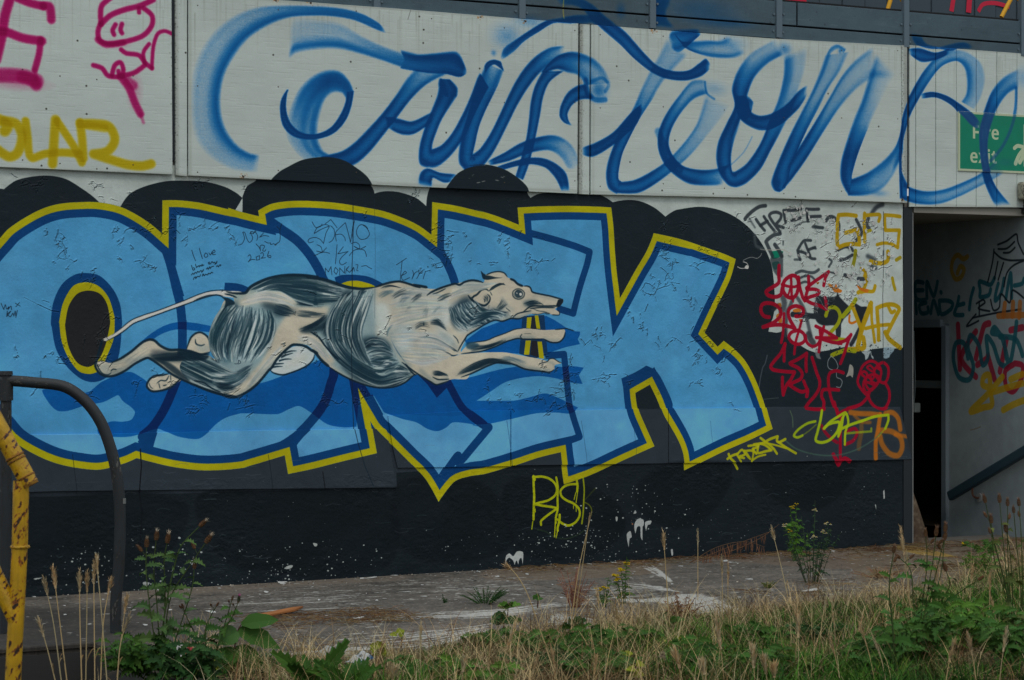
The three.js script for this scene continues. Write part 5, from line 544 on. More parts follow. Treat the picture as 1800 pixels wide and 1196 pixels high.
  const Y = S.sprayField(), yl = (s, w, a = 1) => S.dot(Y, s, w, a);
  yl('3215,2738 3282,2724 3315,2651 3290,2559 3240,2533 3174,2571', 13); yl('3182,2744 3232,2714 3215,2680', 15); yl('3336,2743 3348,2653 3357,2554 3378,2530 3449,2557 3550,2569 3652,2565', 11); yl('3512,2759 3504,2642 3495,2501', 13); yl('3521,2751 3567,2687 3627,2597 3669,2515', 11); yl('3657,2749 3669,2666 3678,2541', 12); yl('3661,2741 3755,2745 3833,2732 3867,2657 3824,2588 3738,2568! 3841,2539 3945,2513 4033,2508 4090,2522', 13); yl('3704,2734 3807,2722', 12, 0.7);
  S.lay(Y, [156, 146, 50], [146, 128, 2], [134, 114, 0], 0.35, 0.7);
  // the tops of the black clouds climb onto the panels
  S.fill('4839,2413! 4853,2455 4904,2503 4950,2530 5062,2583 5214,2604 5328,2588 5424,2538 5482,2496 5516,2451 5530,2408!', CLOUD); S.fill('6023,2423! 6038,2451 6113,2535 6214,2580 6310,2592 6188,2587 6310,2597 6433,2575 6536,2524 6609,2464 6630,2405!', CLOUD);
  S.flecks(...M('6310,2533'), 160, 60, 8, 1, [96, 98, 98], { stretch: 5 });
  S.weather(0.05, 0.07, 21, 2.4);
  // nail heads, rust
  for (const p of ['3644,3226', '3697,2964', '3459,2818', '3699,2799', '4307,3195', '4863,3214', '5375,3201', '5874,3432', '5870,3348', '5843,3513', '6267,3209', '5873,3432', '6030,2789', '7275,3281', '7366,3191', '7723,2810', '7376,2653', '9395,2976', '9255,2706', '8964,3186', '9147,2879', '8692,2462', '7623,2473', '8025,2463', '8299,2463', '3431,2487', '3822,2484']) { const [u, v] = M(p); g.fillStyle = css([36, 34, 30], 0.9); g.beginPath(); g.arc(S.X(u), S.Y(v), 4.6 * S.s + 0.5, 0, 7); g.fill(); }
  for (const p of ['6272,3539', '6593,3532', '4877,3552', '5110,3550', '7564,3534', '9599,2466', '4673,2469']) { const [u, v] = M(p); S.flecks(u, v, 26, 20, 16, 1.6, [132, 82, 36], { a: 0.5 }); S.flecks(u, v, 8, 8, 5, 1.4, [40, 26, 18]); }
  S.line('5783,3549 5764,3490', 1, [60, 62, 60], { a: 0.7 });
}
function paintGrey(S) {
  const g = S.g; g.fillStyle = css([57, 71, 79]); g.fillRect(0, 0, S.W, S.H);
  for (let i = 0; i < 1800; i++) { const r = S.r, x = r() * S.W, y = r() * S.H, l = 4 + r() * 40; g.strokeStyle = css(r() < 0.5 ? [44, 56, 64] : [84, 98, 106], 0.06 + r() * 0.2); g.lineWidth = 0.6 + r(); g.beginPath(); g.moveTo(x, y); g.lineTo(x + l, y + (r() - 0.5) * 4); g.stroke(); }
  const F = S.sprayField(); paintScript(S, F);
  S.sweep(F, '7557,3809! 7561,3672! 7550,3569!', '7703,3819 7696,3739 7663,3668 7683,3612 7743,3564', [0, 1.2, 1.2, 1.2, 1.2, 0.9, 0]); S.puff(F, ...M('7938,3698'), 330, 110, 0.3); S.puff(F, ...M('8143,3630'), 260, 40, 0.35); S.puff(F, ...M('7313,3657'), 40, 60, 0.4);
  S.lay(F, [24, 62, 96], [2, 50, 88], [0, 40, 78], 0.3, 1.4);
  S.line('6886,3694 6882,3628 6888,3574', 1.2, [176, 160, 40], { a: 0.8 }); S.line('7542,3739 7548,3677 7557,3633', 1.6, [170, 140, 60], { a: 0.8 });
  for (let i = 0; i < 260; i++) { const r = S.r; g.fillStyle = css([24, 30, 34], 0.5 * r()); g.beginPath(); g.ellipse(r() * S.W, r() * S.H, 0.6 + r() * 1.4, 0.6 + r() * 2, 0, 0, 7); g.fill(); }
  S.weather(0.08, 0.14, 33, 1.5);
}
// the side wall of the passage; "across" is the distance into the passage
function paintPassage(S) {
  const g = S.g; g.fillStyle = css([106, 115, 118]); g.fillRect(0, 0, S.W, S.H);
  const t = (s, w, c, a = 0.9) => S.line(s, w * (w > 4 ? 1.6 : 1.35), c, { a, blur: 0.4 }), TL = [16, 62, 72], YO = [136, 108, 10], BK = [16, 22, 28], OG = [130, 74, 26], RD = [110, 8, 26];
  t('-684,2109 -735,2093 -804,2124 -861,2082 -873,2010 -826,1943 -758,1956 -724,2013 -769,2036 -804,1986', 7, [118, 90, 24], 0.8);
  for (const s of ['-1225,1923 -1321,1925 -1309,1798 -1201,1789', '-1309,1865 -1225,1864', '-1177,1803 -1177,1929 -1094,1817 -1047,1926', '-1006,1845 -1000,1841', '-1321,1783 -1309,1686', '-1189,1767 -1273,1745 -1249,1686 -1165,1692 -1165,1729', '-1130,1684 -1094,1780 -1035,1676', '-1024,1779 -1000,1676 -884,1711 -861,1754 -919,1777 -1024,1779', '-786,1804 -804,1746 -838,1674 -735,1666', '-804,1739 -724,1752', '-611,1866 -645,1787 -661,1708', '-367,1939 -411,1890 -488,1906 -544,1914 -533,1850 -533,1800 -433,1812 -411,1854', '-324,1895 -356,1811 -356,1768 -291,1824 -258,1929', '-237,1780 -183,1969 -172,1786', '-140,1877 -55,1889 -34,1923']) t(s, 6, TL);
  for (const s of ['-373,2152 -389,2060 -444,1912', '-367,2130 -291,2085 -183,2064 -39,2063', '-329,2186 -226,2210 -119,2255 -98,2191 -39,2105', '-324,2154 -226,2154 -140,2200', '-264,2123 -194,2124 -135,2157', '-329,2058 -367,1932', '-264,2049 -324,1923', '-39,2056 -151,2025 -226,1970 -258,1873', '-577,1750 -499,1778 -477,1756 -555,1714 -422,1691', '-544,1757 -544,1664', '-411,1776 -378,1698 -313,1718 -291,1817 -194,1752 -162,1842 -39,1784', '-66,1701 -356,1676 -622,1643', '-583,1670 -693,1580 -552,1620']) t(s, 3.2, BK);
  for (const s of ['-248,1745 -264,1654', '-156,1751 -162,1653', '-77,1750 -87,1645', '-324,1654 -39,1659']) t(s, 8, OG, 0.8);
  for (const s of ['-797,1591 -789,1479 -773,1256', '-583,1539 -757,1337 -583,1198', '-583,1338 -490,1579 -428,1599', '-567,1288 -443,1339', '-443,1359 -366,1181', '-184,1548 -50,1567', '-230,1479 -305,1241']) t(s, 9, RD, 0.75);
  for (const s of ['-677,1338 -725,1449 -821,1449 -853,1336 -789,1195 -662,1176 -614,1278 -677,1418 -646,1509 -552,1439 -505,1289 -443,1339 -459,1499 -382,1439 -305,1301 -214,1292 -275,1479 -366,1568 -397,1529 -275,1499 -230,1341 -184,1322 -139,1479 -117,1606', '-305,1499 -125,1479 -50,1362']) t(s, 7.4, TL, 0.85);
  t('-154,1292 -245,1242 -230,1124 -154,1096 -65,1186 -50,1284 -139,1302', 8, RD, 0.8); for (const s of ['-428,1120 -505,1139 -490,1199 -428,1210 -412,1081 -397,991 -490,969 -646,934 -459,1060 -275,1202', '-412,1081 -214,1124 -50,1157', '-184,1184 -50,1225', '-267,955 -154,998 -6,1040']) t(s, 9, YO, 0.8);
  S.line('-646,793 -583,805 -528,822', 2.6, [96, 88, 72], { a: 0.8 });
  S.weather(0.07, 0.14, 51);
}
const M = (s) => { const q = parse(s)[0]; return [q.x, q.y]; };
function paintAll() {
  const T = {};
  const wl = new Surface(2000, -140, 6502, 2530, 2048, 11), wr = new Surface(6502, -140, 9760, 2530, 2048, 12), rl = new Surface(2000, -140, 6502, 2530, 1536, 13), rr = new Surface(6502, -140, 9760, 2530, 1280, 14);
  for (const [S, R] of [[wl, rl], [wr, rr]]) {
    R.g.fillStyle = 'rgb(128,128,128)'; R.g.fillRect(0, 0, R.W, R.H);
    paintWall(S, R); paintWallWear(S, R); reliefWall(R); S.albedo();
  }
  T.wallL = wl; T.wallR = wr; T.reliefL = rl; T.reliefR = rr;
  const sl = new Surface(2000, 2400, 7070, 3640, 2048, 15), sr = new Surface(7000, 2400, 11400, 3640, 2048, 16), tl = new Surface(2000, 2400, 7070, 3640, 1280, 17), tr = new Surface(7000, 2400, 11400, 3640, 1280, 18);
  for (const [S, R] of [[sl, tl], [sr, tr]]) { R.g.fillStyle = 'rgb(150,150,150)'; R.g.fillRect(0, 0, R.W, R.H); paintStrip(S, R); S.albedo(); }
  T.stripL = sl; T.stripR = sr; T.stripReliefL = tl; T.stripReliefR = tr;
  T.grey = new Surface(2000, 3440, 11400, 4300, 2048, 19); paintGrey(T.grey); T.grey.albedo();
  T.passage = new Surface(-2600, -100, 400, 2500, 1536, 20); paintPassage(T.passage); T.passage.albedo();
  return T;
}
// brushed, blistered render: ridges, pits and the rough plinth
function reliefWall(R) {
  const img = R.g.getImageData(0, 0, R.W, R.H), D = img.data;
  for (let y = 0; y < R.H; y++) for (let x = 0; x < R.W; x++) {
    const u = R.u0 + x / R.s, v = R.v1 - y / R.s, i = (y * R.W + x) * 4;
    const pat = 0.35 + 0.9 * Math.max(0, fbm(u / 420, v / 300, 55) + 0.15), rough = v < 640 ? pat : v < 1040 ? 0.12 : 0.38;
    const n = fbm(u / 30, v / 24, 3) * 26 * rough + fbm(u / 9, v / 9, 9, 2) * 16 * rough + (v < 640 ? Math.max(0, fbm(u / 90, v / 60, 31)) * 55 * pat + Math.abs(fbm(u / 45, v / 30, 37)) * 40 * pat : 0);
    const d = D[i] + n; D[i] = D[i + 1] = D[i + 2] = d < 0 ? 0 : d > 255 ? 255 : d;
  }
  R.g.putImageData(img, 0, 0);
}

// ---- naming ------------------------------------------------------------------------------------
const counts = {};
function numbered(name) { const n = counts[name] = (counts[name] ?? -1) + 1; return n ? `${name}_${String(n).padStart(3, '0')}` : name; }
function tag(o, label, category, group) { o.userData.label = label; o.userData.category = category; if (group) o.userData.group = group; return o; }
function shadows(m) { m.castShadow = m.receiveShadow = true; return m; }
function thing(name, label, category, pos = [0, 0, 0], group) { const o = new THREE.Group(); o.name = numbered(name); o.position.set(...pos); scene.add(o); return tag(o, label, category, group); }
function part(parent, name, geo, mat) { const m = shadows(new THREE.Mesh(geo, mat)); m.name = parent === scene ? numbered(name) : name; if (parent !== scene) { const c = parent.userData._n ??= {}; const k = c[name] = (c[name] ?? -1) + 1; if (k) m.name = `${name}_${String(k).padStart(3, '0')}`; } parent.add(m); return m; }
function structure(name, geo, mat) { const m = part(scene, name, geo, mat); m.userData.kind = 'structure'; return m; }
const std = (o) => new THREE.MeshStandardMaterial({ roughness: 0.8, metalness: 0, ...o });
const rgb = (r, g, b) => new THREE.Color().setRGB(r, g, b);
const paintRGB = (r, g, b, k = 2) => new THREE.Color().setRGB(...[r, g, b].map((c) => Math.min(0.86, toLinear(c / 255) * k)));
const groundY = (x) => -0.037047 + 0.0063351 * x;
// a flat piece with a given outline (points in wall metres), thickness, softened edges; uv from a painted surface
function slab(pts, z0, z1, surf, bevel = 0.002) {
  const s = new THREE.Shape(pts.map((p) => new THREE.Vector2(p[0], p[1])));
  const g = new THREE.ExtrudeGeometry(s, { depth: z1 - z0 - 2 * bevel, bevelEnabled: bevel > 0, bevelThickness: bevel, bevelSize: bevel * 0.8, bevelOffset: -bevel * 0.8, bevelSegments: 1, curveSegments: 2 });
  g.translate(0, 0, z0 + bevel); if (surf) wallUV(g, surf); return g;
}
function wallUV(g, S) { const p = g.attributes.position, uv = new Float32Array(p.count * 2); for (let i = 0; i < p.count; i++) { uv[i * 2] = (p.getX(i) * 1000 - S.u0) / (S.u1 - S.u0); uv[i * 2 + 1] = (p.getY(i) * 1000 - S.v0) / (S.v1 - S.v0); } g.setAttribute('uv', new THREE.BufferAttribute(uv, 2)); return g; }
const PT = (str) => parse(str).map((p) => [p.x / 1000, p.y / 1000]);
function noiseTex(w, h, fn, srgb = false) { const d = new Uint8Array(w * h * 4); for (let y = 0; y < h; y++) for (let x = 0; x < w; x++) { const c = fn(x, y), i = (y * w + x) * 4; for (let k = 0; k < 3; k++) d[i + k] = Math.max(0, Math.min(255, Array.isArray(c) ? c[k] : c)); d[i + 3] = 255; } const t = new THREE.DataTexture(d, w, h); t.magFilter = t.minFilter = THREE.LinearFilter; t.wrapS = t.wrapT = THREE.RepeatWrapping; if (srgb) t.colorSpace = THREE.SRGBColorSpace; t.needsUpdate = true; return t; }

const ART = paintAll();
const painted = (S, R, scale, rough) => new THREE.MeshPhysicalMaterial({ metalness: 0, specularIntensity: 0.28,  map: S.texture(), bumpMap: R ? R.texture(false) : null, bumpScale: scale, roughness: rough });
const M_wallL = painted(ART.wallL, ART.reliefL, 0.015, 0.5), M_wallR = painted(ART.wallR, ART.reliefR, 0.015, 0.5);
const M_stripL = painted(ART.stripL, ART.stripReliefL, 0.003, 0.7), M_stripR = painted(ART.stripR, ART.stripReliefR, 0.003, 0.7), M_grey = painted(ART.grey, null, 0, 0.7), M_passage = painted(ART.passage, null, 0, 0.8);
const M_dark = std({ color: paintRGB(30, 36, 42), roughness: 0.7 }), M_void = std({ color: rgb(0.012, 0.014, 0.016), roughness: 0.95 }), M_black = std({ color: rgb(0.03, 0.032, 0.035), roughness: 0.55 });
const M_masonry = std({ color: rgb(0.3, 0.3, 0.29), roughness: 0.9 });
const M_edgewhite = std({ color: rgb(0.5, 0.52, 0.5), roughness: 0.8 });

// ---- the masonry wall with its mural: a slightly uneven rendered face, smooth boards below, a steel post at the end
{
  const wall = thing('mural_wall', 'long rendered wall with giant blue and yellow lettering and a running greyhound', 'wall');
  const face = (u0, u1, S) => {
    const n = Math.round((u1 - u0) * 24), g = new THREE.PlaneGeometry(u1 - u0, 2.62, n, 60); g.translate((u0 + u1) / 2, 1.21, 0);
    const p = g.attributes.position; for (let i = 0; i < p.count; i++) { const x = p.getX(i), y = p.getY(i); p.setZ(i, -0.004 + 0.005 * fbm(x * 1.3, y * 1.3, 71) + 0.0022 * fbm(x * 6, y * 6, 72) + (y < 0.63 ? 0.004 * fbm(x * 9, y * 9, 73) : 0)); }
    g.computeVertexNormals(); return wallUV(g, S);
  };
  const core = new THREE.BoxGeometry(7.6, 3.5, 0.24); core.translate(5.83, 1.55, -0.135);
  part(wall, 'rendered_face', face(2.02, 6.502, ART.wallL), M_wallL); part(wall, 'rendered_face', face(6.502, 9.63, ART.wallR), M_wallR); part(wall, 'masonry', core, M_masonry);
  const board = (str, S, m, z = 0.009) => part(wall, 'skirting_board', slab(PT(str), 0.001, z, S, 0.002), m);
  board('1731,925! 3199,927! 3746,923! 4760,925! 5626,919! 5700,546! 4760,568! 3532,592! 1731,599!', ART.wallL, M_wallL, 0.011);
  board('5637,1001! 6225,1025! 6498,1024! 6498,661! 5704,671! 5673,790!', ART.wallL, M_wallL, 0.008); board('6506,1024! 6987,1017! 7685,1019! 7685,650! 6506,665!', ART.wallR, M_wallR, 0.008); board('7689,1019! 8401,1012! 9599,996! 9704,627! 9148,628! 8391,640! 7689,650!', ART.wallR, M_wallR, 0.0075);
  // lifted, curling flakes of white paint at the pale end
  const r = rng(404), flakes = [];
  for (let i = 0; i < 130; i++) {
    const [cx, cy, rx, ry] = [[1412, 425, 40, 45], [1470, 440, 38, 60], [1530, 440, 45, 50], [1500, 500, 40, 30], [1400, 380, 30, 12], [1540, 480, 30, 25]][i % 6];
    const px = cx + (r() - 0.5) * 2 * rx, py = cy + (r() - 0.5) * 2 * ry, S = 0.004386, x = 9.6 - (1588 - px) * S * 1.02, y = 1.475 - (py - 598) * S * 0.92;
    if (x > 9.6) continue; const w = 0.006 + r() * 0.016, h = 0.006 + r() * 0.022, g = new THREE.PlaneGeometry(w, h, 3, 2), p = g.attributes.position, lift = 0.003 + r() * 0.007, side = r() < 0.5 ? 1 : -1;
    for (let k = 0; k < p.count; k++) { const a = (p.getX(k) / w) * side + 0.5, b = p.getY(k) / h + 0.5; p.setXYZ(k, p.getX(k) + (r() - 0.5) * w * 0.25, p.getY(k) + (r() - 0.5) * h * 0.25, 0.0035 + lift * a * a * (0.4 + 0.6 * b)); }
    g.rotateZ((r() - 0.5) * 1.6); g.translate(x, y, 0); g.computeVertexNormals(); flakes.push(g);
  }
  const f = part(wall, 'paint_flakes', mergeGeometries(flakes), std({ color: rgb(0.62, 0.64, 0.63), roughness: 0.75, side: THREE.DoubleSide })); f.userData.kind = 'stuff';
  const post = new RoundedBoxGeometry(0.078, 2.44, 0.13, 1, 0.004); post.translate(9.672, 1.2, -0.062); part(wall, 'steel_post', post, std({ color: paintRGB(15, 21, 26), roughness: 0.6 }));
  const bead = new THREE.BoxGeometry(0.004, 2.36, 0.006); bead.translate(9.7135, 1.2, 0.001); part(wall, 'edge_bead', bead, std({ color: rgb(0.32, 0.34, 0.34), roughness: 0.6 }));
}
// ---- the strip of plywood panels and battens above it
const M_nail = std({ color: rgb(0.09, 0.07, 0.05), roughness: 0.6, metalness: 0.4 });
{
  const strip = thing('panel_fascia', 'white plywood panel strip above the mural, sprayed with sweeping blue script', 'fascia');
  const nailG = new THREE.SphereGeometry(0.0042, 6, 4); nailG.scale(1, 1, 0.45);
  const panel = (str, S, m, label, nails) => { const p = part(strip, 'plywood_panel', slab(PT(str), 0.012, 0.03, S, 0.0025), m); if (label) p.userData.label = label; for (const [x, y] of nails) { const n = part(p, 'nail', nailG, M_nail); n.position.set(x, y, 0.0305); } };
  const rows = (a, b) => { const o = []; for (let x = a; x <= b; x += (b - a) / 5) for (const y of [2.5, 3.02, 3.5]) o.push([x, y + 0.02 * Math.sin(x * 9 + y)]); return o; };
  panel('1727,3515! 4217,3547! 4224,2462! 3191,2470! 1727,2473!', ART.stripL, M_stripL, 'left panel with pink doodle and yellow tag', rows(3.1, 4.2)); panel('4323,3551! 5698,3553! 6987,3544! 6979,2431! 5698,2441! 4323,2459!', ART.stripL, M_stripL, null, rows(4.38, 6.96)); panel('7085,3543! 8464,3539! 9592,3557! 9597,2446! 8464,2445! 7081,2429!', ART.stripR, M_stripR, null, rows(7.15, 9.56));
  const batten = (str, S, m) => part(strip, 'batten', slab(PT(str), 0.004, 0.024, S, 0.002), m);
  batten('4242,3552! 4316,3551! 4316,2455! 4245,2459!', ART.stripL, M_stripL); batten('7004,3542! 7076,3543! 7072,2429! 6996,2430!', ART.stripR, M_stripR); batten('9599,3561! 9648,3560! 9648,2445! 9604,2446!', ART.stripR, M_stripR);
  const cuts = [1596, 1607.5, 1642.5, 1679, 1714, 1750, 1785.5, 1822, 1860, 1900], U = { 0: 0 }; const seams = PT('9670,3485! 9727,3488! 9903,3498! 10088,3509! 10268,3519! 10455,3530! 10641,3541! 10835,3552! 11038,3564! 11255,3577!').map((p) => p[0]);
  for (let i = 0; i + 1 < seams.length; i++) { const a = seams[i] + 0.0022, b = seams[i + 1] - 0.0022, dz = (i * 7 % 3) * 0.0012; part(strip, 'plank', slab([[a, 2.418 + 0.022 * (a - 9.6)], [b, 2.418 + 0.022 * (b - 9.6)], [b, 3.566], [a, 3.566]], 0.004, 0.019 + dz, ART.stripR, 0.003), M_stripR); }
  const backing = new THREE.BoxGeometry(9.3, 1.02, 0.012); backing.translate(6.65, 3.06, -0.0025); part(strip, 'backing', backing, M_dark);
}
// ---- grey boarded parapet of the stand above
{
  const par = thing('boarded_parapet', 'dark grey boarded parapet with steel angle posts along the top', 'parapet');
  const rail = (a, b, y) => part(par, 'rail_board', slab([[a, y], [b, y], [b, 3.632], [a, 3.632]], -0.006, 0.014, ART.grey, 0.003), M_grey);
  const posts = [3.5, 4.52, 5.545, 6.567, 7.545, 8.553, 9.632, 10.69, 11.7];
  for (let i = 0; i + 1 < posts.length; i++) rail(posts[i] + 0.012, posts[i + 1] - 0.012, i < 6 ? 3.545 : 3.56);
  const up = (a, b, dz = 0) => part(par, 'parapet_board', slab([[a, 3.644], [b, 3.644], [b, 3.802], [a, 3.802]], -0.008 + dz, 0.012 + dz, ART.grey, 0.003), M_grey);
  for (let i = 0; i + 1 < posts.length; i++) { const a = posts[i] + 0.012, b = posts[i + 1] - 0.012; if (i === 5) { up(a, 8.712); up(8.724, b, 0.002); } else up(a, b, (i % 2) * 0.002); }
  const hold = new THREE.BoxGeometry(9.4, 0.34, 0.02); hold.translate(6.9, 3.65, -0.024); part(par, 'backing_board', hold, M_void);
  const ang = mergeGeometries([new RoundedBoxGeometry(0.045, 0.42, 0.006, 1, 0.0015).translate(0.012, 0, 0.0225), new RoundedBoxGeometry(0.006, 0.42, 0.032, 1, 0.0015).translate(-0.0095, 0, 0.006)]), bolt = new THREE.CylinderGeometry(0.008, 0.008, 0.008, 6).rotateX(Math.PI / 2);
  const M_angle = std({ color: paintRGB(70, 84, 94), roughness: 0.55, metalness: 0.2 });
  for (const x of posts) { const p = part(par, 'angle_post', ang, M_angle); p.position.set(x, 3.76, 0); for (const [bx, by] of [[-0.034, -0.165], [0.046, -0.17], [-0.03, -0.05], [0.05, -0.045]]) { const b = part(p, 'bolt', bolt, M_angle); b.position.set(bx, by, 0.017); } }
  // seating stand behind: dark cladding with red letters, yellow stays
  const stand = thing('stand_cladding', 'dark ribbed cladding behind the parapet with red sprayed letters', 'cladding');
  const rib = []; for (let i = 0; i < 46; i++) { rib.push(new THREE.BoxGeometry(0.19, 1.9, 0.02).translate(2.3 + i * 0.2, 4.5, -0.42 - (i % 2) * 0.006)); }
  for (const g of rib) part(stand, 'cladding_sheet', g, std({ color: paintRGB(44, 56, 64), roughness: 0.8 }));
  const M_red = std({ color: paintRGB(150, 14, 44), roughness: 0.7 });
  const stroke = (pts, w) => { const c = new THREE.CatmullRomCurve3(pts.map((p) => new THREE.Vector3(p[0], p[1], -0.4085))); const n = 20, pos = [], idx = []; for (let i = 0; i <= n; i++) { const p = c.getPoint(i / n), t = c.getTangent(i / n); pos.push(p.x - t.y * w, p.y + t.x * w, p.z, p.x + t.y * w, p.y - t.x * w, p.z); if (i) { const k = i * 2; idx.push(k - 2, k - 1, k, k, k - 1, k + 1); } } const g = new THREE.BufferGeometry(); g.setAttribute('position', new THREE.Float32BufferAttribute(pos, 3)); g.setIndex(idx); g.computeVertexNormals(); return g; };
  const P0 = (s) => s; const q = [[10.381, 3.91, -0.41], [10.403, 4.021, -0.41], [10.54, 3.912, -0.41], [10.551, 4.031, -0.41], [10.631, 3.926, -0.41], [10.673, 3.98, -0.41], [10.781, 4, -0.41], [10.927, 3.981, -0.41], [8.907, 3.875, -0.41], [9.087, 3.891, -0.41]];
  part(stand, 'red_letter', stroke([q[0], q[1]], 0.02), M_red); part(stand, 'red_letter', stroke([q[2], q[3]], 0.024), M_red); part(stand, 'red_letter', stroke([q[4], q[5], q[6], q[7]], 0.016), M_red); part(stand, 'red_letter', stroke([q[8], q[9]], 0.03), M_red);
  const M_stay = std({ color: paintRGB(168, 124, 20), roughness: 0.6 });
  for (const [a, b, l] of [[[9.535, 3.806, -0.06], [9.595, 3.98, -0.06], 'yellow diagonal stay bar behind the parapet, left of the yellow knob'], [[10.562, 3.834, -0.06], [10.694, 4.043, -0.06], 'yellow diagonal stay bar behind the parapet, right above the green exit sign']]) { const c = new THREE.LineCurve3(new THREE.Vector3(...a), new THREE.Vector3(...b)); const s = shadows(new THREE.Mesh(new THREE.TubeGeometry(c, 1, 0.016, 10), M_stay)); s.name = numbered('stay_bar'); scene.add(tag(s, l, 'stay bar')); }
  for (const [p, l] of [[[9.659, 3.897, -0.04], 'yellow knob on top of the parapet between the two stay bars'], [[10.714, 3.979, -0.04], 'pale yellow knob on the parapet at the top right corner']]) { const s = shadows(new THREE.Mesh(new THREE.SphereGeometry(0.024, 14, 10), M_stay)); s.name = numbered('post_knob'); s.position.set(...p); scene.add(tag(s, l, 'post cap')); }
}
// ---- passage at the end: ceiling, side wall with a doorway, stairs going down
{
  const ceil = new THREE.BoxGeometry(1.6, 0.12, 3.2); ceil.translate(10.46, 2.44, -1.625); structure('passage_ceiling', ceil, std({ color: rgb(0.26, 0.25, 0.22), roughness: 0.9 }));
  const w = thing('passage_wall', 'grey side wall of the passage covered in scribbled tags with a dark doorway', 'wall');
  const piece = (z0, z1, y0, y1, x = 10.75) => { const g = new THREE.PlaneGeometry(z1 - z0, y1 - y0); g.rotateY(-Math.PI / 2); g.translate(x, (y0 + y1) / 2, (z0 + z1) / 2); const p = g.attributes.position, S = ART.passage, uv = new Float32Array(p.count * 2); for (let i = 0; i < p.count; i++) { uv[i * 2] = (p.getZ(i) * 1000 - S.u0) / (S.u1 - S.u0); uv[i * 2 + 1] = (p.getY(i) * 1000 - S.v0) / (S.v1 - S.v0); } g.setAttribute('uv', new THREE.BufferAttribute(uv, 2)); return g; };
  part(w, 'plaster', mergeGeometries([piece(-0.905, 0.3, -0.9, 2.38), piece(-1.9, -0.905, 1.6, 2.38), piece(-3.2, -1.9, -0.9, 2.38)]), M_passage);
  const M_frame = std({ color: paintRGB(78, 88, 94), roughness: 0.7 });
  const jamb = new RoundedBoxGeometry(0.16, 2.46, 0.058, 1, 0.004); jamb.translate(10.8, 0.355, -0.936); part(w, 'door_jamb', jamb, M_frame); const head = new RoundedBoxGeometry(0.16, 0.06, 0.93, 1, 0.004); head.translate(10.8, 1.602, -1.44); part(w, 'door_head', head, M_frame);
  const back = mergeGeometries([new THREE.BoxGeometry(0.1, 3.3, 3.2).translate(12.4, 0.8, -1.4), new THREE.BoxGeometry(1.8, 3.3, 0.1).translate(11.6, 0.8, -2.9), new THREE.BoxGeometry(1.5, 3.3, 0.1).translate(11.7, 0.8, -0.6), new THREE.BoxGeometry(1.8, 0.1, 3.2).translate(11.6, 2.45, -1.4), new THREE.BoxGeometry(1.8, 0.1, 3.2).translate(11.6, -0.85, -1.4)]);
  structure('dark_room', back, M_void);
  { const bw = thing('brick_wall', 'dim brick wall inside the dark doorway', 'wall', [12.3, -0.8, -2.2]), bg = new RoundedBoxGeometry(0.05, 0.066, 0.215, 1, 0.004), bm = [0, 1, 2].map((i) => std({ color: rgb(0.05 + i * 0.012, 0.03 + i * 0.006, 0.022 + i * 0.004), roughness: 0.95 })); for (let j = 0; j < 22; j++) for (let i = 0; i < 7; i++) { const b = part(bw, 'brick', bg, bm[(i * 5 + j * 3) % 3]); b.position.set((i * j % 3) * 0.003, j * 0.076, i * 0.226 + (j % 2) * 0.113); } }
  const end = new THREE.BoxGeometry(1.3, 3.4, 0.1); end.translate(10.3, 0.7, -3.25); structure('passage_end_wall', end, M_dark);
  const left = new THREE.BoxGeometry(0.06, 3.4, 3.1); left.translate(9.67, 0.7, -1.8); structure('passage_left_wall', left, M_masonry);
  const lint = new THREE.BoxGeometry(1.14, 0.05, 0.05); lint.translate(10.3, 2.408, -0.03); structure('passage_lintel', lint, std({ color: rgb(0.3, 0.29, 0.26), roughness: 0.9 }));
  const stair = thing('passage_stairs', 'concrete steps going down into the passage behind the weeds', 'stairs');
  for (let i = 0; i < 4; i++) { const s = new RoundedBoxGeometry(1.03, 0.17, 0.3, 1, 0.01); s.translate(10.235, -0.06 - i * 0.17, -0.2 - i * 0.28); part(stair, 'step', s, std({ color: rgb(0.12, 0.115, 0.105), roughness: 0.95 })); }
  const fl = new THREE.BoxGeometry(1.1, 0.1, 2.2); fl.translate(10.23, -0.8, -2.1); part(stair, 'landing', fl, std({ color: rgb(0.1, 0.095, 0.09), roughness: 0.95 }));
}
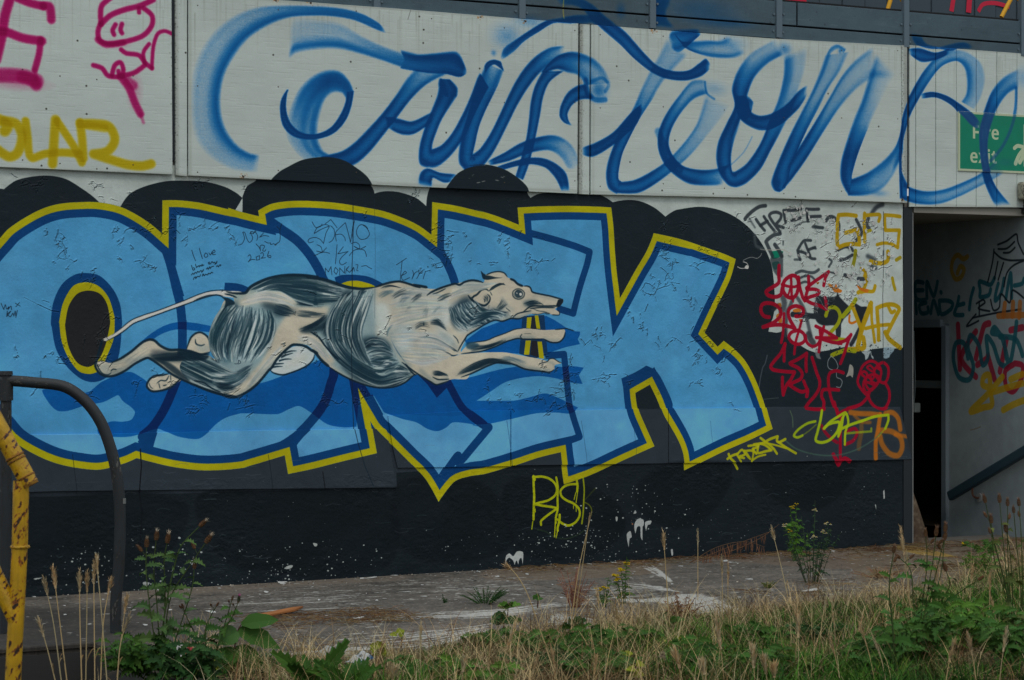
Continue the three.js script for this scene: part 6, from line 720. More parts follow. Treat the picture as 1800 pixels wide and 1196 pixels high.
// ---- the ground: soil to the horizon with a sunk pit by the railing, concrete slabs along the wall
const SLAB = new Surface(2300, -300, 11600, 3900, 2048, 61);
function paintGround(S, R) {
  const g = S.g; g.fillStyle = css([76, 71, 65]); g.fillRect(0, 0, S.W, S.H);
  const { W, H } = S, r = S.r;
  const img0 = g.getImageData(0, 0, W, H), D0 = img0.data;
  for (let y = 0; y < H; y++) for (let x = 0; x < W; x++) { const u = S.u0 + x / S.s, v = S.v1 - y / S.s, n = fbm(u / 500, v / 260, 81) * 0.22 + fbm(u / 60, v / 60, 82) * 0.14 + fbm(u / 14, v / 14, 83, 2) * 0.3 + (r() - 0.5) * 0.34 + Math.max(0, fbm(u / 180, v / 90, 84) - 0.15) * -0.5; const i = (y * W + x) * 4, left = Math.max(0, Math.min(1, (4200 - u) / 900)) * Math.max(0, Math.min(1, (v - 300) / 500)) * 0.45; for (let c = 0; c < 3; c++) D0[i + c] *= (1 + n) * (1 - left); }
  g.putImageData(img0, 0, 0);
  // dirt along the wall foot and brown patches
  const br = (s, a, col = [96, 78, 60], b = 4) => S.fill(s, col, { a, blur: b });
  br('3739,-127 4384,-123 5075,-164 5720,-20 5579,295 4917,238 4222,351 3569,458', 0.45, [104, 92, 78]); br('6473,-123 7632,-90 7137,743 6109,601', 0.4, [100, 82, 62]); br('7982,-65 8717,-165 9207,-14 8377,1135 8103,744', 0.35); br('9119,72 9731,14 10975,-306 8819,2255 8485,1642 7902,1928', 0.4, [92, 76, 52]); br('9481,78 9619,159 9400,892 9300,577', 0.6, [140, 112, 30], 2);
  // spilled white paint: flung streaks, drips and two crusted pools
  const F = S.sprayField(), st = (a, b, n, w, o = {}) => { const pa = even(smooth(a), 30), pb = even(smooth(b), 30); for (let i = 0; i < n; i++) { const t = r(), L = 0.12 + r() * r() * 0.8, s0 = r() * (1 - L), q = []; for (let j = 0; j < 8; j++) { const f = (s0 + L * j / 7) * 29, k = Math.min(28, Math.floor(f)), e = f - k, X = (p) => p[k].x + (p[k + 1].x - p[k].x) * e, Y = (p) => p[k].y + (p[k + 1].y - p[k].y) * e; q.push({ x: X(pa) + (X(pb) - X(pa)) * t, y: Y(pa) + (Y(pb) - Y(pa)) * t + (r() - 0.5) * 6, w: 0.4 + Math.sin(j / 7 * 3.1), c: false }); } S.dot(F, q, w * (0.4 + r()), o.a ?? 1); } };
  st('4541,1634 4995,1764 5473,1863 5851,1763 6224,1695', '4352,2095 4859,2064 5322,2163 5782,1994 6104,1908', 70, 2.0); st('4103,2476 4765,2482 5226,2353', '3882,3029 4477,3102 5134,2537', 110, 1.5); st('5647,334 6003,811 6133,1448 6224,1695', '5492,674 5783,1247 6013,1669 6104,1908', 20, 1.3); st('6449,887 6795,1086 6785,1673', '5975,1757 6414,1739 6658,1880', 90, 1.6); st('7361,73 7165,658 6822,1502', '7509,36 7320,521 6900,1449', 26, 1.5);
  st('4453,1914 4890,1832', '4060,2867 4425,2868', 30, 2); st('3544,2839 3988,2826 4449,2813', '3433,3150 3902,3040 4352,3031', 40, 2); st('7274,1259 7398,1434 7375,1820', '6864,1906 6984,2066 7016,2353', 14, 1.4); st('4369,235 5009,291 5579,295', '3990,1320 4566,1389 5078,1413', 60, 1.4); st('5275,120 5915,265 6570,414', '4740,1400 5308,1544 6046,1398', 70, 1.4); st('3956,199 4428,666 5281,959', '3707,987 4206,1271 5013,1556', 22, 1.2); st('7299,1777 7683,1900 7884,2114', '6698,2680 7089,2738 7592,2506', 22, 1.2);
  S.sweep(F, '6504,1882 6726,1733 6825,1790 6821,1973 6744,2198 6622,2554', '6347,2144 6457,2207 6293,2610 6281,2761 6393,2746 6521,2740', [0.35, 0.8, 1, 1, 1, 0.9, 0.4]); S.sweep(F, '6332,1693 6390,1817 6512,1796 6577,1833', '6216,1895 6255,2048 6353,2062 6433,2107', [0.2, 0.9, 0.9, 0.3]); S.sweep(F, '5668,2105 5725,2392 5661,2600 5473,2883', '5448,2479 5343,2809 5388,2910 5395,2988', [0.3, 0.8, 0.8, 0.4]); S.sweep(F, '5612,2459 5706,2434 5733,2528', '5396,2856 5484,2834 5604,2756', [0.4, 0.9, 0.5]);
  for (let i = 0; i < 1900; i++) { const u = 3200 + r() * 6200, v = 30 + Math.pow(r(), 1.6) * 2700, s = 1.1 + r() * r() * r() * 16; S.puff(F, u, v, s * (1 + r() * 1.6), s * (0.6 + r()), 0.9); }
  const img = g.getImageData(0, 0, W, H), D = img.data, S2 = boxBlur(F, W, H, 1);
  for (let y = 0; y < H; y++) for (let x = 0; x < W; x++) { const d0 = S2[y * W + x]; if (d0 < 0.05) continue; const u = x / S.s, v = y / S.s, d = d0 + fbm(u / 60, v / 22, 91) * 0.55 + fbm(u / 14, v / 7, 92, 2) * 0.5 - 0.16, a = Math.min(1, Math.max(0, (d - 0.32) * 5)) * 0.92, i = (y * W + x) * 4; for (let c = 0; c < 3; c++) D[i + c] = D[i + c] * (1 - a) + [150, 150, 146][c] * a; if (R) { } }
  g.putImageData(img, 0, 0); for (let i = 0; i < 5200; i++) { const u = 3100 + r() * 6600, v = 20 + Math.pow(r(), 1.4) * 2900, cl = fbm(u / 500, v / 300, 97) + 0.35; if (r() > cl + 0.35) continue; const s = (1.2 + r() * r() * r() * 17) * S.s; g.fillStyle = css(r() < 0.75 ? [150, 150, 146] : [44, 38, 32], 0.35 + 0.6 * r()); g.beginPath(); g.ellipse(S.X(u), S.Y(v), Math.max(0.5, s * (0.8 + r() * 1.8)), Math.max(0.5, s), r() * 3, 0, 7); g.fill(); }
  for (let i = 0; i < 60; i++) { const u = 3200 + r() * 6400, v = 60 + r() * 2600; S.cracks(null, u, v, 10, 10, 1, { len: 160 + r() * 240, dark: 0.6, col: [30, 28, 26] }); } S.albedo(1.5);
}
paintGround(SLAB);
{
  const soil = noiseTex(512, 512, (x, y) => { const n = fbm(x / 22, y / 22, 5) * 26 + fbm(x / 5, y / 5, 6, 2) * 30; return [56 + n, 47 + n * 0.9, 34 + n * 0.7]; }, true); soil.repeat.set(1, 1);
  const hole = [[1.5, 2.06], [3.14, 2.06], [3.14, 3.9], [1.5, 3.9]];
  const sh = new THREE.Shape([[-150, -3.35], [150, -3.35], [150, 150], [-150, 150]].map((p) => new THREE.Vector2(...p))); sh.holes.push(new THREE.Path(hole.map((p) => new THREE.Vector2(...p))));
  sh.holes.push(new THREE.Path([[9.7, -3.3], [9.7, -0.03], [10.9, -0.03], [10.9, -3.3]].map((p) => new THREE.Vector2(...p))));
  const g = new THREE.ShapeGeometry(sh); const p = g.attributes.position, uv = g.attributes.uv; for (let i = 0; i < p.count; i++) { const x = p.getX(i), z = p.getY(i); p.setXYZ(i, x, groundY(x) - 0.02, z); uv.setXY(i, x / 1.6, z / 1.6); } const ix = g.index.array; for (let i = 0; i < ix.length; i += 3) { const t = ix[i]; ix[i] = ix[i + 1]; ix[i + 1] = t; } g.computeVertexNormals();
  structure('ground', g, std({ map: soil, roughness: 1 }));
  const pit = mergeGeometries([new THREE.BoxGeometry(1.64, 0.1, 1.84).translate(2.32, -0.9, 2.98), new THREE.BoxGeometry(0.1, 0.86, 1.84).translate(3.19, -0.49, 2.98), new THREE.BoxGeometry(1.74, 0.86, 0.1).translate(2.32, -0.49, 2.01), new THREE.BoxGeometry(0.1, 0.86, 1.84).translate(1.45, -0.49, 2.98), new THREE.BoxGeometry(1.74, 0.86, 0.1).translate(2.32, -0.49, 3.95)]);
  structure('sunken_pit', pit, std({ color: rgb(0.03, 0.03, 0.03), roughness: 0.95 }));
  const bump = noiseTex(256, 256, (x, y) => 128 + fbm(x / 6, y / 6, 15, 2) * 70 + fbm(x / 30, y / 30, 16) * 50); bump.repeat.set(14, 8);
  const M_slab = std({ map: SLAB.texture(), bumpMap: bump, bumpScale: 0.004, roughness: 0.92 });
  const flat = (pts, name) => { const s = new THREE.Shape(pts.map((q) => new THREE.Vector2(q[0], -q[1]))), e = new THREE.ExtrudeGeometry(s, { depth: 0.1, bevelEnabled: true, bevelSize: 0.006, bevelOffset: -0.006, bevelThickness: 0.006, bevelSegments: 1 }); e.rotateX(-Math.PI / 2); const p = e.attributes.position, uv = new Float32Array(p.count * 2); for (let i = 0; i < p.count; i++) { p.setY(i, p.getY(i) - 0.106 + groundY(p.getX(i))); uv[i * 2] = (p.getX(i) * 1000 - SLAB.u0) / (SLAB.u1 - SLAB.u0); uv[i * 2 + 1] = (p.getZ(i) * 1000 - SLAB.v0) / (SLAB.v1 - SLAB.v0); } e.setAttribute('uv', new THREE.BufferAttribute(uv, 2)); e.computeVertexNormals(); const m = structure(name, e, M_slab); return m; };
  flat([[2.3, 0.012], [9.7, 0.012], [9.7, 0.375], [2.3, 0.405]], 'wall_foot_slab');
  flat([[2.3, 0.413], [6.2, 0.396], [6.2, 2.72], [5.3, 2.86], [4.6, 3.0], [3.7, 3.0], [3.3, 2.7], [3.15, 2.5], [3.15, 2.05], [2.3, 2.05]], 'concrete_slab'); flat([[6.212, 0.396], [9.7, 0.383], [9.7, -0.03], [11.6, -0.03], [11.6, 2.2], [9.4, 2.45], [8.3, 2.62], [7.2, 2.82], [6.212, 2.75]], 'concrete_slab');
}

// ---- rails ---------------------------------------------------------------------------------------
const V = (a) => new THREE.Vector3(...a);
function tubeAlong(pts, r, n = 40, sides = 14, tension = 0.5) { return new THREE.TubeGeometry(new THREE.CatmullRomCurve3(pts.map(V), false, 'catmullrom', tension), n, r, sides); }
function metalPaint(seed, base, chip, rust, amount, long = 900) { // along the tube in x, round it in y
  const W = 1024, H = 256, d = new Uint8Array(W * H * 4), r = rng(seed);
  for (let y = 0; y < H; y++) { const a = y / H * 6.2832, cx = Math.cos(a) * 30 + 200, cz = Math.sin(a) * 30 + 200;
    for (let x = 0; x < W; x++) {
      const s = x / W * long, n = fbm((cx + cz * 0.6) / 17, (s + cz) / 24, seed) + 0.45 * fbm((cx - cz) / 6, (s + cx) / 7, seed + 3, 2), i = (y * W + x) * 4, m = 1 + 0.16 * fbm(cx / 26, s / 40, seed + 5) + 0.1 * fbm(cz / 8, s / 60, seed + 6) + (r() - 0.5) * 0.07;
      let col = base; if (n > amount + 0.1) col = n > amount + 0.26 ? chip : rust; else if (n > amount) col = [base[0] * 0.8 + rust[0] * 0.2, base[1] * 0.7 + rust[1] * 0.25, base[2] * 0.7];
      for (let k = 0; k < 3; k++) d[i + k] = Math.min(255, col[k] * m); d[i + 3] = 255;
    } }
  const t = new THREE.DataTexture(d, W, H); t.magFilter = THREE.LinearFilter; t.colorSpace = THREE.SRGBColorSpace; t.wrapS = t.wrapT = THREE.RepeatWrapping; t.needsUpdate = true; return t;
}
const rustBump = noiseTex(128, 128, (x, y) => 128 + 60 * fbm(x / 9, y / 9, 44) + 50 * fbm(x / 3, y / 3, 45, 2)); 
{
  const M = std({ map: metalPaint(7, [30, 36, 41], [74, 76, 74], [22, 22, 22], 0.42), bumpMap: rustBump, bumpScale: 0.0016, roughness: 0.6 });
  const P = [[3.347, -0.016, 1.76], [3.347, 0.138, 1.76], [3.361, 0.34, 1.768], [3.366, 0.557, 1.77], [3.36, 0.702, 1.767], [3.344, 0.832, 1.759], [3.313, 0.96, 1.743], [3.272, 1.07, 1.722], [3.205, 1.168, 1.688], [3.112, 1.238, 1.64], [2.978, 1.258, 1.572], [2.852, 1.269, 1.507], [2.669, 1.281, 1.414]], base = P.shift();
  const t = thing('guard_rail', 'black tubular guard rail bending down to the ground beside the mural', 'railing', base), rel = (p) => [p[0] - base[0], p[1] - base[1], p[2] - base[2]];
  const bend = P.map(rel); part(t, 'bent_rail', tubeAlong([[0, -0.06, 0], ...bend], 0.0292, 90), M);
  const L = bend[bend.length - 2], lean = [L[0] - 0.008, -0.9, L[2]]; part(t, 'post', tubeAlong([[L[0] - 0.004, L[1] + 0.03, L[2]], [L[0] - 0.004, L[1] - 0.5, L[2]], [lean[0], lean[1], lean[2]]], 0.0285, 20), M);
  const col = new THREE.CylinderGeometry(0.037, 0.037, 0.1, 16); col.translate(L[0] - 0.004, L[1] - 0.052, L[2]); const cap = new THREE.CylinderGeometry(0.034, 0.036, 0.02, 16); cap.translate(L[0] - 0.004, L[1] + 0.038, L[2]); part(t, 'collar', mergeGeometries([col, cap]), M);
  const worn = new THREE.CylinderGeometry(0.0298, 0.0298, 0.028, 14, 1, true, 0.2, 1.1); worn.translate(...rel([[3.347, -0.016, 1.76], [3.366, 0.656, 1.77]][1])); part(t, 'worn_patch', worn, std({ color: rgb(0.16, 0.17, 0.17), roughness: 0.7 })); 
}
{
  const M = std({ map: metalPaint(19, [176, 138, 4], [40, 28, 20], [120, 66, 16], 0.27), bumpMap: rustBump, bumpScale: 0.003, roughness: 0.5 });
  const D = 7.6, bar = [[1.797, 1.374, 5.112], [1.901, 1.165, 5.165], [1.989, 0.984, 5.211]], post = [[1.964, 0.992, 5.198], [1.958, 0.731, 5.195], [1.939, 0.302, 5.185], [1.934, 0.049, 5.182]], low = [[1.797, 0.877, 5.112], [1.901, 0.629, 5.165], [1.949, 0.512, 5.19]];
  const base = post[3], rel = (p) => [p[0] - base[0], p[1] - base[1], p[2] - base[2]]; base[1] -= 0.02;
  const t = thing('yellow_handrail', 'chipped yellow pipe handrail with sloping bars in the lower left corner', 'handrail', base);
  part(t, 'post', tubeAlong(post.map(rel), 0.0272, 40, 18), M); const top = part(t, 'sloping_bar', tubeAlong(bar.map(rel), 0.031, 40, 18), M); const lo = part(t, 'sloping_bar', tubeAlong(low.map(rel), 0.028, 30, 18), M);
  const a = V(rel(bar[1])), b = V(rel(bar[2])), dir = b.clone().sub(a).normalize(), q = new THREE.Quaternion().setFromUnitVectors(new THREE.Vector3(0, 1, 0), dir);
  const cap = new THREE.CylinderGeometry(0.0295, 0.0312, 0.012, 18); const cm = part(top, 'end_cap', cap, std({ map: metalPaint(23, [150, 112, 10], [60, 30, 14], [118, 56, 16], 0.12), bumpMap: rustBump, bumpScale: 0.003, roughness: 0.7 })); cm.position.copy(b.clone().addScaledVector(dir, 0.004)); cm.quaternion.copy(q);
  for (const [f, w] of [[0.5, 0.034], [0.56, 0.0335], [0.88, 0.0325]]) { const ring = new THREE.TorusGeometry(w - 0.003, 0.004, 8, 22); ring.rotateX(Math.PI / 2); const m = part(top, 'rusty_band', ring, std({ map: metalPaint(29, [140, 96, 12], [50, 30, 16], [110, 56, 16], 0.1), roughness: 0.75 })); m.position.copy(a.clone().lerp(b, f)); m.quaternion.copy(q); }
  const weld = new THREE.TorusGeometry(0.0275, 0.006, 8, 20); weld.rotateX(Math.PI / 2); weld.translate(...rel([1.961, 0.766, 5.196])); part(t, 'weld_bead', weld, M);
}
{ // dark red plate edge in the very corner
  const a = [1.951, 0.353, 4.854], g = new RoundedBoxGeometry(0.055, 0.42, 0.02, 2, 0.004); const m = shadows(new THREE.Mesh(g, std({ color: paintRGB(84, 12, 16), roughness: 0.6 }))); m.rotation.z = 0.42; m.position.set(a[0], a[1] - 0.12, a[2]); m.name = numbered('metal_bracket'); scene.add(tag(m, 'dark red metal bracket at the foot of the yellow handrail', 'bracket'));
}
// ---- fire exit sign on the planks, crossed by the blue script -------------------------------------
{
  const x0 = 10.098, x1 = 10.93, y0 = 2.69, y1 = 3.118, S = new Surface(x0 * 1000, y0 * 1000, x1 * 1000, y1 * 1000, 900, 71), g = S.g;
  g.fillStyle = css([142, 150, 128]); g.fillRect(0, 0, S.W, S.H); g.fillStyle = css([2, 98, 76]); g.fillRect(16, 16, S.W - 32, S.H - 32);
  const cream = [140, 154, 128]; g.fillStyle = css(cream); g.font = 'bold 148px sans-serif'; g.save(); g.scale(1.0, 1); g.fillText('Fire', 128, 206); g.fillText('exit', 108, 396); g.restore();
  // running figure and door of the exit symbol
  const L = (s, w) => S.line(s, w, cream); g.fillStyle = css(cream); g.fillRect(S.X(10695), S.Y(3050), S.X(10900) - S.X(10695), S.Y(2740) - S.Y(3050)); g.fillStyle = css([2, 98, 76]); g.fillRect(S.X(10712), S.Y(3035), S.X(10884) - S.X(10712), S.Y(2740) - S.Y(3035));
  L('10690,2860 10660,2830 10640,2800 10620,2760', 9); L('10610,2872 10640,2890 10700,2880', 8); L('10700,2880 10690,2820 10660,2770', 9); g.beginPath(); g.arc(S.X(10745), S.Y(2920), 26, 0, 7); g.fill();
  const F = S.sprayField(); S.joins = {}; paintScript(S, F); for (let i = 0; i < F.length; i++) F[i] *= 0.62; S.lay(F, [10, 70, 96], [4, 52, 100], [0, 34, 78], 0.25, 0.9);
  S.weather(0.04, 0.06, 77); S.albedo();
  const t = thing('fire_exit_sign', 'green and cream fire exit sign on the white planks, crossed by blue spray', 'sign', [x0, y0, 0.0215]);
  const b = new RoundedBoxGeometry(x1 - x0, y1 - y0, 0.006, 1, 0.0015); b.translate((x1 - x0) / 2, (y1 - y0) / 2, 0.003); part(t, 'sign_board', b, std({ color: paintRGB(142, 150, 128), roughness: 0.5 }));
  const f = new THREE.PlaneGeometry(x1 - x0 - 0.002, y1 - y0 - 0.002); f.translate((x1 - x0) / 2, (y1 - y0) / 2, 0.0068); part(t, 'printed_face', f, new THREE.MeshPhysicalMaterial({ map: S.texture(), roughness: 0.45, specularIntensity: 0.6 }));
}
// ---- bulkhead lamp on the planks at the right edge
{
  const t = thing('bulkhead_lamp', 'small cream bulkhead lamp below the exit sign at the right edge', 'lamp', [10.763, 2.56, 0.022]), g = new RoundedBoxGeometry(0.26, 0.13, 0.07, 3, 0.02); g.translate(0, 0, 0.035);
  part(t, 'housing', g, std({ map: noiseTex(128, 128, (x, y) => { const n = fbm(x / 14, y / 14, 3), k = n > 0.25 ? 0.5 : 1; return [150 * k, 150 * k, 132 * k]; }, true), roughness: 0.6 })); const l = new RoundedBoxGeometry(0.17, 0.09, 0.02, 2, 0.008); l.translate(0.03, 0, 0.074); part(t, 'green_lens', l, std({ color: paintRGB(60, 104, 84), roughness: 0.35 }));
}
// ---- passage fittings
{
  const a = [10.68, 0.282, -0.808], b = [10.68, 0.659, 0.045], d = [b[0] - a[0], b[1] - a[1], b[2] - a[2]], e = [a[0] + d[0] * 1.35, a[1] + d[1] * 1.35, a[2] + d[2] * 1.35];
  const t = thing('stair_handrail', 'blue-grey wooden handrail sloping up the passage side wall', 'handrail', a);
  const len = Math.hypot(d[1], d[2]) * 1.35, g = new RoundedBoxGeometry(0.05, 0.075, len, 2, 0.014); const m = part(t, 'rail', g, std({ color: paintRGB(26, 44, 52), roughness: 0.55 })); m.position.set(0, (e[1] - a[1]) / 2, (e[2] - a[2]) / 2); m.rotation.x = -Math.atan2(d[1], d[2]);
  for (const f of [0.32, 1.12]) { const c = [0.0, d[1] * f, d[2] * f]; const arm = tubeAlong([[c[0], c[1] - 0.03, c[2]], [c[0], c[1] - 0.09, c[2]], [c[0] + 0.03, c[1] - 0.115, c[2]], [c[0] + 0.065, c[1] - 0.115, c[2]]], 0.008, 12, 8), pl = new THREE.CylinderGeometry(0.034, 0.034, 0.01, 16); pl.rotateZ(Math.PI / 2); pl.translate(c[0] + 0.062, c[1] - 0.115, c[2]); const k = part(t, 'bracket', arm, std({ color: rgb(0.12, 0.05, 0.03), roughness: 0.7 })); part(k, 'wall_plate', pl, std({ color: rgb(0.35, 0.36, 0.36), roughness: 0.6 })); }
  const M_pale = std({ color: paintRGB(84, 92, 92), roughness: 0.7 });
  const s1 = shadows(new THREE.Mesh(new RoundedBoxGeometry(0.03, 0.06, 0.7, 1, 0.004), M_pale)); const p = [10.87, 1.126, -1.319]; s1.position.set(...p); s1.name = numbered('door_bar'); scene.add(tag(s1, 'pale horizontal bar across the dark doorway', 'bar'));
  const sw = thing('light_switch', 'small square light switch inside the dark doorway', 'switch', [12.33, 0.875, -3.222]); part(sw, 'plate', new RoundedBoxGeometry(0.02, 0.15, 0.11, 2, 0.004), std({ color: paintRGB(70, 78, 76) })); part(sw, 'rocker', new RoundedBoxGeometry(0.012, 0.07, 0.05, 1, 0.004).translate(-0.012, 0, 0), std({ color: paintRGB(44, 50, 50) }));
  const wb = thing('junction_box', 'white cable box at the edge of the post in the doorway', 'box', [10.7, 0.946, -1.278]); part(wb, 'cover', new RoundedBoxGeometry(0.06, 0.075, 0.1, 2, 0.01), std({ color: paintRGB(110, 118, 116), roughness: 0.5 })); part(wb, 'cable', tubeAlong([[0, 0.03, 0], [0.005, 0.2, 0.01], [0, 0.6, 0.0]], 0.006, 10, 6), M_pale);
  const br = std({ map: noiseTex(256, 256, (x, y) => { const n = fbm(x / 20, y / 20, 12) * 30 + fbm(x / 5, y / 5, 13, 2) * 24; return [92 + n, 78 + n, 64 + n * 0.9]; }, true), bumpMap: rustBump, bumpScale: 0.01, roughness: 1 });
  const tri = slab([[9.722, 0.405], [9.735, 0.4], [9.79, 0.27], [9.845, 0.13], [9.895, 0.0], [9.9, -0.02], [9.722, -0.02]], -0.07, -0.02, null, 0.006); const tm = shadows(new THREE.Mesh(tri, br)); tm.name = numbered('broken_board'); scene.add(tag(tm, 'brown broken board leaning in the doorway against the steel post', 'board'));
}
// ---- litter on the slabs ----------------------------------------------------------------------------
{
  const put = (name, geo, mat, pos, rot, label, cat, group) => { const m = shadows(new THREE.Mesh(geo, mat)); m.name = numbered(name); m.position.set(...pos); m.rotation.set(...rot); scene.add(tag(m, label, cat, group)); return m; };
  const wood = std({ map: noiseTex(256, 64, (x, y) => { const n = fbm(x / 60, y / 3, 8) * 40; return [150 + n, 94 + n * 0.8, 46 + n * 0.6]; }, true), roughness: 0.8 });
  const o = slab([[-0.15, -0.026], [0.06, -0.03], [0.15, 0.006], [0.1, 0.026], [-0.14, 0.028]], -0.006, 0.006, null, 0.002); o.rotateX(-Math.PI / 2); put('wood_offcut', o, wood, [[4.346, -0.01, 1.517][0], 0.0, [4.346, -0.01, 1.517][2]].map((v, i) => i === 1 ? groundY([4.346, -0.01, 1.517][0]) + 0.02 : v), [0.06, 0.32, 0.05], 'orange pointed wood offcut lying on the concrete slab', 'offcut');
  const r = rng(91), M_chip = std({ color: rgb(0.5, 0.51, 0.5), roughness: 0.8, side: THREE.DoubleSide }), chipGeo = [0, 1, 2, 3].map(() => { const n = 7, s = new THREE.Shape(); for (let i = 0; i < n; i++) { const a = i / n * 6.283, q = 0.5 + r() * 0.6; s[i ? 'lineTo' : 'moveTo'](Math.cos(a) * q, Math.sin(a) * q); } const g = new THREE.ExtrudeGeometry(s, { depth: 0.12, bevelEnabled: false }); g.rotateX(-Math.PI / 2); return g; });
  const C = [];
  for (let i = 0; i < 150; i++) { const x = 3.3 + r() * 6.3, z = 0.04 + Math.pow(r(), 2.2) * 2.3, s = 0.006 + r() * r() * 0.022, g = chipGeo[i % 4].clone(); g.scale(s * (1 + r()), s * 0.5, s); g.rotateY(r() * 6); g.rotateX((r() - 0.5) * 0.5); g.translate(x, groundY(x) + 0.003, z); C.push(g); }
  const ch = shadows(new THREE.Mesh(mergeGeometries(C), M_chip)); ch.name = numbered('paint_chips'); ch.userData.kind = 'stuff'; scene.add(tag(ch, 'white fallen paint chips scattered over the concrete', 'paint chips'));
  const big = (px, label, s) => put('plaster_chip', chipGeo[1].clone().scale(s * 1.7, s * 0.55, s * 0.8), M_chip, [px[0], groundY(px[0]) + 0.004, px[2]], [0, 0.3, 0.05], label, 'plaster chip');
  big([7.468, 0.01, 2.001], 'long white plaster chip on the slab in front of the weed bush', 0.05); big([5.495, -0.002, 0.096], 'white plaster chip at the wall foot left of the big yellow point', 0.035); big([4.654, -0.008, 1.856], 'white plaster chip near the spilled paint streaks, left of the dock leaves', 0.03);
  const lump = (px, s, label) => { const g = new THREE.IcosahedronGeometry(s, 2), p = g.attributes.position; for (let i = 0; i < p.count; i++) { const n = 1 + 0.3 * fbm(p.getX(i) / s * 1.4 + 5, p.getY(i) / s * 1.4 + p.getZ(i) / s, 6); p.setXYZ(i, p.getX(i) * n * 1.3, p.getY(i) * n * 0.6, p.getZ(i) * n); } g.computeVertexNormals(); put('rubble_lump', g, std({ color: rgb(0.3, 0.27, 0.23), roughness: 1 }), [px[0], groundY(px[0]) + s * 0.3, px[2]], [0, 1, 0], label, 'rubble'); };
  lump([4.939, -0.006, -0.188], 0.035, 'pale rubble lump at the wall foot, left of its pair'); lump([4.985, -0.005, -0.161], 0.03, 'pale rubble lump at the wall foot, right of its pair'); lump([6.871, 0.006, -0.083], 0.035, 'grey rubble lump at the wall foot beside the white splash'); lump([9.074, 0.02, -0.133], 0.03, 'small rubble lump at the wall foot behind the weed bush');
  const can = (px, label, cols, rot) => { const c = document.createElement('canvas'); c.width = 128; c.height = 64; const g = c.getContext('2d'); g.fillStyle = css(cols[0]); g.fillRect(0, 0, 128, 64); g.fillStyle = css(cols[1]); g.beginPath(); g.moveTo(0, 64); g.lineTo(0, 30); g.bezierCurveTo(40, 10, 60, 60, 128, 38); g.lineTo(128, 64); g.fill(); g.fillStyle = css([90, 96, 98]); g.fillRect(84, 8, 24, 10); const t = new THREE.CanvasTexture(c); t.colorSpace = THREE.SRGBColorSpace; const pg = new THREE.PlaneGeometry(0.13, 0.08, 10, 6), p = pg.attributes.position; for (let i = 0; i < p.count; i++) p.setZ(i, 0.02 * fbm(p.getX(i) * 30, p.getY(i) * 30, 9) + 0.012); pg.rotateX(-Math.PI / 2); pg.computeVertexNormals(); put('crumpled_wrapper', pg, std({ map: t, roughness: 0.5, side: THREE.DoubleSide }), [px[0], groundY(px[0]) + 0.03, px[2]], [0.25, rot, 0.1], label, 'wrapper'); };
  can([3.957, -0.012, 3.484], 'crumpled blue and white wrapper lying behind the dock leaves', [[170, 176, 178], [20, 90, 140]], 0.5); can([3.33, -0.016, 2.874], 'crumpled red and white wrapper under the left thistle', [[160, 160, 158], [140, 20, 26]], 1.2); can([3.947, -0.012, 3.158], 'small white scrap of paper beside the dock leaves', [[160, 164, 162], [150, 156, 154]], 0.1);
}

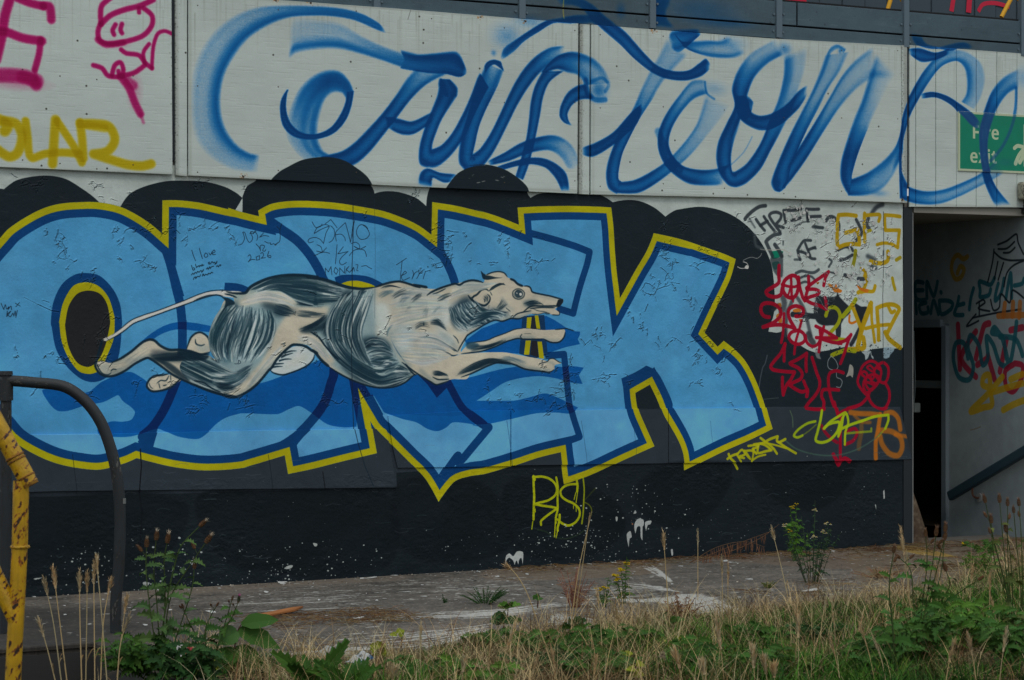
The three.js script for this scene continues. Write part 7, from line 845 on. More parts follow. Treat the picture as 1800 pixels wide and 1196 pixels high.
// ---- plants ------------------------------------------------------------------------------------------
// Geo gathers triangles with colours; each part of a plant becomes one mesh
class Geo {
  constructor() { this.p = []; this.c = []; }
  tri(a, b, c, col) { for (const v of [a, b, c]) { this.p.push(v[0], v[1], v[2]); this.c.push(col[0], col[1], col[2]); } }
  quad(a, b, c, d, col) { this.tri(a, b, c, col); this.tri(a, c, d, col); }
  strip(P, W, N, col) { // ribbon along points, half widths, side directions
    for (let i = 0; i + 1 < P.length; i++) { const a = P[i], b = P[i + 1], s = N[i], t = N[i + 1], u = W[i], v = W[i + 1]; this.quad([a[0] - s[0] * u, a[1] - s[1] * u, a[2] - s[2] * u], [a[0] + s[0] * u, a[1] + s[1] * u, a[2] + s[2] * u], [b[0] + t[0] * v, b[1] + t[1] * v, b[2] + t[2] * v], [b[0] - t[0] * v, b[1] - t[1] * v, b[2] - t[2] * v], col); }
  }
  stem(P, r0, r1, col, sides = 5) {
    const n = P.length, rings = [];
    for (let i = 0; i < n; i++) { const a = P[Math.max(0, i - 1)], b = P[Math.min(n - 1, i + 1)], d = norm([b[0] - a[0], b[1] - a[1], b[2] - a[2]]), u = norm(cross(d, Math.abs(d[1]) > 0.9 ? [1, 0, 0] : [0, 1, 0])), v = cross(d, u), r = r0 + (r1 - r0) * i / (n - 1), ring = []; for (let k = 0; k < sides; k++) { const q = k / sides * 6.2832, c = Math.cos(q) * r, s = Math.sin(q) * r; ring.push([P[i][0] + u[0] * c + v[0] * s, P[i][1] + u[1] * c + v[1] * s, P[i][2] + u[2] * c + v[2] * s]); } rings.push(ring); }
    for (let i = 0; i + 1 < n; i++) for (let k = 0; k < sides; k++) this.quad(rings[i][k], rings[i][(k + 1) % sides], rings[i + 1][(k + 1) % sides], rings[i + 1][k], col);
  }
  // a leaf: base, direction, length, half width; lobes = toothed or deeply cut edge, droop bends it down, cup folds it
  leaf(o, d, L, w, col, { lobes = 0, cut = 0.5, droop = 0.3, cup = 0.25, n = 7, up = null, r = Math.random } = {}) {
    d = norm(d); if (!up) up = [-0.5 + (r() - 0.5) * 1.2, 0.55, 0.9 * r()]; let side = norm(cross(d, up)); if (!isFinite(side[0])) side = [1, 0, 0]; const nn = cross(side, d), m = lobes ? lobes * 2 : n; let mid = [], lft = [], rgt = [];
    for (let i = 0; i <= m; i++) { const t = i / m, prof = Math.pow(Math.max(0.02, Math.sin(Math.min(1, t * 0.96 + 0.04) * 3.1416)), 0.75) * (1 - 0.25 * t), tooth = lobes ? (i % 2 ? 1 : 1 - cut) : 1, W = w * prof * tooth * (0.85 + 0.3 * r()), y = -droop * L * t * t, b = [o[0] + d[0] * L * t, o[1] + d[1] * L * t + y, o[2] + d[2] * L * t], sw = lobes && i % 2 ? 0.06 * L : 0; mid.push(b); for (const [arr, s] of [[lft, -1], [rgt, 1]]) arr.push([b[0] + side[0] * W * s + nn[0] * W * cup + d[0] * sw, b[1] + side[1] * W * s + nn[1] * W * cup + d[1] * sw, b[2] + side[2] * W * s + nn[2] * W * cup + d[2] * sw]); }
    const dk = col.map((c) => c * 0.86); for (let i = 0; i < m; i++) { this.quad(mid[i], lft[i], lft[i + 1], mid[i + 1], col); this.quad(rgt[i], mid[i], mid[i + 1], rgt[i + 1], dk); }
  }
  build() { const g = new THREE.BufferGeometry(); g.setAttribute('position', new THREE.Float32BufferAttribute(this.p, 3)); g.setAttribute('color', new THREE.Float32BufferAttribute(this.c, 3)); g.computeVertexNormals(); return g; }
}
const norm = (a) => { const l = Math.hypot(...a) || 1; return [a[0] / l, a[1] / l, a[2] / l]; }, cross = (a, b) => [a[1] * b[2] - a[2] * b[1], a[2] * b[0] - a[0] * b[2], a[0] * b[1] - a[1] * b[0]], add = (a, b, k = 1) => [a[0] + b[0] * k, a[1] + b[1] * k, a[2] + b[2] * k], mix = (a, b, t) => [a[0] + (b[0] - a[0]) * t, a[1] + (b[1] - a[1]) * t, a[2] + (b[2] - a[2]) * t];
function curveThrough(P, n) { const c = new THREE.CatmullRomCurve3(P.map((p) => new THREE.Vector3(...p))); return c.getPoints(n).map((v) => [v.x, v.y, v.z]); }
const tint = (c, r, k = 0.3) => { const f = 1 - k / 2 + r() * k, g = (r() - 0.5) * k * 0.5; return [c[0] * f * (1 + g), c[1] * f, c[2] * f * (1 - g)]; };
const M_leaf = new THREE.MeshPhysicalMaterial({ vertexColors: true, roughness: 0.6, side: THREE.DoubleSide, specularIntensity: 0.22 }), M_dry = new THREE.MeshPhysicalMaterial({ vertexColors: true, roughness: 0.95, side: THREE.DoubleSide, specularIntensity: 0.1 }), M_stem = M_dry;
const GRN = [0.042, 0.11, 0.018], GRN2 = [0.068, 0.165, 0.022], OLIVE = [0.085, 0.11, 0.026], DGRN = [0.022, 0.066, 0.016], STRAW = [0.42, 0.33, 0.18], STRAW2 = [0.2, 0.14, 0.07], BROWN = [0.12, 0.065, 0.035], TAN = [0.48, 0.37, 0.22], YELLOW = [0.55, 0.4, 0.01], LIMEY = [0.22, 0.26, 0.02];
// feathery seed head along a short path
function seedHead(G, P, w, col, r, n = 60) {
  for (let i = 0; i < n; i++) { const t = r(), q = P[Math.min(P.length - 1, Math.floor(t * (P.length - 1)))], z = P[Math.min(P.length - 1, Math.floor(t * (P.length - 1)) + 1)], d = norm(add(z, q, -1)), a = r() * 6.283, u = norm(cross(d, [Math.cos(a), 0.3, Math.sin(a)])), W = w * Math.sin(Math.min(1, 0.15 + t * 0.9) * 3.0) * (0.5 + r() * 0.8), o = add(mix(q, z, r()), u, W * 0.25), e = add(add(o, u, W), d, W * (1.2 + r() * 1.5)), s = norm(cross(d, u)), c = tint(col, r, 0.6); G.tri(add(o, s, W * 0.22), add(o, s, -W * 0.22), e, c); }
  G.stem(P, w * 0.35, w * 0.1, col, 4);
}
// a clump of dry grass flower stalks: each [base, ...points, tip] already in the scene
function dryStalks(label, list, r, { green = 0, headLen = 0.11, hw = 0.0085, name = 'tall_dry_grass', group } = {}) {
  const base = list[0][0], t = thing(name, label, 'dry grass', base, group), rel = (p) => add(p, base, -1);
  for (const pts of list) {
    const P = curveThrough(pts.map(rel), 18), G = new Geo(), H = new Geo(), L = pts.reduce((s, p, i) => s + (i ? Math.hypot(...add(p, pts[i - 1], -1)) : 0), 0), k = Math.max(10, Math.round(18 * (1 - Math.min(0.5, headLen / L)))), col = tint(green ? mix(STRAW, OLIVE, green) : STRAW, r, 0.3);
    G.stem(P.slice(0, k + 1), 0.0029, 0.0019, col, 4);
    const q = P[3], dir = [r() - 0.5, 0.9, r() - 0.5]; G.leaf(q, dir, 0.12 + r() * 0.1, 0.003, tint(STRAW2, r), { droop: 0.8, n: 5, r });
    part(t, 'stalk', G.build(), M_dry); seedHead(H, P.slice(k), hw * 1.5, tint(TAN, r, 0.3), r, 110); part(t, 'seed_head', H.build(), M_dry);
  }
  return t;
}
function thistleHead(G, o, d, s, r, kind = 'dry') {
  d = norm(d); const u = norm(cross(d, [0.3, 0.1, 0.9])), v = cross(d, u), bc = kind === 'pink' ? [0.05, 0.07, 0.04] : BROWN;
  for (let ring = 0; ring < 4; ring++) for (let k = 0; k < 9; k++) { const a = (k + ring * 0.5) / 9 * 6.283, e = [u[0] * Math.cos(a) + v[0] * Math.sin(a), u[1] * Math.cos(a) + v[1] * Math.sin(a), u[2] * Math.cos(a) + v[2] * Math.sin(a)], R = s * [0.42, 0.55, 0.52, 0.4][ring], h = s * (ring * 0.38), b = add(add(o, d, h), e, R * 0.75), tp = add(add(o, d, h + s * 0.6), e, R), sd = norm(cross(d, e)); G.tri(add(b, sd, s * 0.2), add(b, sd, -s * 0.2), tp, tint(bc, r, 0.5)); }
  const tc = kind === 'pink' ? [0.5, 0.06, 0.3] : kind === 'fluff' ? [0.5, 0.42, 0.32] : [0.24, 0.15, 0.1];
  for (let k = 0; k < 34; k++) { const a = r() * 6.283, sp = 0.15 + r() * 0.75, e = norm(add(d, [u[0] * Math.cos(a) + v[0] * Math.sin(a), u[1] * Math.cos(a) + v[1] * Math.sin(a), u[2] * Math.cos(a) + v[2] * Math.sin(a)], sp)), b = add(o, d, s * 1.35), sd = norm(cross(e, d)); G.tri(add(b, sd, s * 0.05), add(b, sd, -s * 0.05), add(b, e, s * (0.6 + r() * 0.7)), tint(tc, r, 0.5)); }
}
// a branching thistle: stems are paths; heads sit at the stem ends; leaves all along
function thistle(name, label, stems, r, { leafCol = GRN, leaves = 9, len = 0.13, kind = 'dry', head = 0.017, lower = 0.0 } = {}) {
  const base = stems[0][0], t = thing(name, label, 'thistle', base), rel = (p) => add(p, base, -1);
  stems.forEach((pts, si) => {
    const P = curveThrough(pts.map(rel), 20), G = new Geo(); G.stem(P, si ? 0.0032 : 0.0052, 0.002, tint([0.05, 0.075, 0.025], r), 5); part(t, 'stem', G.build(), M_stem);
    const Lf = new Geo(), n = Math.round(leaves * (si ? 0.6 : 1)); for (let i = 0; i < n; i++) { const f = Math.pow((i + r()) / n, 1.25) * 0.86, q = P[Math.min(19, Math.floor(f * 20))], a = i * 2.4 + r(), d = [Math.cos(a), 0.35 + r() * 0.5, Math.sin(a)], l = len * (1.15 - 0.8 * f) * (0.7 + r() * 0.6); Lf.leaf(q, d, l, l * 0.26, tint(leafCol, r, 0.5), { lobes: 5, cut: 0.62, droop: 0.35 + r() * 0.4, cup: 0.2, r }); }
    part(t, 'leaves', Lf.build(), M_leaf);
    const H = new Geo(), e = P[20], d = add(e, P[18], -1); thistleHead(H, e, d, head * (0.85 + r() * 0.35), r, kind === 'mix' ? (r() < 0.5 ? 'fluff' : 'dry') : kind); if (r() < 0.7) { const q = P[17], sd = norm([r() - 0.5, 0.5, r() - 0.5]), o2 = add(q, sd, 0.03); H.stem([q, o2], 0.0015, 0.0012, [0.05, 0.07, 0.025], 4); thistleHead(H, o2, sd, head * 0.8, r, kind === 'mix' ? 'dry' : kind); }
    part(t, 'flower_head', H.build(), M_dry);
  });
  return t;
}
// a leafy weed: many stems rising from one crown
function leafyWeed(name, label, cat, base, { n = 10, h = 0.3, spread = 0.16, leaf = 0.05, wide = 0.3, col = GRN, lobes = 4, cut = 0.5, per = 12, flower, seed = 1, lean = [0, 0, 0] }) {
  const r = rng(seed), t = thing(name, label, cat, base);
  for (let i = 0; i < n; i++) {
    const a = r() * 6.283, q = Math.sqrt(r()), hh = h * (0.55 + 0.5 * r()) * (1 - 0.35 * q), tip = [Math.cos(a) * spread * q + lean[0], hh, Math.sin(a) * spread * q + lean[2]], b = [Math.cos(a) * spread * q * 0.25, 0, Math.sin(a) * spread * q * 0.25], P = curveThrough([b, add(mix(b, tip, 0.5), [0, hh * 0.1, 0]), tip], 12), G = new Geo(), L = new Geo();
    G.stem(P, 0.0026, 0.0012, tint([col[0] * 1.3, col[1] * 0.9, col[2] * 1.2], r), 4); part(t, 'stem', G.build(), M_stem);
    for (let k = 0; k < per; k++) { const f = (k + r()) / per, p = P[Math.min(12, Math.floor(2 + f * 10))], an = k * 2.4 + r() * 0.8, l = leaf * (0.6 + r() * 0.7) * (1.15 - 0.5 * f); L.leaf(p, [Math.cos(an), 0.2 + r() * 0.7, Math.sin(an)], l, l * wide, tint(col, r, 0.55), { lobes, cut, droop: 0.3 + r() * 0.5, r }); }
    part(t, 'leaves', L.build(), M_leaf);
    if (flower && i < flower.n) { const F = new Geo(), e = P[12]; for (let k = 0; k < 5; k++) { const o = add(e, [(r() - 0.5) * 0.035, r() * 0.02, (r() - 0.5) * 0.035]); F.stem([e, o], 0.001, 0.001, GRN, 3); for (let m = 0; m < 12; m++) { const an = m / 12 * 6.283; F.leaf(o, [Math.cos(an), 0.25, Math.sin(an)], flower.s * (0.8 + 0.4 * r()), flower.s * 0.3, tint(flower.col, r, 0.25), { n: 2, droop: 0.2, r }); } for (let m = 0; m < 6; m++) { const an = m / 6 * 6.283; F.tri(add(o, [Math.cos(an) * flower.s * 0.35, 0.003, Math.sin(an) * flower.s * 0.35]), add(o, [Math.cos(an + 1.1) * flower.s * 0.35, 0.003, Math.sin(an + 1.1) * flower.s * 0.35]), add(o, [0, 0.007, 0]), flower.mid); } } part(t, 'flowers', F.build(), M_dry); }
  }
  return t;
}
// ---- stuff: green grass, straw and litter between the weeds ------------------------------------------------
{
  const r = rng(2024), blade = (n, h, spread, wid, seed, bend) => { const q = rng(seed), G = new Geo(); for (let i = 0; i < n; i++) { const a = q() * 6.283, rr = spread * Math.sqrt(q()), b = [Math.cos(a) * rr, 0, Math.sin(a) * rr], H = h * (0.5 + 0.7 * q()), an = q() * 6.283, k = bend * (0.3 + q()), P = [], W = [], N = []; for (let j = 0; j <= 4; j++) { const t = j / 4; P.push([b[0] + Math.cos(an) * k * H * t * t, H * t * (1 - 0.25 * k * t), b[2] + Math.sin(an) * k * H * t * t]); W.push(wid * (1 - t * 0.92)); N.push([-Math.sin(an), 0, Math.cos(an)]); } const s = 0.75 + q() * 0.5; G.strip(P, W, N, [s, s, s]); } return G.build(); };
  // where the grass line runs: nearer the camera than the ragged edge of the slabs
  const edge = (x) => { const pts = [[2.2, 2.2], [3.3, 2.3], [3.7, 3.2], [4.3, 3.5], [4.8, 3.3], [5.3, 3.05], [5.9, 2.9], [6.3, 2.95], [6.9, 2.85], [7.6, 2.7], [8.4, 2.35], [9.2, 1.8], [9.9, 1.2], [11, 0.8], [13, 0.5]]; for (let i = 0; i + 1 < pts.length; i++) if (x < pts[i + 1][0]) { const t = (x - pts[i][0]) / (pts[i + 1][0] - pts[i][0]); return pts[i][1] + (pts[i + 1][1] - pts[i][1]) * Math.max(0, t); } return 0.3; };
  const inPit = (x, z) => x < 3.4 && z > 1.72 && z < 3.95;
  const scatter = (name, label, cat, geos, mats, count, place, colour) => { geos.forEach((g, gi) => { const n = Math.floor(count / geos.length), m = new THREE.InstancedMesh(g, mats, n), o = new THREE.Object3D(); let k = 0, tries = 0; while (k < n && tries < n * 30) { tries++; const s = place(); if (!s) continue; o.position.set(s.x, groundY(s.x) + (s.y ?? -0.012), s.z); o.rotation.set(s.rx ?? (r() - 0.5) * 0.3, r() * 6.283, s.rz ?? (r() - 0.5) * 0.3); o.scale.set(s.s, s.s * (s.h ?? 1), s.s); o.updateMatrix(); m.setMatrixAt(k, o.matrix); const c = colour(s); m.setColorAt(k, new THREE.Color().setRGB(...c)); k++; } m.count = k; m.name = numbered(name); m.userData.kind = 'stuff'; shadows(m); scene.add(tag(m, label[gi] ?? label[0], cat)); }); };
  const M_blade = new THREE.MeshPhysicalMaterial({ vertexColors: true, roughness: 0.8, side: THREE.DoubleSide, specularIntensity: 0.12 });
  const green = (x, z) => fbm(x * 1.1 + 3, z * 1.3, 61) + 0.35 * fbm(x * 4, z * 4, 62);
  scatter('grass', ['short green and olive grass growing in front of the concrete slabs', 'longer arching green grass among the weeds'], 'grass', [blade(18, 0.07, 0.05, 0.0024, 3, 0.8), blade(12, 0.13, 0.05, 0.003, 4, 0.9)], M_blade, 5200, () => { const x = 2.6 + r() * 7.6, e = edge(x), z = e + Math.pow(r(), 1.1) * (5.4 - e) - 0.1 + 0.25 * fbm(x * 2, 7, 3); if (inPit(x, z)) return null; const g = green(x, z); if (g < -0.25 && r() < 0.75) return null; if (g < -0.05 && r() < 0.5) return null; return { x, z, s: 0.65 + r() * 0.6, h: (0.6 + 1.1 * Math.max(0, g + 0.25)) * (0.55 + 0.45 * Math.min(1, Math.max(0, (z - e) / 0.8))), g }; }, (s) => { const d = r(); const q2 = (c) => [c[0] * 1.15, c[1] * 1.2, c[2]]; return s.g + (r() - 0.5) * 0.5 > -0.02 ? tint(q2(d < 0.3 ? DGRN : d < 0.75 ? GRN : d < 0.92 ? GRN2 : OLIVE), r, 0.6) : tint(d < 0.4 ? OLIVE : d < 0.55 ? STRAW2 : DGRN, r, 0.6); });
  scatter('straw', ['flattened straw-coloured dead grass covering the soil', 'loose dead grass stems standing and leaning among the green'], 'dead grass', [blade(14, 0.1, 0.08, 0.0017, 7, 3.2), blade(5, 0.24, 0.06, 0.0017, 8, 1.0)], M_blade, 3600, () => { const x = 2.6 + r() * 8.4, z = edge(x) - 0.3 + Math.pow(r(), 1.3) * (5.4 - edge(x)); if (inPit(x, z)) return null; const g = green(x, z); if (g > 0.1 && r() < 0.7) return null; return { x, z, s: 0.6 + r() * 0.8, g }; }, () => tint(r() < 0.6 ? STRAW : r() < 0.6 ? STRAW2 : BROWN, r, 0.5));
  scatter('loose_straw', ['long thin pale straws arching over the weeds'], 'straw', [blade(1, 0.36, 0.0, 0.0019, 21, 0.5), blade(1, 0.42, 0.0, 0.0017, 22, 0.9), blade(2, 0.26, 0.04, 0.0018, 23, 1.3)], M_blade, 1700, () => { const x = 3.4 + r() * 6.4, e = edge(x), z = e + r() * (4.9 - e); if (inPit(x, z)) return null; return { x, z, s: 0.55 + r() * 0.6 }; }, () => tint(r() < 0.75 ? STRAW : STRAW2, r, 0.4));
  // bits of stem, leaf and grit lying on the concrete and at the foot of the wall
  const twig = (seed) => { const q = rng(seed), G = new Geo(); for (let i = 0; i < 5; i++) { const a = q() * 6.283, o = [(q() - 0.5) * 0.12, 0.003, (q() - 0.5) * 0.12], l = 0.03 + q() * 0.07; G.stem([o, add(o, [Math.cos(a) * l * 0.5, 0.008 * q(), Math.sin(a) * l * 0.5]), add(o, [Math.cos(a) * l, 0, Math.sin(a) * l])], 0.0014, 0.0008, [1, 1, 1], 3); } return G.build(); };
  scatter('dead_stems', ['brown dead stems and leaf litter lying on the concrete'], 'litter', [twig(5), twig(6)], M_dry, 700, () => { const band = r(); let x, z; if (band < 0.3) { x = 6.4 + r() * 4.2; z = 0.05 + r() * r() * 0.5; } else if (band < 0.6) { x = 3.6 + r() * 6.4; z = edge(x) - Math.pow(r(), 2) * 1.0; } else if (band < 0.8) { x = 8.6 + r() * 2; z = 0.1 + r() * 1.3; } else { x = 4.1 + r() * 0.9; z = 1.5 + r() * 0.6; } return { x, z, y: 0.003, s: 0.7 + r() * 0.8, rx: 0, rz: 0 }; }, () => tint(r() < 0.5 ? BROWN : STRAW2, r, 0.6));
  const grit = new THREE.IcosahedronGeometry(0.006, 0); scatter('grit', ['grit and small stones along the wall foot and slab edge'], 'grit', [grit], std({ roughness: 1 }), 900, () => { const b = r() < 0.5, x = 3.4 + r() * 7, z = b ? 0.02 + r() * r() * 0.3 : 0.1 + r() * 2.6; return { x, z, y: 0.001, s: 0.25 + r() * r() * 1.2 }; }, () => tint(r() < 0.3 ? [0.36, 0.35, 0.33] : [0.12, 0.1, 0.08], r, 0.5));
}
// ---- tall dry grass, one object per clump -------------------------------------------------------------------
{
  const r = rng(77);
  dryStalks('dry grass clump between the yellow and black rails, six pale seed heads', [[[2.64, -0.02, 3.288], [2.605, 0.263, 3.271], [2.567, 0.453, 3.251]], [[2.657, -0.02, 3.316], [2.626, 0.265, 3.3], [2.6, 0.506, 3.287]], [[2.716, -0.02, 3.331], [2.709, 0.263, 3.327], [2.707, 0.48, 3.326]], [[2.731, -0.02, 3.339], [2.735, 0.263, 3.341], [2.737, 0.478, 3.343]], [[2.766, -0.02, 3.359], [2.763, 0.288, 3.357], [2.761, 0.52, 3.356]], [[2.813, -0.019, 3.385], [2.791, 0.288, 3.374], [2.769, 0.549, 3.363]]], r);
  dryStalks('short leaning dry grass pair in front of the black rail', [[[2.787, -0.019, 3.371], [2.8, 0.264, 3.377], [2.831, 0.453, 3.393]], [[2.85, -0.019, 3.406], [2.865, 0.166, 3.413], [2.903, 0.299, 3.433]]], r); dryStalks('single thin dry stalk leaning left beside the yellow post', [[[2.593, -0.021, 3.385], [2.554, 0.155, 3.365], [2.517, 0.294, 3.347]]], r); dryStalks('dry stalk close against the right of the black rail', [[[2.921, -0.019, 3.172], [2.942, 0.183, 3.183], [2.962, 0.355, 3.193]]], r);
  dryStalks('upright dry stalk left of the dock leaves centre, in front of the paint streaks', [[[3.937, -0.012, 4.185], [3.937, 0.145, 4.185], [3.939, 0.289, 4.186]]], r, { hw: 0.007 }); dryStalks('long bent dry stalk whose head droops left under the white wall splash', [[[4.455, -0.009, 4.474], [4.38, 0.244, 4.435], [4.326, 0.412, 4.408], [4.283, 0.489, 4.386], [4.249, 0.523, 4.369]]], r, { headLen: 0.09 }); dryStalks('leaning pale stalk in front of the spilled paint, left of the yellow flowers', [[[4.217, -0.01, 4.341], [4.251, 0.146, 4.359], [4.294, 0.295, 4.381]]], r, { hw: 0.01, headLen: 0.18 });
  dryStalks('crossed pair of long straws reaching over the yellow RSK tag', [[[5.5, -0.002, 2.653], [5.532, 0.263, 2.669], [5.595, 0.586, 2.701]], [[5.532, -0.002, 2.62], [5.569, 0.258, 2.638], [5.608, 0.574, 2.659]]], r, { hw: 0.0025, headLen: 0.03 }); dryStalks('thin straw leaning right against the wall near the yellow tag', [[[7.315, 0.009, -0.119], [7.241, 0.18, -0.157], [7.164, 0.339, -0.196]]], r, { hw: 0.002, headLen: 0.03 });
  dryStalks('tall upright seed stalk in front of the wall, right of the yellow ragwort', [[[5.777, 0, 3.183], [5.759, 0.299, 3.174], [5.746, 0.516, 3.168]]], r); dryStalks('slim upright seed stalk against the black plinth beside the bent dead grass', [[[6.651, 0.005, 2.042], [6.651, 0.214, 2.042], [6.651, 0.41, 2.042]]], r, { hw: 0.006 }); dryStalks('pair of upright seed stalks in front of the slab, left of the weed bush', [[[6.062, 0.001, 3.222], [6.062, 0.203, 3.222], [6.059, 0.39, 3.221]], [[6.089, 0.002, 3.238], [6.086, 0.174, 3.237], [6.086, 0.361, 3.237]]], r, { hw: 0.006 }); dryStalks('long straw leaning left beside the weed bush', [[[7.023, 0.007, 2.408], [6.978, 0.23, 2.385], [6.936, 0.42, 2.363]]], r, { headLen: 0.06 });
  dryStalks('thick pale seed stalk standing in the green grass below the paint pool', [[[5.101, -0.005, 4.748], [5.088, 0.14, 4.741], [5.062, 0.329, 4.728]]], r, { hw: 0.012, headLen: 0.17 }); dryStalks('broad feathery seed stalk in the grass right of centre', [[[5.417, -0.003, 4.837], [5.417, 0.18, 4.837], [5.413, 0.36, 4.835]]], r, { hw: 0.012, headLen: 0.24 }); dryStalks('cluster of stubby pale seed heads at the bottom edge, right of centre', [[[5.096, -0.005, 4.999], [5.088, 0.101, 4.994], [5.082, 0.217, 4.991]], [[5.142, -0.004, 5.024], [5.133, 0.078, 5.019], [5.121, 0.172, 5.013]], [[4.839, -0.006, 4.856], [4.82, 0.1, 4.846], [4.797, 0.199, 4.834]], [[4.916, -0.006, 4.915], [4.903, 0.079, 4.908], [4.886, 0.15, 4.9]], [[5.162, -0.004, 5.052], [5.154, 0.069, 5.047], [5.15, 0.137, 5.045]]], r, { hw: 0.013, headLen: 0.15 }); dryStalks('thick seed stalk at the bottom centre left of the dandelion clock', [[[4.018, -0.012, 4.399], [4.029, 0.083, 4.404], [4.039, 0.159, 4.41]], [[3.764, -0.013, 4.307], [3.755, 0.053, 4.303], [3.768, 0.119, 4.309]]], r, { hw: 0.012, headLen: 0.13 });
  dryStalks('tallest dry stalk at the right, leaning left before the steel post', [[[6.425, 0.004, 4.34], [6.392, 0.297, 4.323], [6.356, 0.606, 4.305]]], r, { headLen: 0.14 }); dryStalks('three short pale stalks in front of the doorway', [[[7.377, 0.01, 3.047], [7.364, 0.179, 3.04], [7.356, 0.345, 3.036]], [[7.308, 0.009, 3.284], [7.303, 0.175, 3.282], [7.292, 0.34, 3.276]], [[7.429, 0.01, 3.216], [7.424, 0.132, 3.213], [7.416, 0.29, 3.209]]], r, { hw: 0.009 }); dryStalks('drooping pale grass stalk at the far right edge', [[[7.65, 0.011, 3.612], [7.647, 0.279, 3.611], [7.621, 0.398, 3.597], [7.573, 0.458, 3.573]]], r, { hw: 0.011, headLen: 0.16 }); dryStalks('straw stalks in the lower right corner beside the green weed', [[[6.998, 0.007, 3.993], [7.013, 0.204, 4.001], [7.028, 0.387, 4.008]], [[6.961, 0.007, 4.204], [6.966, 0.173, 4.206], [6.968, 0.366, 4.207]], [[6.887, 0.007, 4.385], [6.868, 0.142, 4.375], [6.839, 0.278, 4.361]]], r, { hw: 0.006 });
  dryStalks('two slender pale stalks in the straw right of the dry tuft', [[[4.967, -0.006, 3.932], [4.958, 0.176, 3.927], [4.942, 0.357, 3.919]], [[4.95, -0.006, 4.117], [4.937, 0.172, 4.11], [4.916, 0.312, 4.1]]], r, { hw: 0.006 }); dryStalks('thin pale stalks among the weeds below the weed bush', [[[6.027, 0.001, 4.117], [6.041, 0.161, 4.124], [6.063, 0.295, 4.135]], [[5.991, 0.001, 4.305], [5.986, 0.132, 4.302], [5.972, 0.263, 4.295]], [[5.956, 0.001, 4.486], [5.974, 0.13, 4.495], [6, 0.248, 4.508]]], r, { hw: 0.005 }); dryStalks('leaning straw stalks in the lower right, left of the jagged weeds', [[[5.66, -0.001, 5.059], [5.634, 0.144, 5.046], [5.591, 0.293, 5.024]], [[5.656, -0.001, 5.143], [5.635, 0.13, 5.132], [5.595, 0.25, 5.111]], [[5.49, -0.002, 5.05], [5.469, 0.129, 5.039], [5.439, 0.244, 5.024]]], r, { hw: 0.006 }); dryStalks('pale stalks at the lower right edge in front of the weed mass', [[[5.895, 0, 5.443], [5.879, 0.141, 5.434], [5.854, 0.275, 5.421]], [[5.967, 0.001, 5.483], [5.982, 0.154, 5.49], [6.003, 0.295, 5.501]], [[5.773, 0, 5.375], [5.79, 0.129, 5.383], [5.815, 0.247, 5.396]]], r, { hw: 0.009 }); dryStalks('short seed stalks at the bottom edge under the yellow ragwort', [[[4.478, -0.009, 4.704], [4.486, 0.081, 4.708], [4.499, 0.175, 4.715]], [[4.264, -0.01, 4.552], [4.277, 0.075, 4.559], [4.298, 0.17, 4.57]], [[4.368, -0.009, 4.61], [4.359, 0.099, 4.606], [4.342, 0.213, 4.597]]], r, { hw: 0.008 });
  // bent, dead grass with hanging spikes against the plinth
  const b = [7.67, 0.012, 0.299], t = thing('bent_dead_grass', 'arching dead grass with hanging brown spikes against the plinth', 'dry grass', b), q = (p) => add(p, b, -1); const A = [[7.67, 0.012, 0.299], [7.836, 0.116, 0.384], [7.995, 0.15, 0.466], [8.112, 0.116, 0.525]], B = [[7.67, 0.012, 0.299], [7.796, 0.068, 0.364], [7.962, 0.142, 0.449], [8.145, 0.217, 0.542]], C2 = [[7.689, 0.012, 0.31], [7.928, 0.094, 0.433], [8.094, 0.18, 0.518], [8.194, 0.266, 0.569]], D2 = [[7.632, 0.011, 0.36], [7.526, -0.004, 0.306], [7.394, 0.037, 0.238]], E2 = [[8.086, 0.014, -0.429], [8.062, 0.085, -0.441], [7.963, 0.109, -0.492], [7.858, 0.077, -0.546]];
  for (const P0 of [A, B, C2, D2, E2]) { const P = curveThrough(P0.map(q), 16), G = new Geo(); G.stem(P, 0.0024, 0.0012, tint([0.16, 0.09, 0.05], r), 4); part(t, 'stalk', G.build(), M_dry); } const H = new Geo(), PA = curveThrough(A.map(q), 20), PB = curveThrough(B.map(q), 20); for (let i = 4; i < 20; i++) for (const PP of [PA, PB]) { const o = PP[i]; for (let k = 0; k < 2; k++) H.leaf(add(o, [(r() - 0.5) * 0.02, 0, (r() - 0.5) * 0.02]), [(r() - 0.5) * 0.5, -1, (r() - 0.5) * 0.5], 0.04 + r() * 0.04, 0.003, tint([0.2, 0.1, 0.06], r, 0.5), { n: 3, droop: 0, r, up: [0, 0, 1] }); } part(t, 'spikes', H.build(), M_dry);
}
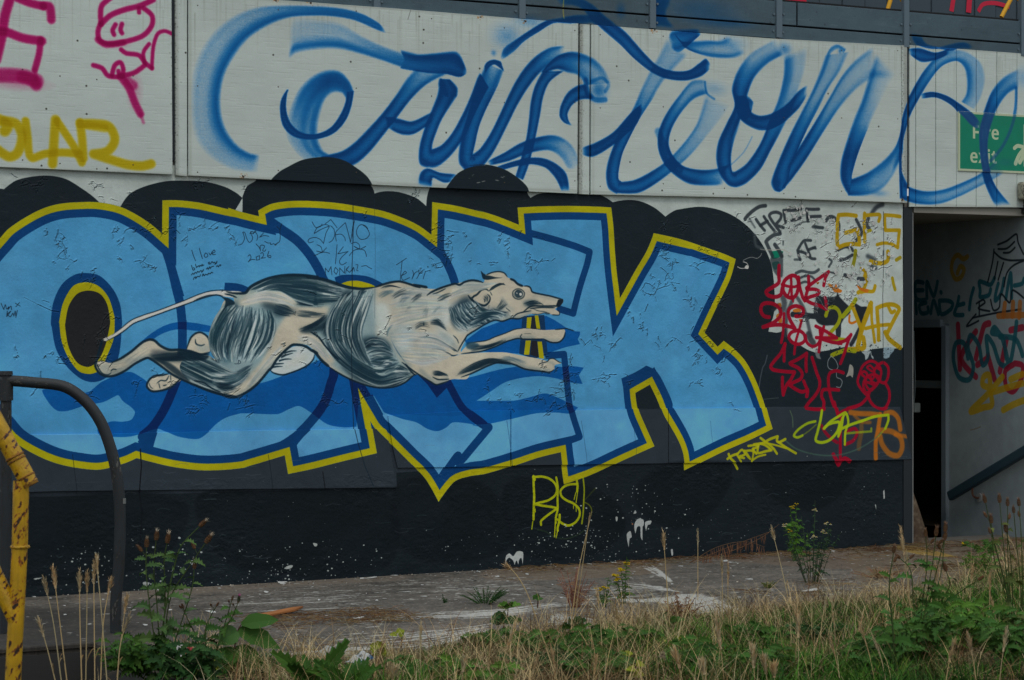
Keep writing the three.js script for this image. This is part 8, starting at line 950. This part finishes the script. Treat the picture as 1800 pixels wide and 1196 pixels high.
// ---- thistles and other weeds -------------------------------------------------------------------------------
{
  const r = rng(501);
  const up = (P) => P; 
  thistle('thistle', 'tall branching thistle in front of the black rail with fluffy brown heads', [[[3.09, -0.017, 3.266], [3.105, 0.235, 3.274], [3.144, 0.462, 3.294], [3.173, 0.562, 3.309], [3.245, 0.648, 3.346]], [[3.09, -0.017, 3.266], [3.047, 0.31, 3.245], [3.034, 0.462, 3.238], [3.036, 0.557, 3.239]], [[3.105, -0.017, 3.237], [3.087, 0.306, 3.228], [3.075, 0.458, 3.222], [3.084, 0.585, 3.227]], [[3.107, -0.017, 3.238], [3.143, 0.332, 3.257], [3.21, 0.458, 3.291], [3.28, 0.572, 3.327]], [[3.105, -0.017, 3.237], [3.12, 0.357, 3.245], [3.116, 0.496, 3.243], [3.127, 0.572, 3.249]], [[3.109, -0.017, 3.24], [3.188, 0.231, 3.28], [3.228, 0.382, 3.301], [3.235, 0.458, 3.304]]], r, { leaves: 17, len: 0.115, kind: 'mix', head: 0.022, leafCol: [0.06, 0.12, 0.035] });
  thistle('thistle', 'low spreading thistle right of the black rail with one pink flower', [[[3.342, -0.016, 3.218], [3.393, 0.163, 3.244], [3.429, 0.227, 3.262], [3.452, 0.292, 3.274]], [[3.338, -0.016, 3.215], [3.384, 0.138, 3.239], [3.411, 0.24, 3.253], [3.427, 0.302, 3.261]], [[3.322, -0.016, 3.245], [3.274, 0.142, 3.221], [3.24, 0.219, 3.203], [3.222, 0.27, 3.194]], [[3.327, -0.016, 3.248], [3.309, 0.168, 3.238], [3.336, 0.244, 3.252], [3.354, 0.28, 3.262]]], r, { leaves: 12, len: 0.13, kind: 'dry', head: 0.012 });
  { const p = [[3.342, -0.016, 3.218], [3.454, 0.297, 3.275]], F = new Geo(); thistleHead(F, [0, 0, 0], [0.1, 1, 0.1], 0.016, r, 'pink'); const m = shadows(new THREE.Mesh(F.build(), M_dry)); m.position.set(...p[1]); m.name = 'pink_flower'; const par = scene.children.filter((c) => c.name === 'thistle_001')[0]; m.position.sub(par.position); par.add(m); }
  thistle('thistle', 'wiry thistle with dry brown heads in front of the doorway, left one', [[[5.922, 0, 4.848], [5.911, 0.2, 4.843], [5.897, 0.399, 4.836], [5.913, 0.543, 4.844]], [[6.432, 0.004, 4.344], [6.449, 0.244, 4.353], [6.468, 0.43, 4.363], [6.463, 0.555, 4.36]], [[6.437, 0.004, 4.347], [6.467, 0.27, 4.363], [6.491, 0.43, 4.375], [6.505, 0.558, 4.382]], [[6.437, 0.004, 4.347], [6.491, 0.19, 4.375], [6.562, 0.324, 4.411], [6.548, 0.393, 4.404]], [[6.437, 0.004, 4.347], [6.515, 0.217, 4.387], [6.61, 0.297, 4.436], [6.681, 0.35, 4.472]], [[6.43, 0.004, 4.343], [6.411, 0.244, 4.333], [6.396, 0.403, 4.326], [6.356, 0.451, 4.305]], [[6.437, 0.004, 4.347], [6.477, 0.244, 4.368], [6.51, 0.404, 4.385], [6.539, 0.537, 4.399]], [[6.434, 0.004, 4.346], [6.463, 0.217, 4.36], [6.52, 0.35, 4.389], [6.543, 0.577, 4.402]]], r, { leaves: 10, len: 0.13, head: 0.019, leafCol: GRN });
  thistle('thistle', 'tall thistle with clustered tan heads at the right edge, against the passage wall', [[[7.066, 0.008, 4.263], [7.036, 0.256, 4.248], [6.987, 0.477, 4.222], [6.945, 0.686, 4.201]], [[7.066, 0.008, 4.263], [7.041, 0.284, 4.25], [7.021, 0.504, 4.24], [7.007, 0.686, 4.233]], [[7.068, 0.008, 4.264], [7.048, 0.284, 4.254], [7.041, 0.477, 4.25], [7.041, 0.67, 4.25]], [[7.066, 0.008, 4.263], [7.026, 0.256, 4.243], [6.982, 0.421, 4.22], [6.97, 0.587, 4.214]], [[7.068, 0.008, 4.264], [7.061, 0.284, 4.26], [7.051, 0.449, 4.255], [7.036, 0.543, 4.248]], [[7.236, 0.009, 4.127], [7.236, 0.29, 4.127], [7.231, 0.486, 4.125], [7.221, 0.655, 4.12]], [[7.236, 0.009, 4.127], [7.226, 0.29, 4.122], [7.211, 0.458, 4.114], [7.198, 0.621, 4.108]]], r, { leaves: 7, len: 0.1, head: 0.02, leafCol: OLIVE });
  leafyWeed('mugwort', 'dark bushy weed with small white and yellow flowers at the wall end', 'weed', [7.682, 0.012, 1.682], { n: 20, h: 0.52, spread: 0.2, leaf: 0.036, wide: 0.2, col: [0.03, 0.07, 0.028], lobes: 3, per: 13, seed: 31, flower: { n: 5, s: 0.009, col: [0.55, 0.5, 0.34], mid: [0.5, 0.35, 0.03] } });
  leafyWeed('sow_thistle', 'pale green leafy weed against the plinth behind the dark bush', 'weed', [8.349, 0.016, 0.527], { n: 7, h: 0.42, spread: 0.12, leaf: 0.06, wide: 0.3, col: GRN2, lobes: 4, per: 9, seed: 32, flower: { n: 3, s: 0.008, col: YELLOW, mid: YELLOW } });
  leafyWeed('low_weed', 'dense bright green weed clump in front of the passage', 'weed', [8.882, 0.019, 1.795], { n: 16, h: 0.19, spread: 0.16, leaf: 0.05, wide: 0.34, col: GRN2, lobes: 4, cut: 0.6, per: 12, seed: 33 });
  leafyWeed('low_weed', 'flat dark green weed patch beside the passage wall, with one yellow flower', 'weed', [9.854, 0.025, 0.701], { n: 12, h: 0.1, spread: 0.22, leaf: 0.05, wide: 0.3, col: GRN, lobes: 4, per: 9, seed: 34, flower: { n: 1, s: 0.009, col: YELLOW, mid: YELLOW } });
  leafyWeed('heath_weed', 'low dark heather-like weed on the slab left of the paint streaks', 'weed', [5.52, -0.002, 1.608], { n: 26, h: 0.12, spread: 0.17, leaf: 0.016, wide: 0.16, col: DGRN, lobes: 0, per: 22, seed: 35 }); leafyWeed('heath_weed', 'tiny dark sprig on the slab, left of the heather-like weed', 'weed', [5.334, -0.003, 1.472], { n: 4, h: 0.06, spread: 0.02, leaf: 0.014, wide: 0.2, col: DGRN, lobes: 0, per: 12, seed: 36 });
  leafyWeed('ragwort', 'yellow ragwort flower head above the paint pool, the taller one', 'ragwort', [6.199, 0.002, 1.996], { n: 5, h: 0.34, spread: 0.05, leaf: 0.045, wide: 0.24, col: GRN, lobes: 4, cut: 0.7, per: 12, seed: 37, flower: { n: 4, s: 0.013, col: YELLOW, mid: [0.4, 0.24, 0.01] } }); leafyWeed('ragwort', 'small yellow ragwort left of the taller one', 'ragwort', [6.024, 0.001, 2.074], { n: 4, h: 0.22, spread: 0.05, leaf: 0.04, wide: 0.24, col: GRN, lobes: 4, cut: 0.7, per: 10, seed: 38, flower: { n: 2, s: 0.011, col: YELLOW, mid: [0.4, 0.24, 0.01] } });
  leafyWeed('dry_tuft', 'brown dead tuft growing at the slab joint below the crossed straws', 'dry grass', [5.882, 0, 1.993], { n: 26, h: 0.26, spread: 0.13, leaf: 0.05, wide: 0.05, col: [0.2, 0.11, 0.06], lobes: 0, per: 7, seed: 39 }); leafyWeed('dry_tuft', 'rusty brown dock tuft at the edge of the white paint pool', 'dry grass', [6.12, 0.002, 2.743], { n: 18, h: 0.16, spread: 0.12, leaf: 0.03, wide: 0.2, col: [0.14, 0.06, 0.03], lobes: 0, per: 9, seed: 40 }); leafyWeed('dry_tuft', 'flattened straw tuft on the slab right of the weed bush', 'dry grass', [8.211, 0.015, 1.63], { n: 24, h: 0.08, spread: 0.2, leaf: 0.06, wide: 0.04, col: [0.22, 0.15, 0.07], lobes: 0, per: 7, seed: 41 }); leafyWeed('moss_tuft', 'small green moss tuft on the slab left of the weed bush', 'moss', [7.325, 0.009, 1.751], { n: 14, h: 0.045, spread: 0.07, leaf: 0.018, wide: 0.2, col: OLIVE, lobes: 0, per: 9, seed: 42 });
  // big simple leaves on a red stem, dock leaves, ivy-like sprigs
  const plant = (name, label, cat, base, leaves, stem, seed) => { const q = rng(seed), t = thing(name, label, cat, base); const rel = (p) => add(p, base, -1); if (stem) { const G = new Geo(); G.stem(curveThrough(stem.map(rel), 12), 0.004, 0.002, [0.09, 0.035, 0.025], 5); part(t, 'stem', G.build(), M_stem); } for (const [o, d, L, w, col, opt] of leaves) { const G = new Geo(); G.leaf(rel(o), d, L, w, tint(col, q, 0.2), { r: q, n: 9, ...opt }); part(t, 'leaf', G.build(), M_leaf); } return t; };
  { const S = [[3.442, -0.015, 3.235], [3.449, 0.082, 3.238], [3.46, 0.159, 3.244], [3.476, 0.19, 3.252]], b = S[0]; plant('bramble_shoot', 'red-stemmed shoot with four broad pointed leaves near the wood offcut', 'shoot', b, [[S[3], [0.98, 0.2, 0.3], 0.17, 0.045, GRN, { droop: 0.1, up: [-0.4, 0.5, 0.75] }], [S[2], [-0.75, -0.25, 0.1], 0.1, 0.06, [0.05, 0.12, 0.03], { droop: 0.2, up: [-0.4, 0.5, 0.75] }], [S[2], [0.9, -0.22, 0.2], 0.2, 0.055, GRN, { droop: 0.2, up: [-0.4, 0.5, 0.75] }], [S[1], [-0.6, -0.5, 0.3], 0.17, 0.06, GRN, { droop: 0.1, up: [-0.4, 0.5, 0.75] }], [S[1], [0.8, -0.6, 0.4], 0.16, 0.055, GRN, { droop: 0.15, up: [-0.4, 0.5, 0.75] }]], S, 3); }
  const dock = (b, label, n, h, seed, col = GRN, nm = 'dock') => { const q = rng(seed), L = []; for (let i = 0; i < n; i++) { const a = i / n * 6.283 + q(), l = h * (0.75 + q() * 0.5); L.push([b, [Math.cos(a) * 0.6, 1, Math.sin(a) * 0.35], l, l * 0.13, tint(col, q, 0.4), { lobes: 8, cut: 0.4, droop: 0.2 + q() * 0.35, cup: 0.3, up: [-0.45 + (q() - 0.5), 0.15, 0.9] }]); } return plant(nm, label, 'weed', b, L, null, seed); };
  dock([3.494, -0.015, 4.058], 'dandelion-like rosette of jagged upright leaves at the bottom edge, left one', 11, 0.3, 5); dock([3.585, -0.014, 4.208], 'dandelion-like rosette of jagged upright leaves at the bottom edge, right one', 10, 0.27, 6); dock([4.617, -0.008, 3.324], 'broad dark leaf rosette at the edge of the slab', 7, 0.15, 8, DGRN); dock([5.478, -0.002, 4.017], 'broad dark leaf rosette in the grass below the paint pool', 7, 0.14, 9, DGRN); dock([5.716, -0.001, 4.734], 'leaf rosette in the grass near the bottom edge, right', 6, 0.13, 10, GRN);
  const sprig = (px, label, col, seed, s = 0.06, n = 5) => { const q = rng(seed), L = []; for (let i = 0; i < n; i++) { const a = q() * 6.283; L.push([add(px, [(q() - 0.5) * 0.05, 0.03 + q() * 0.05, (q() - 0.5) * 0.05]), [Math.cos(a), 0.5 + q() * 0.4, Math.sin(a)], s * (0.7 + q() * 0.6), s * 0.42, col, { droop: 0.4, lobes: 4, cut: 0.2 }]); } return plant('bramble_sprig', label, 'sprig', px, L, [px, add(px, [0.005, 0.08, 0])], seed); };
  sprig([5.317, -0.003, 2.287], 'small bright bramble sprig left of the dry tuft', GRN2, 11, 0.075); sprig([5.681, -0.001, 1.937], 'small bramble sprig between the sprig and the dry tuft', GRN, 12, 0.05); sprig([5.317, -0.003, 2.996], 'dark bramble leaves below the dry tuft', DGRN, 13, 0.08, 6); sprig([5.077, -0.005, 2.714], 'dark bramble leaves at the slab edge, left of the others', DGRN, 14, 0.08, 7); sprig([5.837, 0, 3.095], 'bramble leaves left of the paint pool', GRN, 15, 0.07, 6); sprig([4.089, -0.011, 3.44], 'yellowing leaves right of the dock leaves', LIMEY, 16, 0.07, 9); sprig([4.39, -0.009, 2.979], 'small yellow leaves above the yellowing plant', LIMEY, 17, 0.045, 5); sprig([3.259, -0.016, 3.471], 'yellow-green leaves in front of the low thistle', LIMEY, 18, 0.05, 7); sprig([4.951, -0.006, 4.156], 'yellow leaves at the bottom, left of the pale seed stalk', LIMEY, 19, 0.05, 8); sprig([4.804, -0.007, 4.495], 'lime leaves at the bottom edge below the yellow leaves', LIMEY, 20, 0.06, 6); sprig([5.423, -0.003, 3.777], 'yellow tinged leaves in the grass under the brown dock tuft', LIMEY, 21, 0.035, 6);
  for (const [p, n, h, sp, c, l, sd] of [[[6.224, 0.002, 4.636], 20, 0.34, 0.22, GRN, 'dense jagged green weed mass at the lower right, left part', 51], [[6.605, 0.005, 4.442], 20, 0.34, 0.24, GRN2, 'dense jagged green weed mass at the lower right, middle part', 52], [[6.581, 0.005, 4.836], 18, 0.32, 0.22, GRN, 'dense green weed mass in the lower right corner', 53], [[5.876, 0, 3.816], 12, 0.14, 0.18, GRN, 'jagged green weed in the grass with a faded pink flower', 54], [[4.781, -0.007, 4.211], 14, 0.15, 0.22, GRN, 'low jagged weed at the bottom centre, left of the yellow leaves', 55], [[4.623, -0.008, 4.029], 12, 0.13, 0.2, DGRN, 'low dark weed at the bottom centre', 56], [[2.999, -0.018, 3.216], 16, 0.26, 0.18, GRN, 'jagged green weed mass below the left thistle', 57], [[3.146, -0.017, 3.481], 16, 0.25, 0.18, DGRN, 'dark jagged weed mass between the left thistle and the shoot', 58], [[5.589, -0.002, 4.569], 10, 0.12, 0.2, OLIVE, 'olive weed at the bottom edge right of the stubby seed heads', 59], [[4.078, -0.011, 4.001], 12, 0.14, 0.24, GRN, 'low green weed right of the yellowing leaves at the bottom edge', 60], [[4.769, -0.007, 3.41], 14, 0.14, 0.24, GRN, 'leafy weed tangle at the slab edge left of bottom centre', 61], [[4.939, -0.006, 3.714], 9, 0.18, 0.2, GRN, 'bright leafy weed tangle in front of the dry tuft', 62], [[5.26, -0.004, 3.686], 8, 0.2, 0.22, GRN, 'leafy weed tangle in front of the yellow ragwort', 63], [[5.131, -0.005, 4.498], 8, 0.2, 0.22, GRN, 'weed tangle at the bottom edge among the stubby seed heads', 64], [[5.391, -0.003, 4.552], 8, 0.2, 0.2, GRN, 'bright weed tangle at the bottom edge below the pink flower', 65], [[6.272, 0.003, 3.815], 10, 0.12, 0.2, DGRN, 'dark weed at the grass edge right of the feathery stalk', 66], [[5.922, 0, 4.661], 14, 0.2, 0.22, GRN, 'weed tangle left of the jagged weeds at the lower right', 67], [[4.183, -0.011, 4.236], 12, 0.14, 0.22, GRN2, 'bright low weed at the bottom edge left of centre', 68]]) leafyWeed('jagged_weed', l, 'weed', p, { n, h, spread: sp, leaf: 0.1, wide: 0.27, col: c, lobes: 5, cut: 0.6, per: 10, seed: sd });
  { const p = [[4.914, -0.006, 4.556], [4.91, 0.123, 4.554]], t = thing('dandelion_clock', 'round pale dandelion clock at the bottom edge right of the yellow leaves', 'dandelion', p[0]), G = new Geo(), H = new Geo(), q = rng(8), e = add(p[1], p[0], -1); G.stem(curveThrough([[0, 0, 0], mix([0, 0, 0], e, 0.5), e], 8), 0.003, 0.002, OLIVE, 5); part(t, 'stem', G.build(), M_stem); for (let i = 0; i < 160; i++) { const z = q() * 2 - 1, a = q() * 6.283, s = Math.sqrt(1 - z * z), d = [s * Math.cos(a), z, s * Math.sin(a)], sd = norm(cross(d, [0.2, 0.9, 0.3])), R = 0.02 + q() * 0.006; H.tri(add(e, sd, 0.0012), add(e, sd, -0.0012), add(e, d, R), tint([0.36, 0.3, 0.22], q, 0.3)); } part(t, 'seed_ball', H.build(), M_dry); }
}

scene.traverse((o) => { if (o.isMesh) { o.castShadow = o.receiveShadow = true; } delete o.userData._n; });
const renderer = new THREE.WebGLRenderer({ antialias: true });
renderer.setSize(1024, 680);
renderer.shadowMap.enabled = true;
renderer.toneMapping = THREE.LinearToneMapping;
renderer.toneMappingExposure = EXPOSURE;
renderer.render(scene, camera);
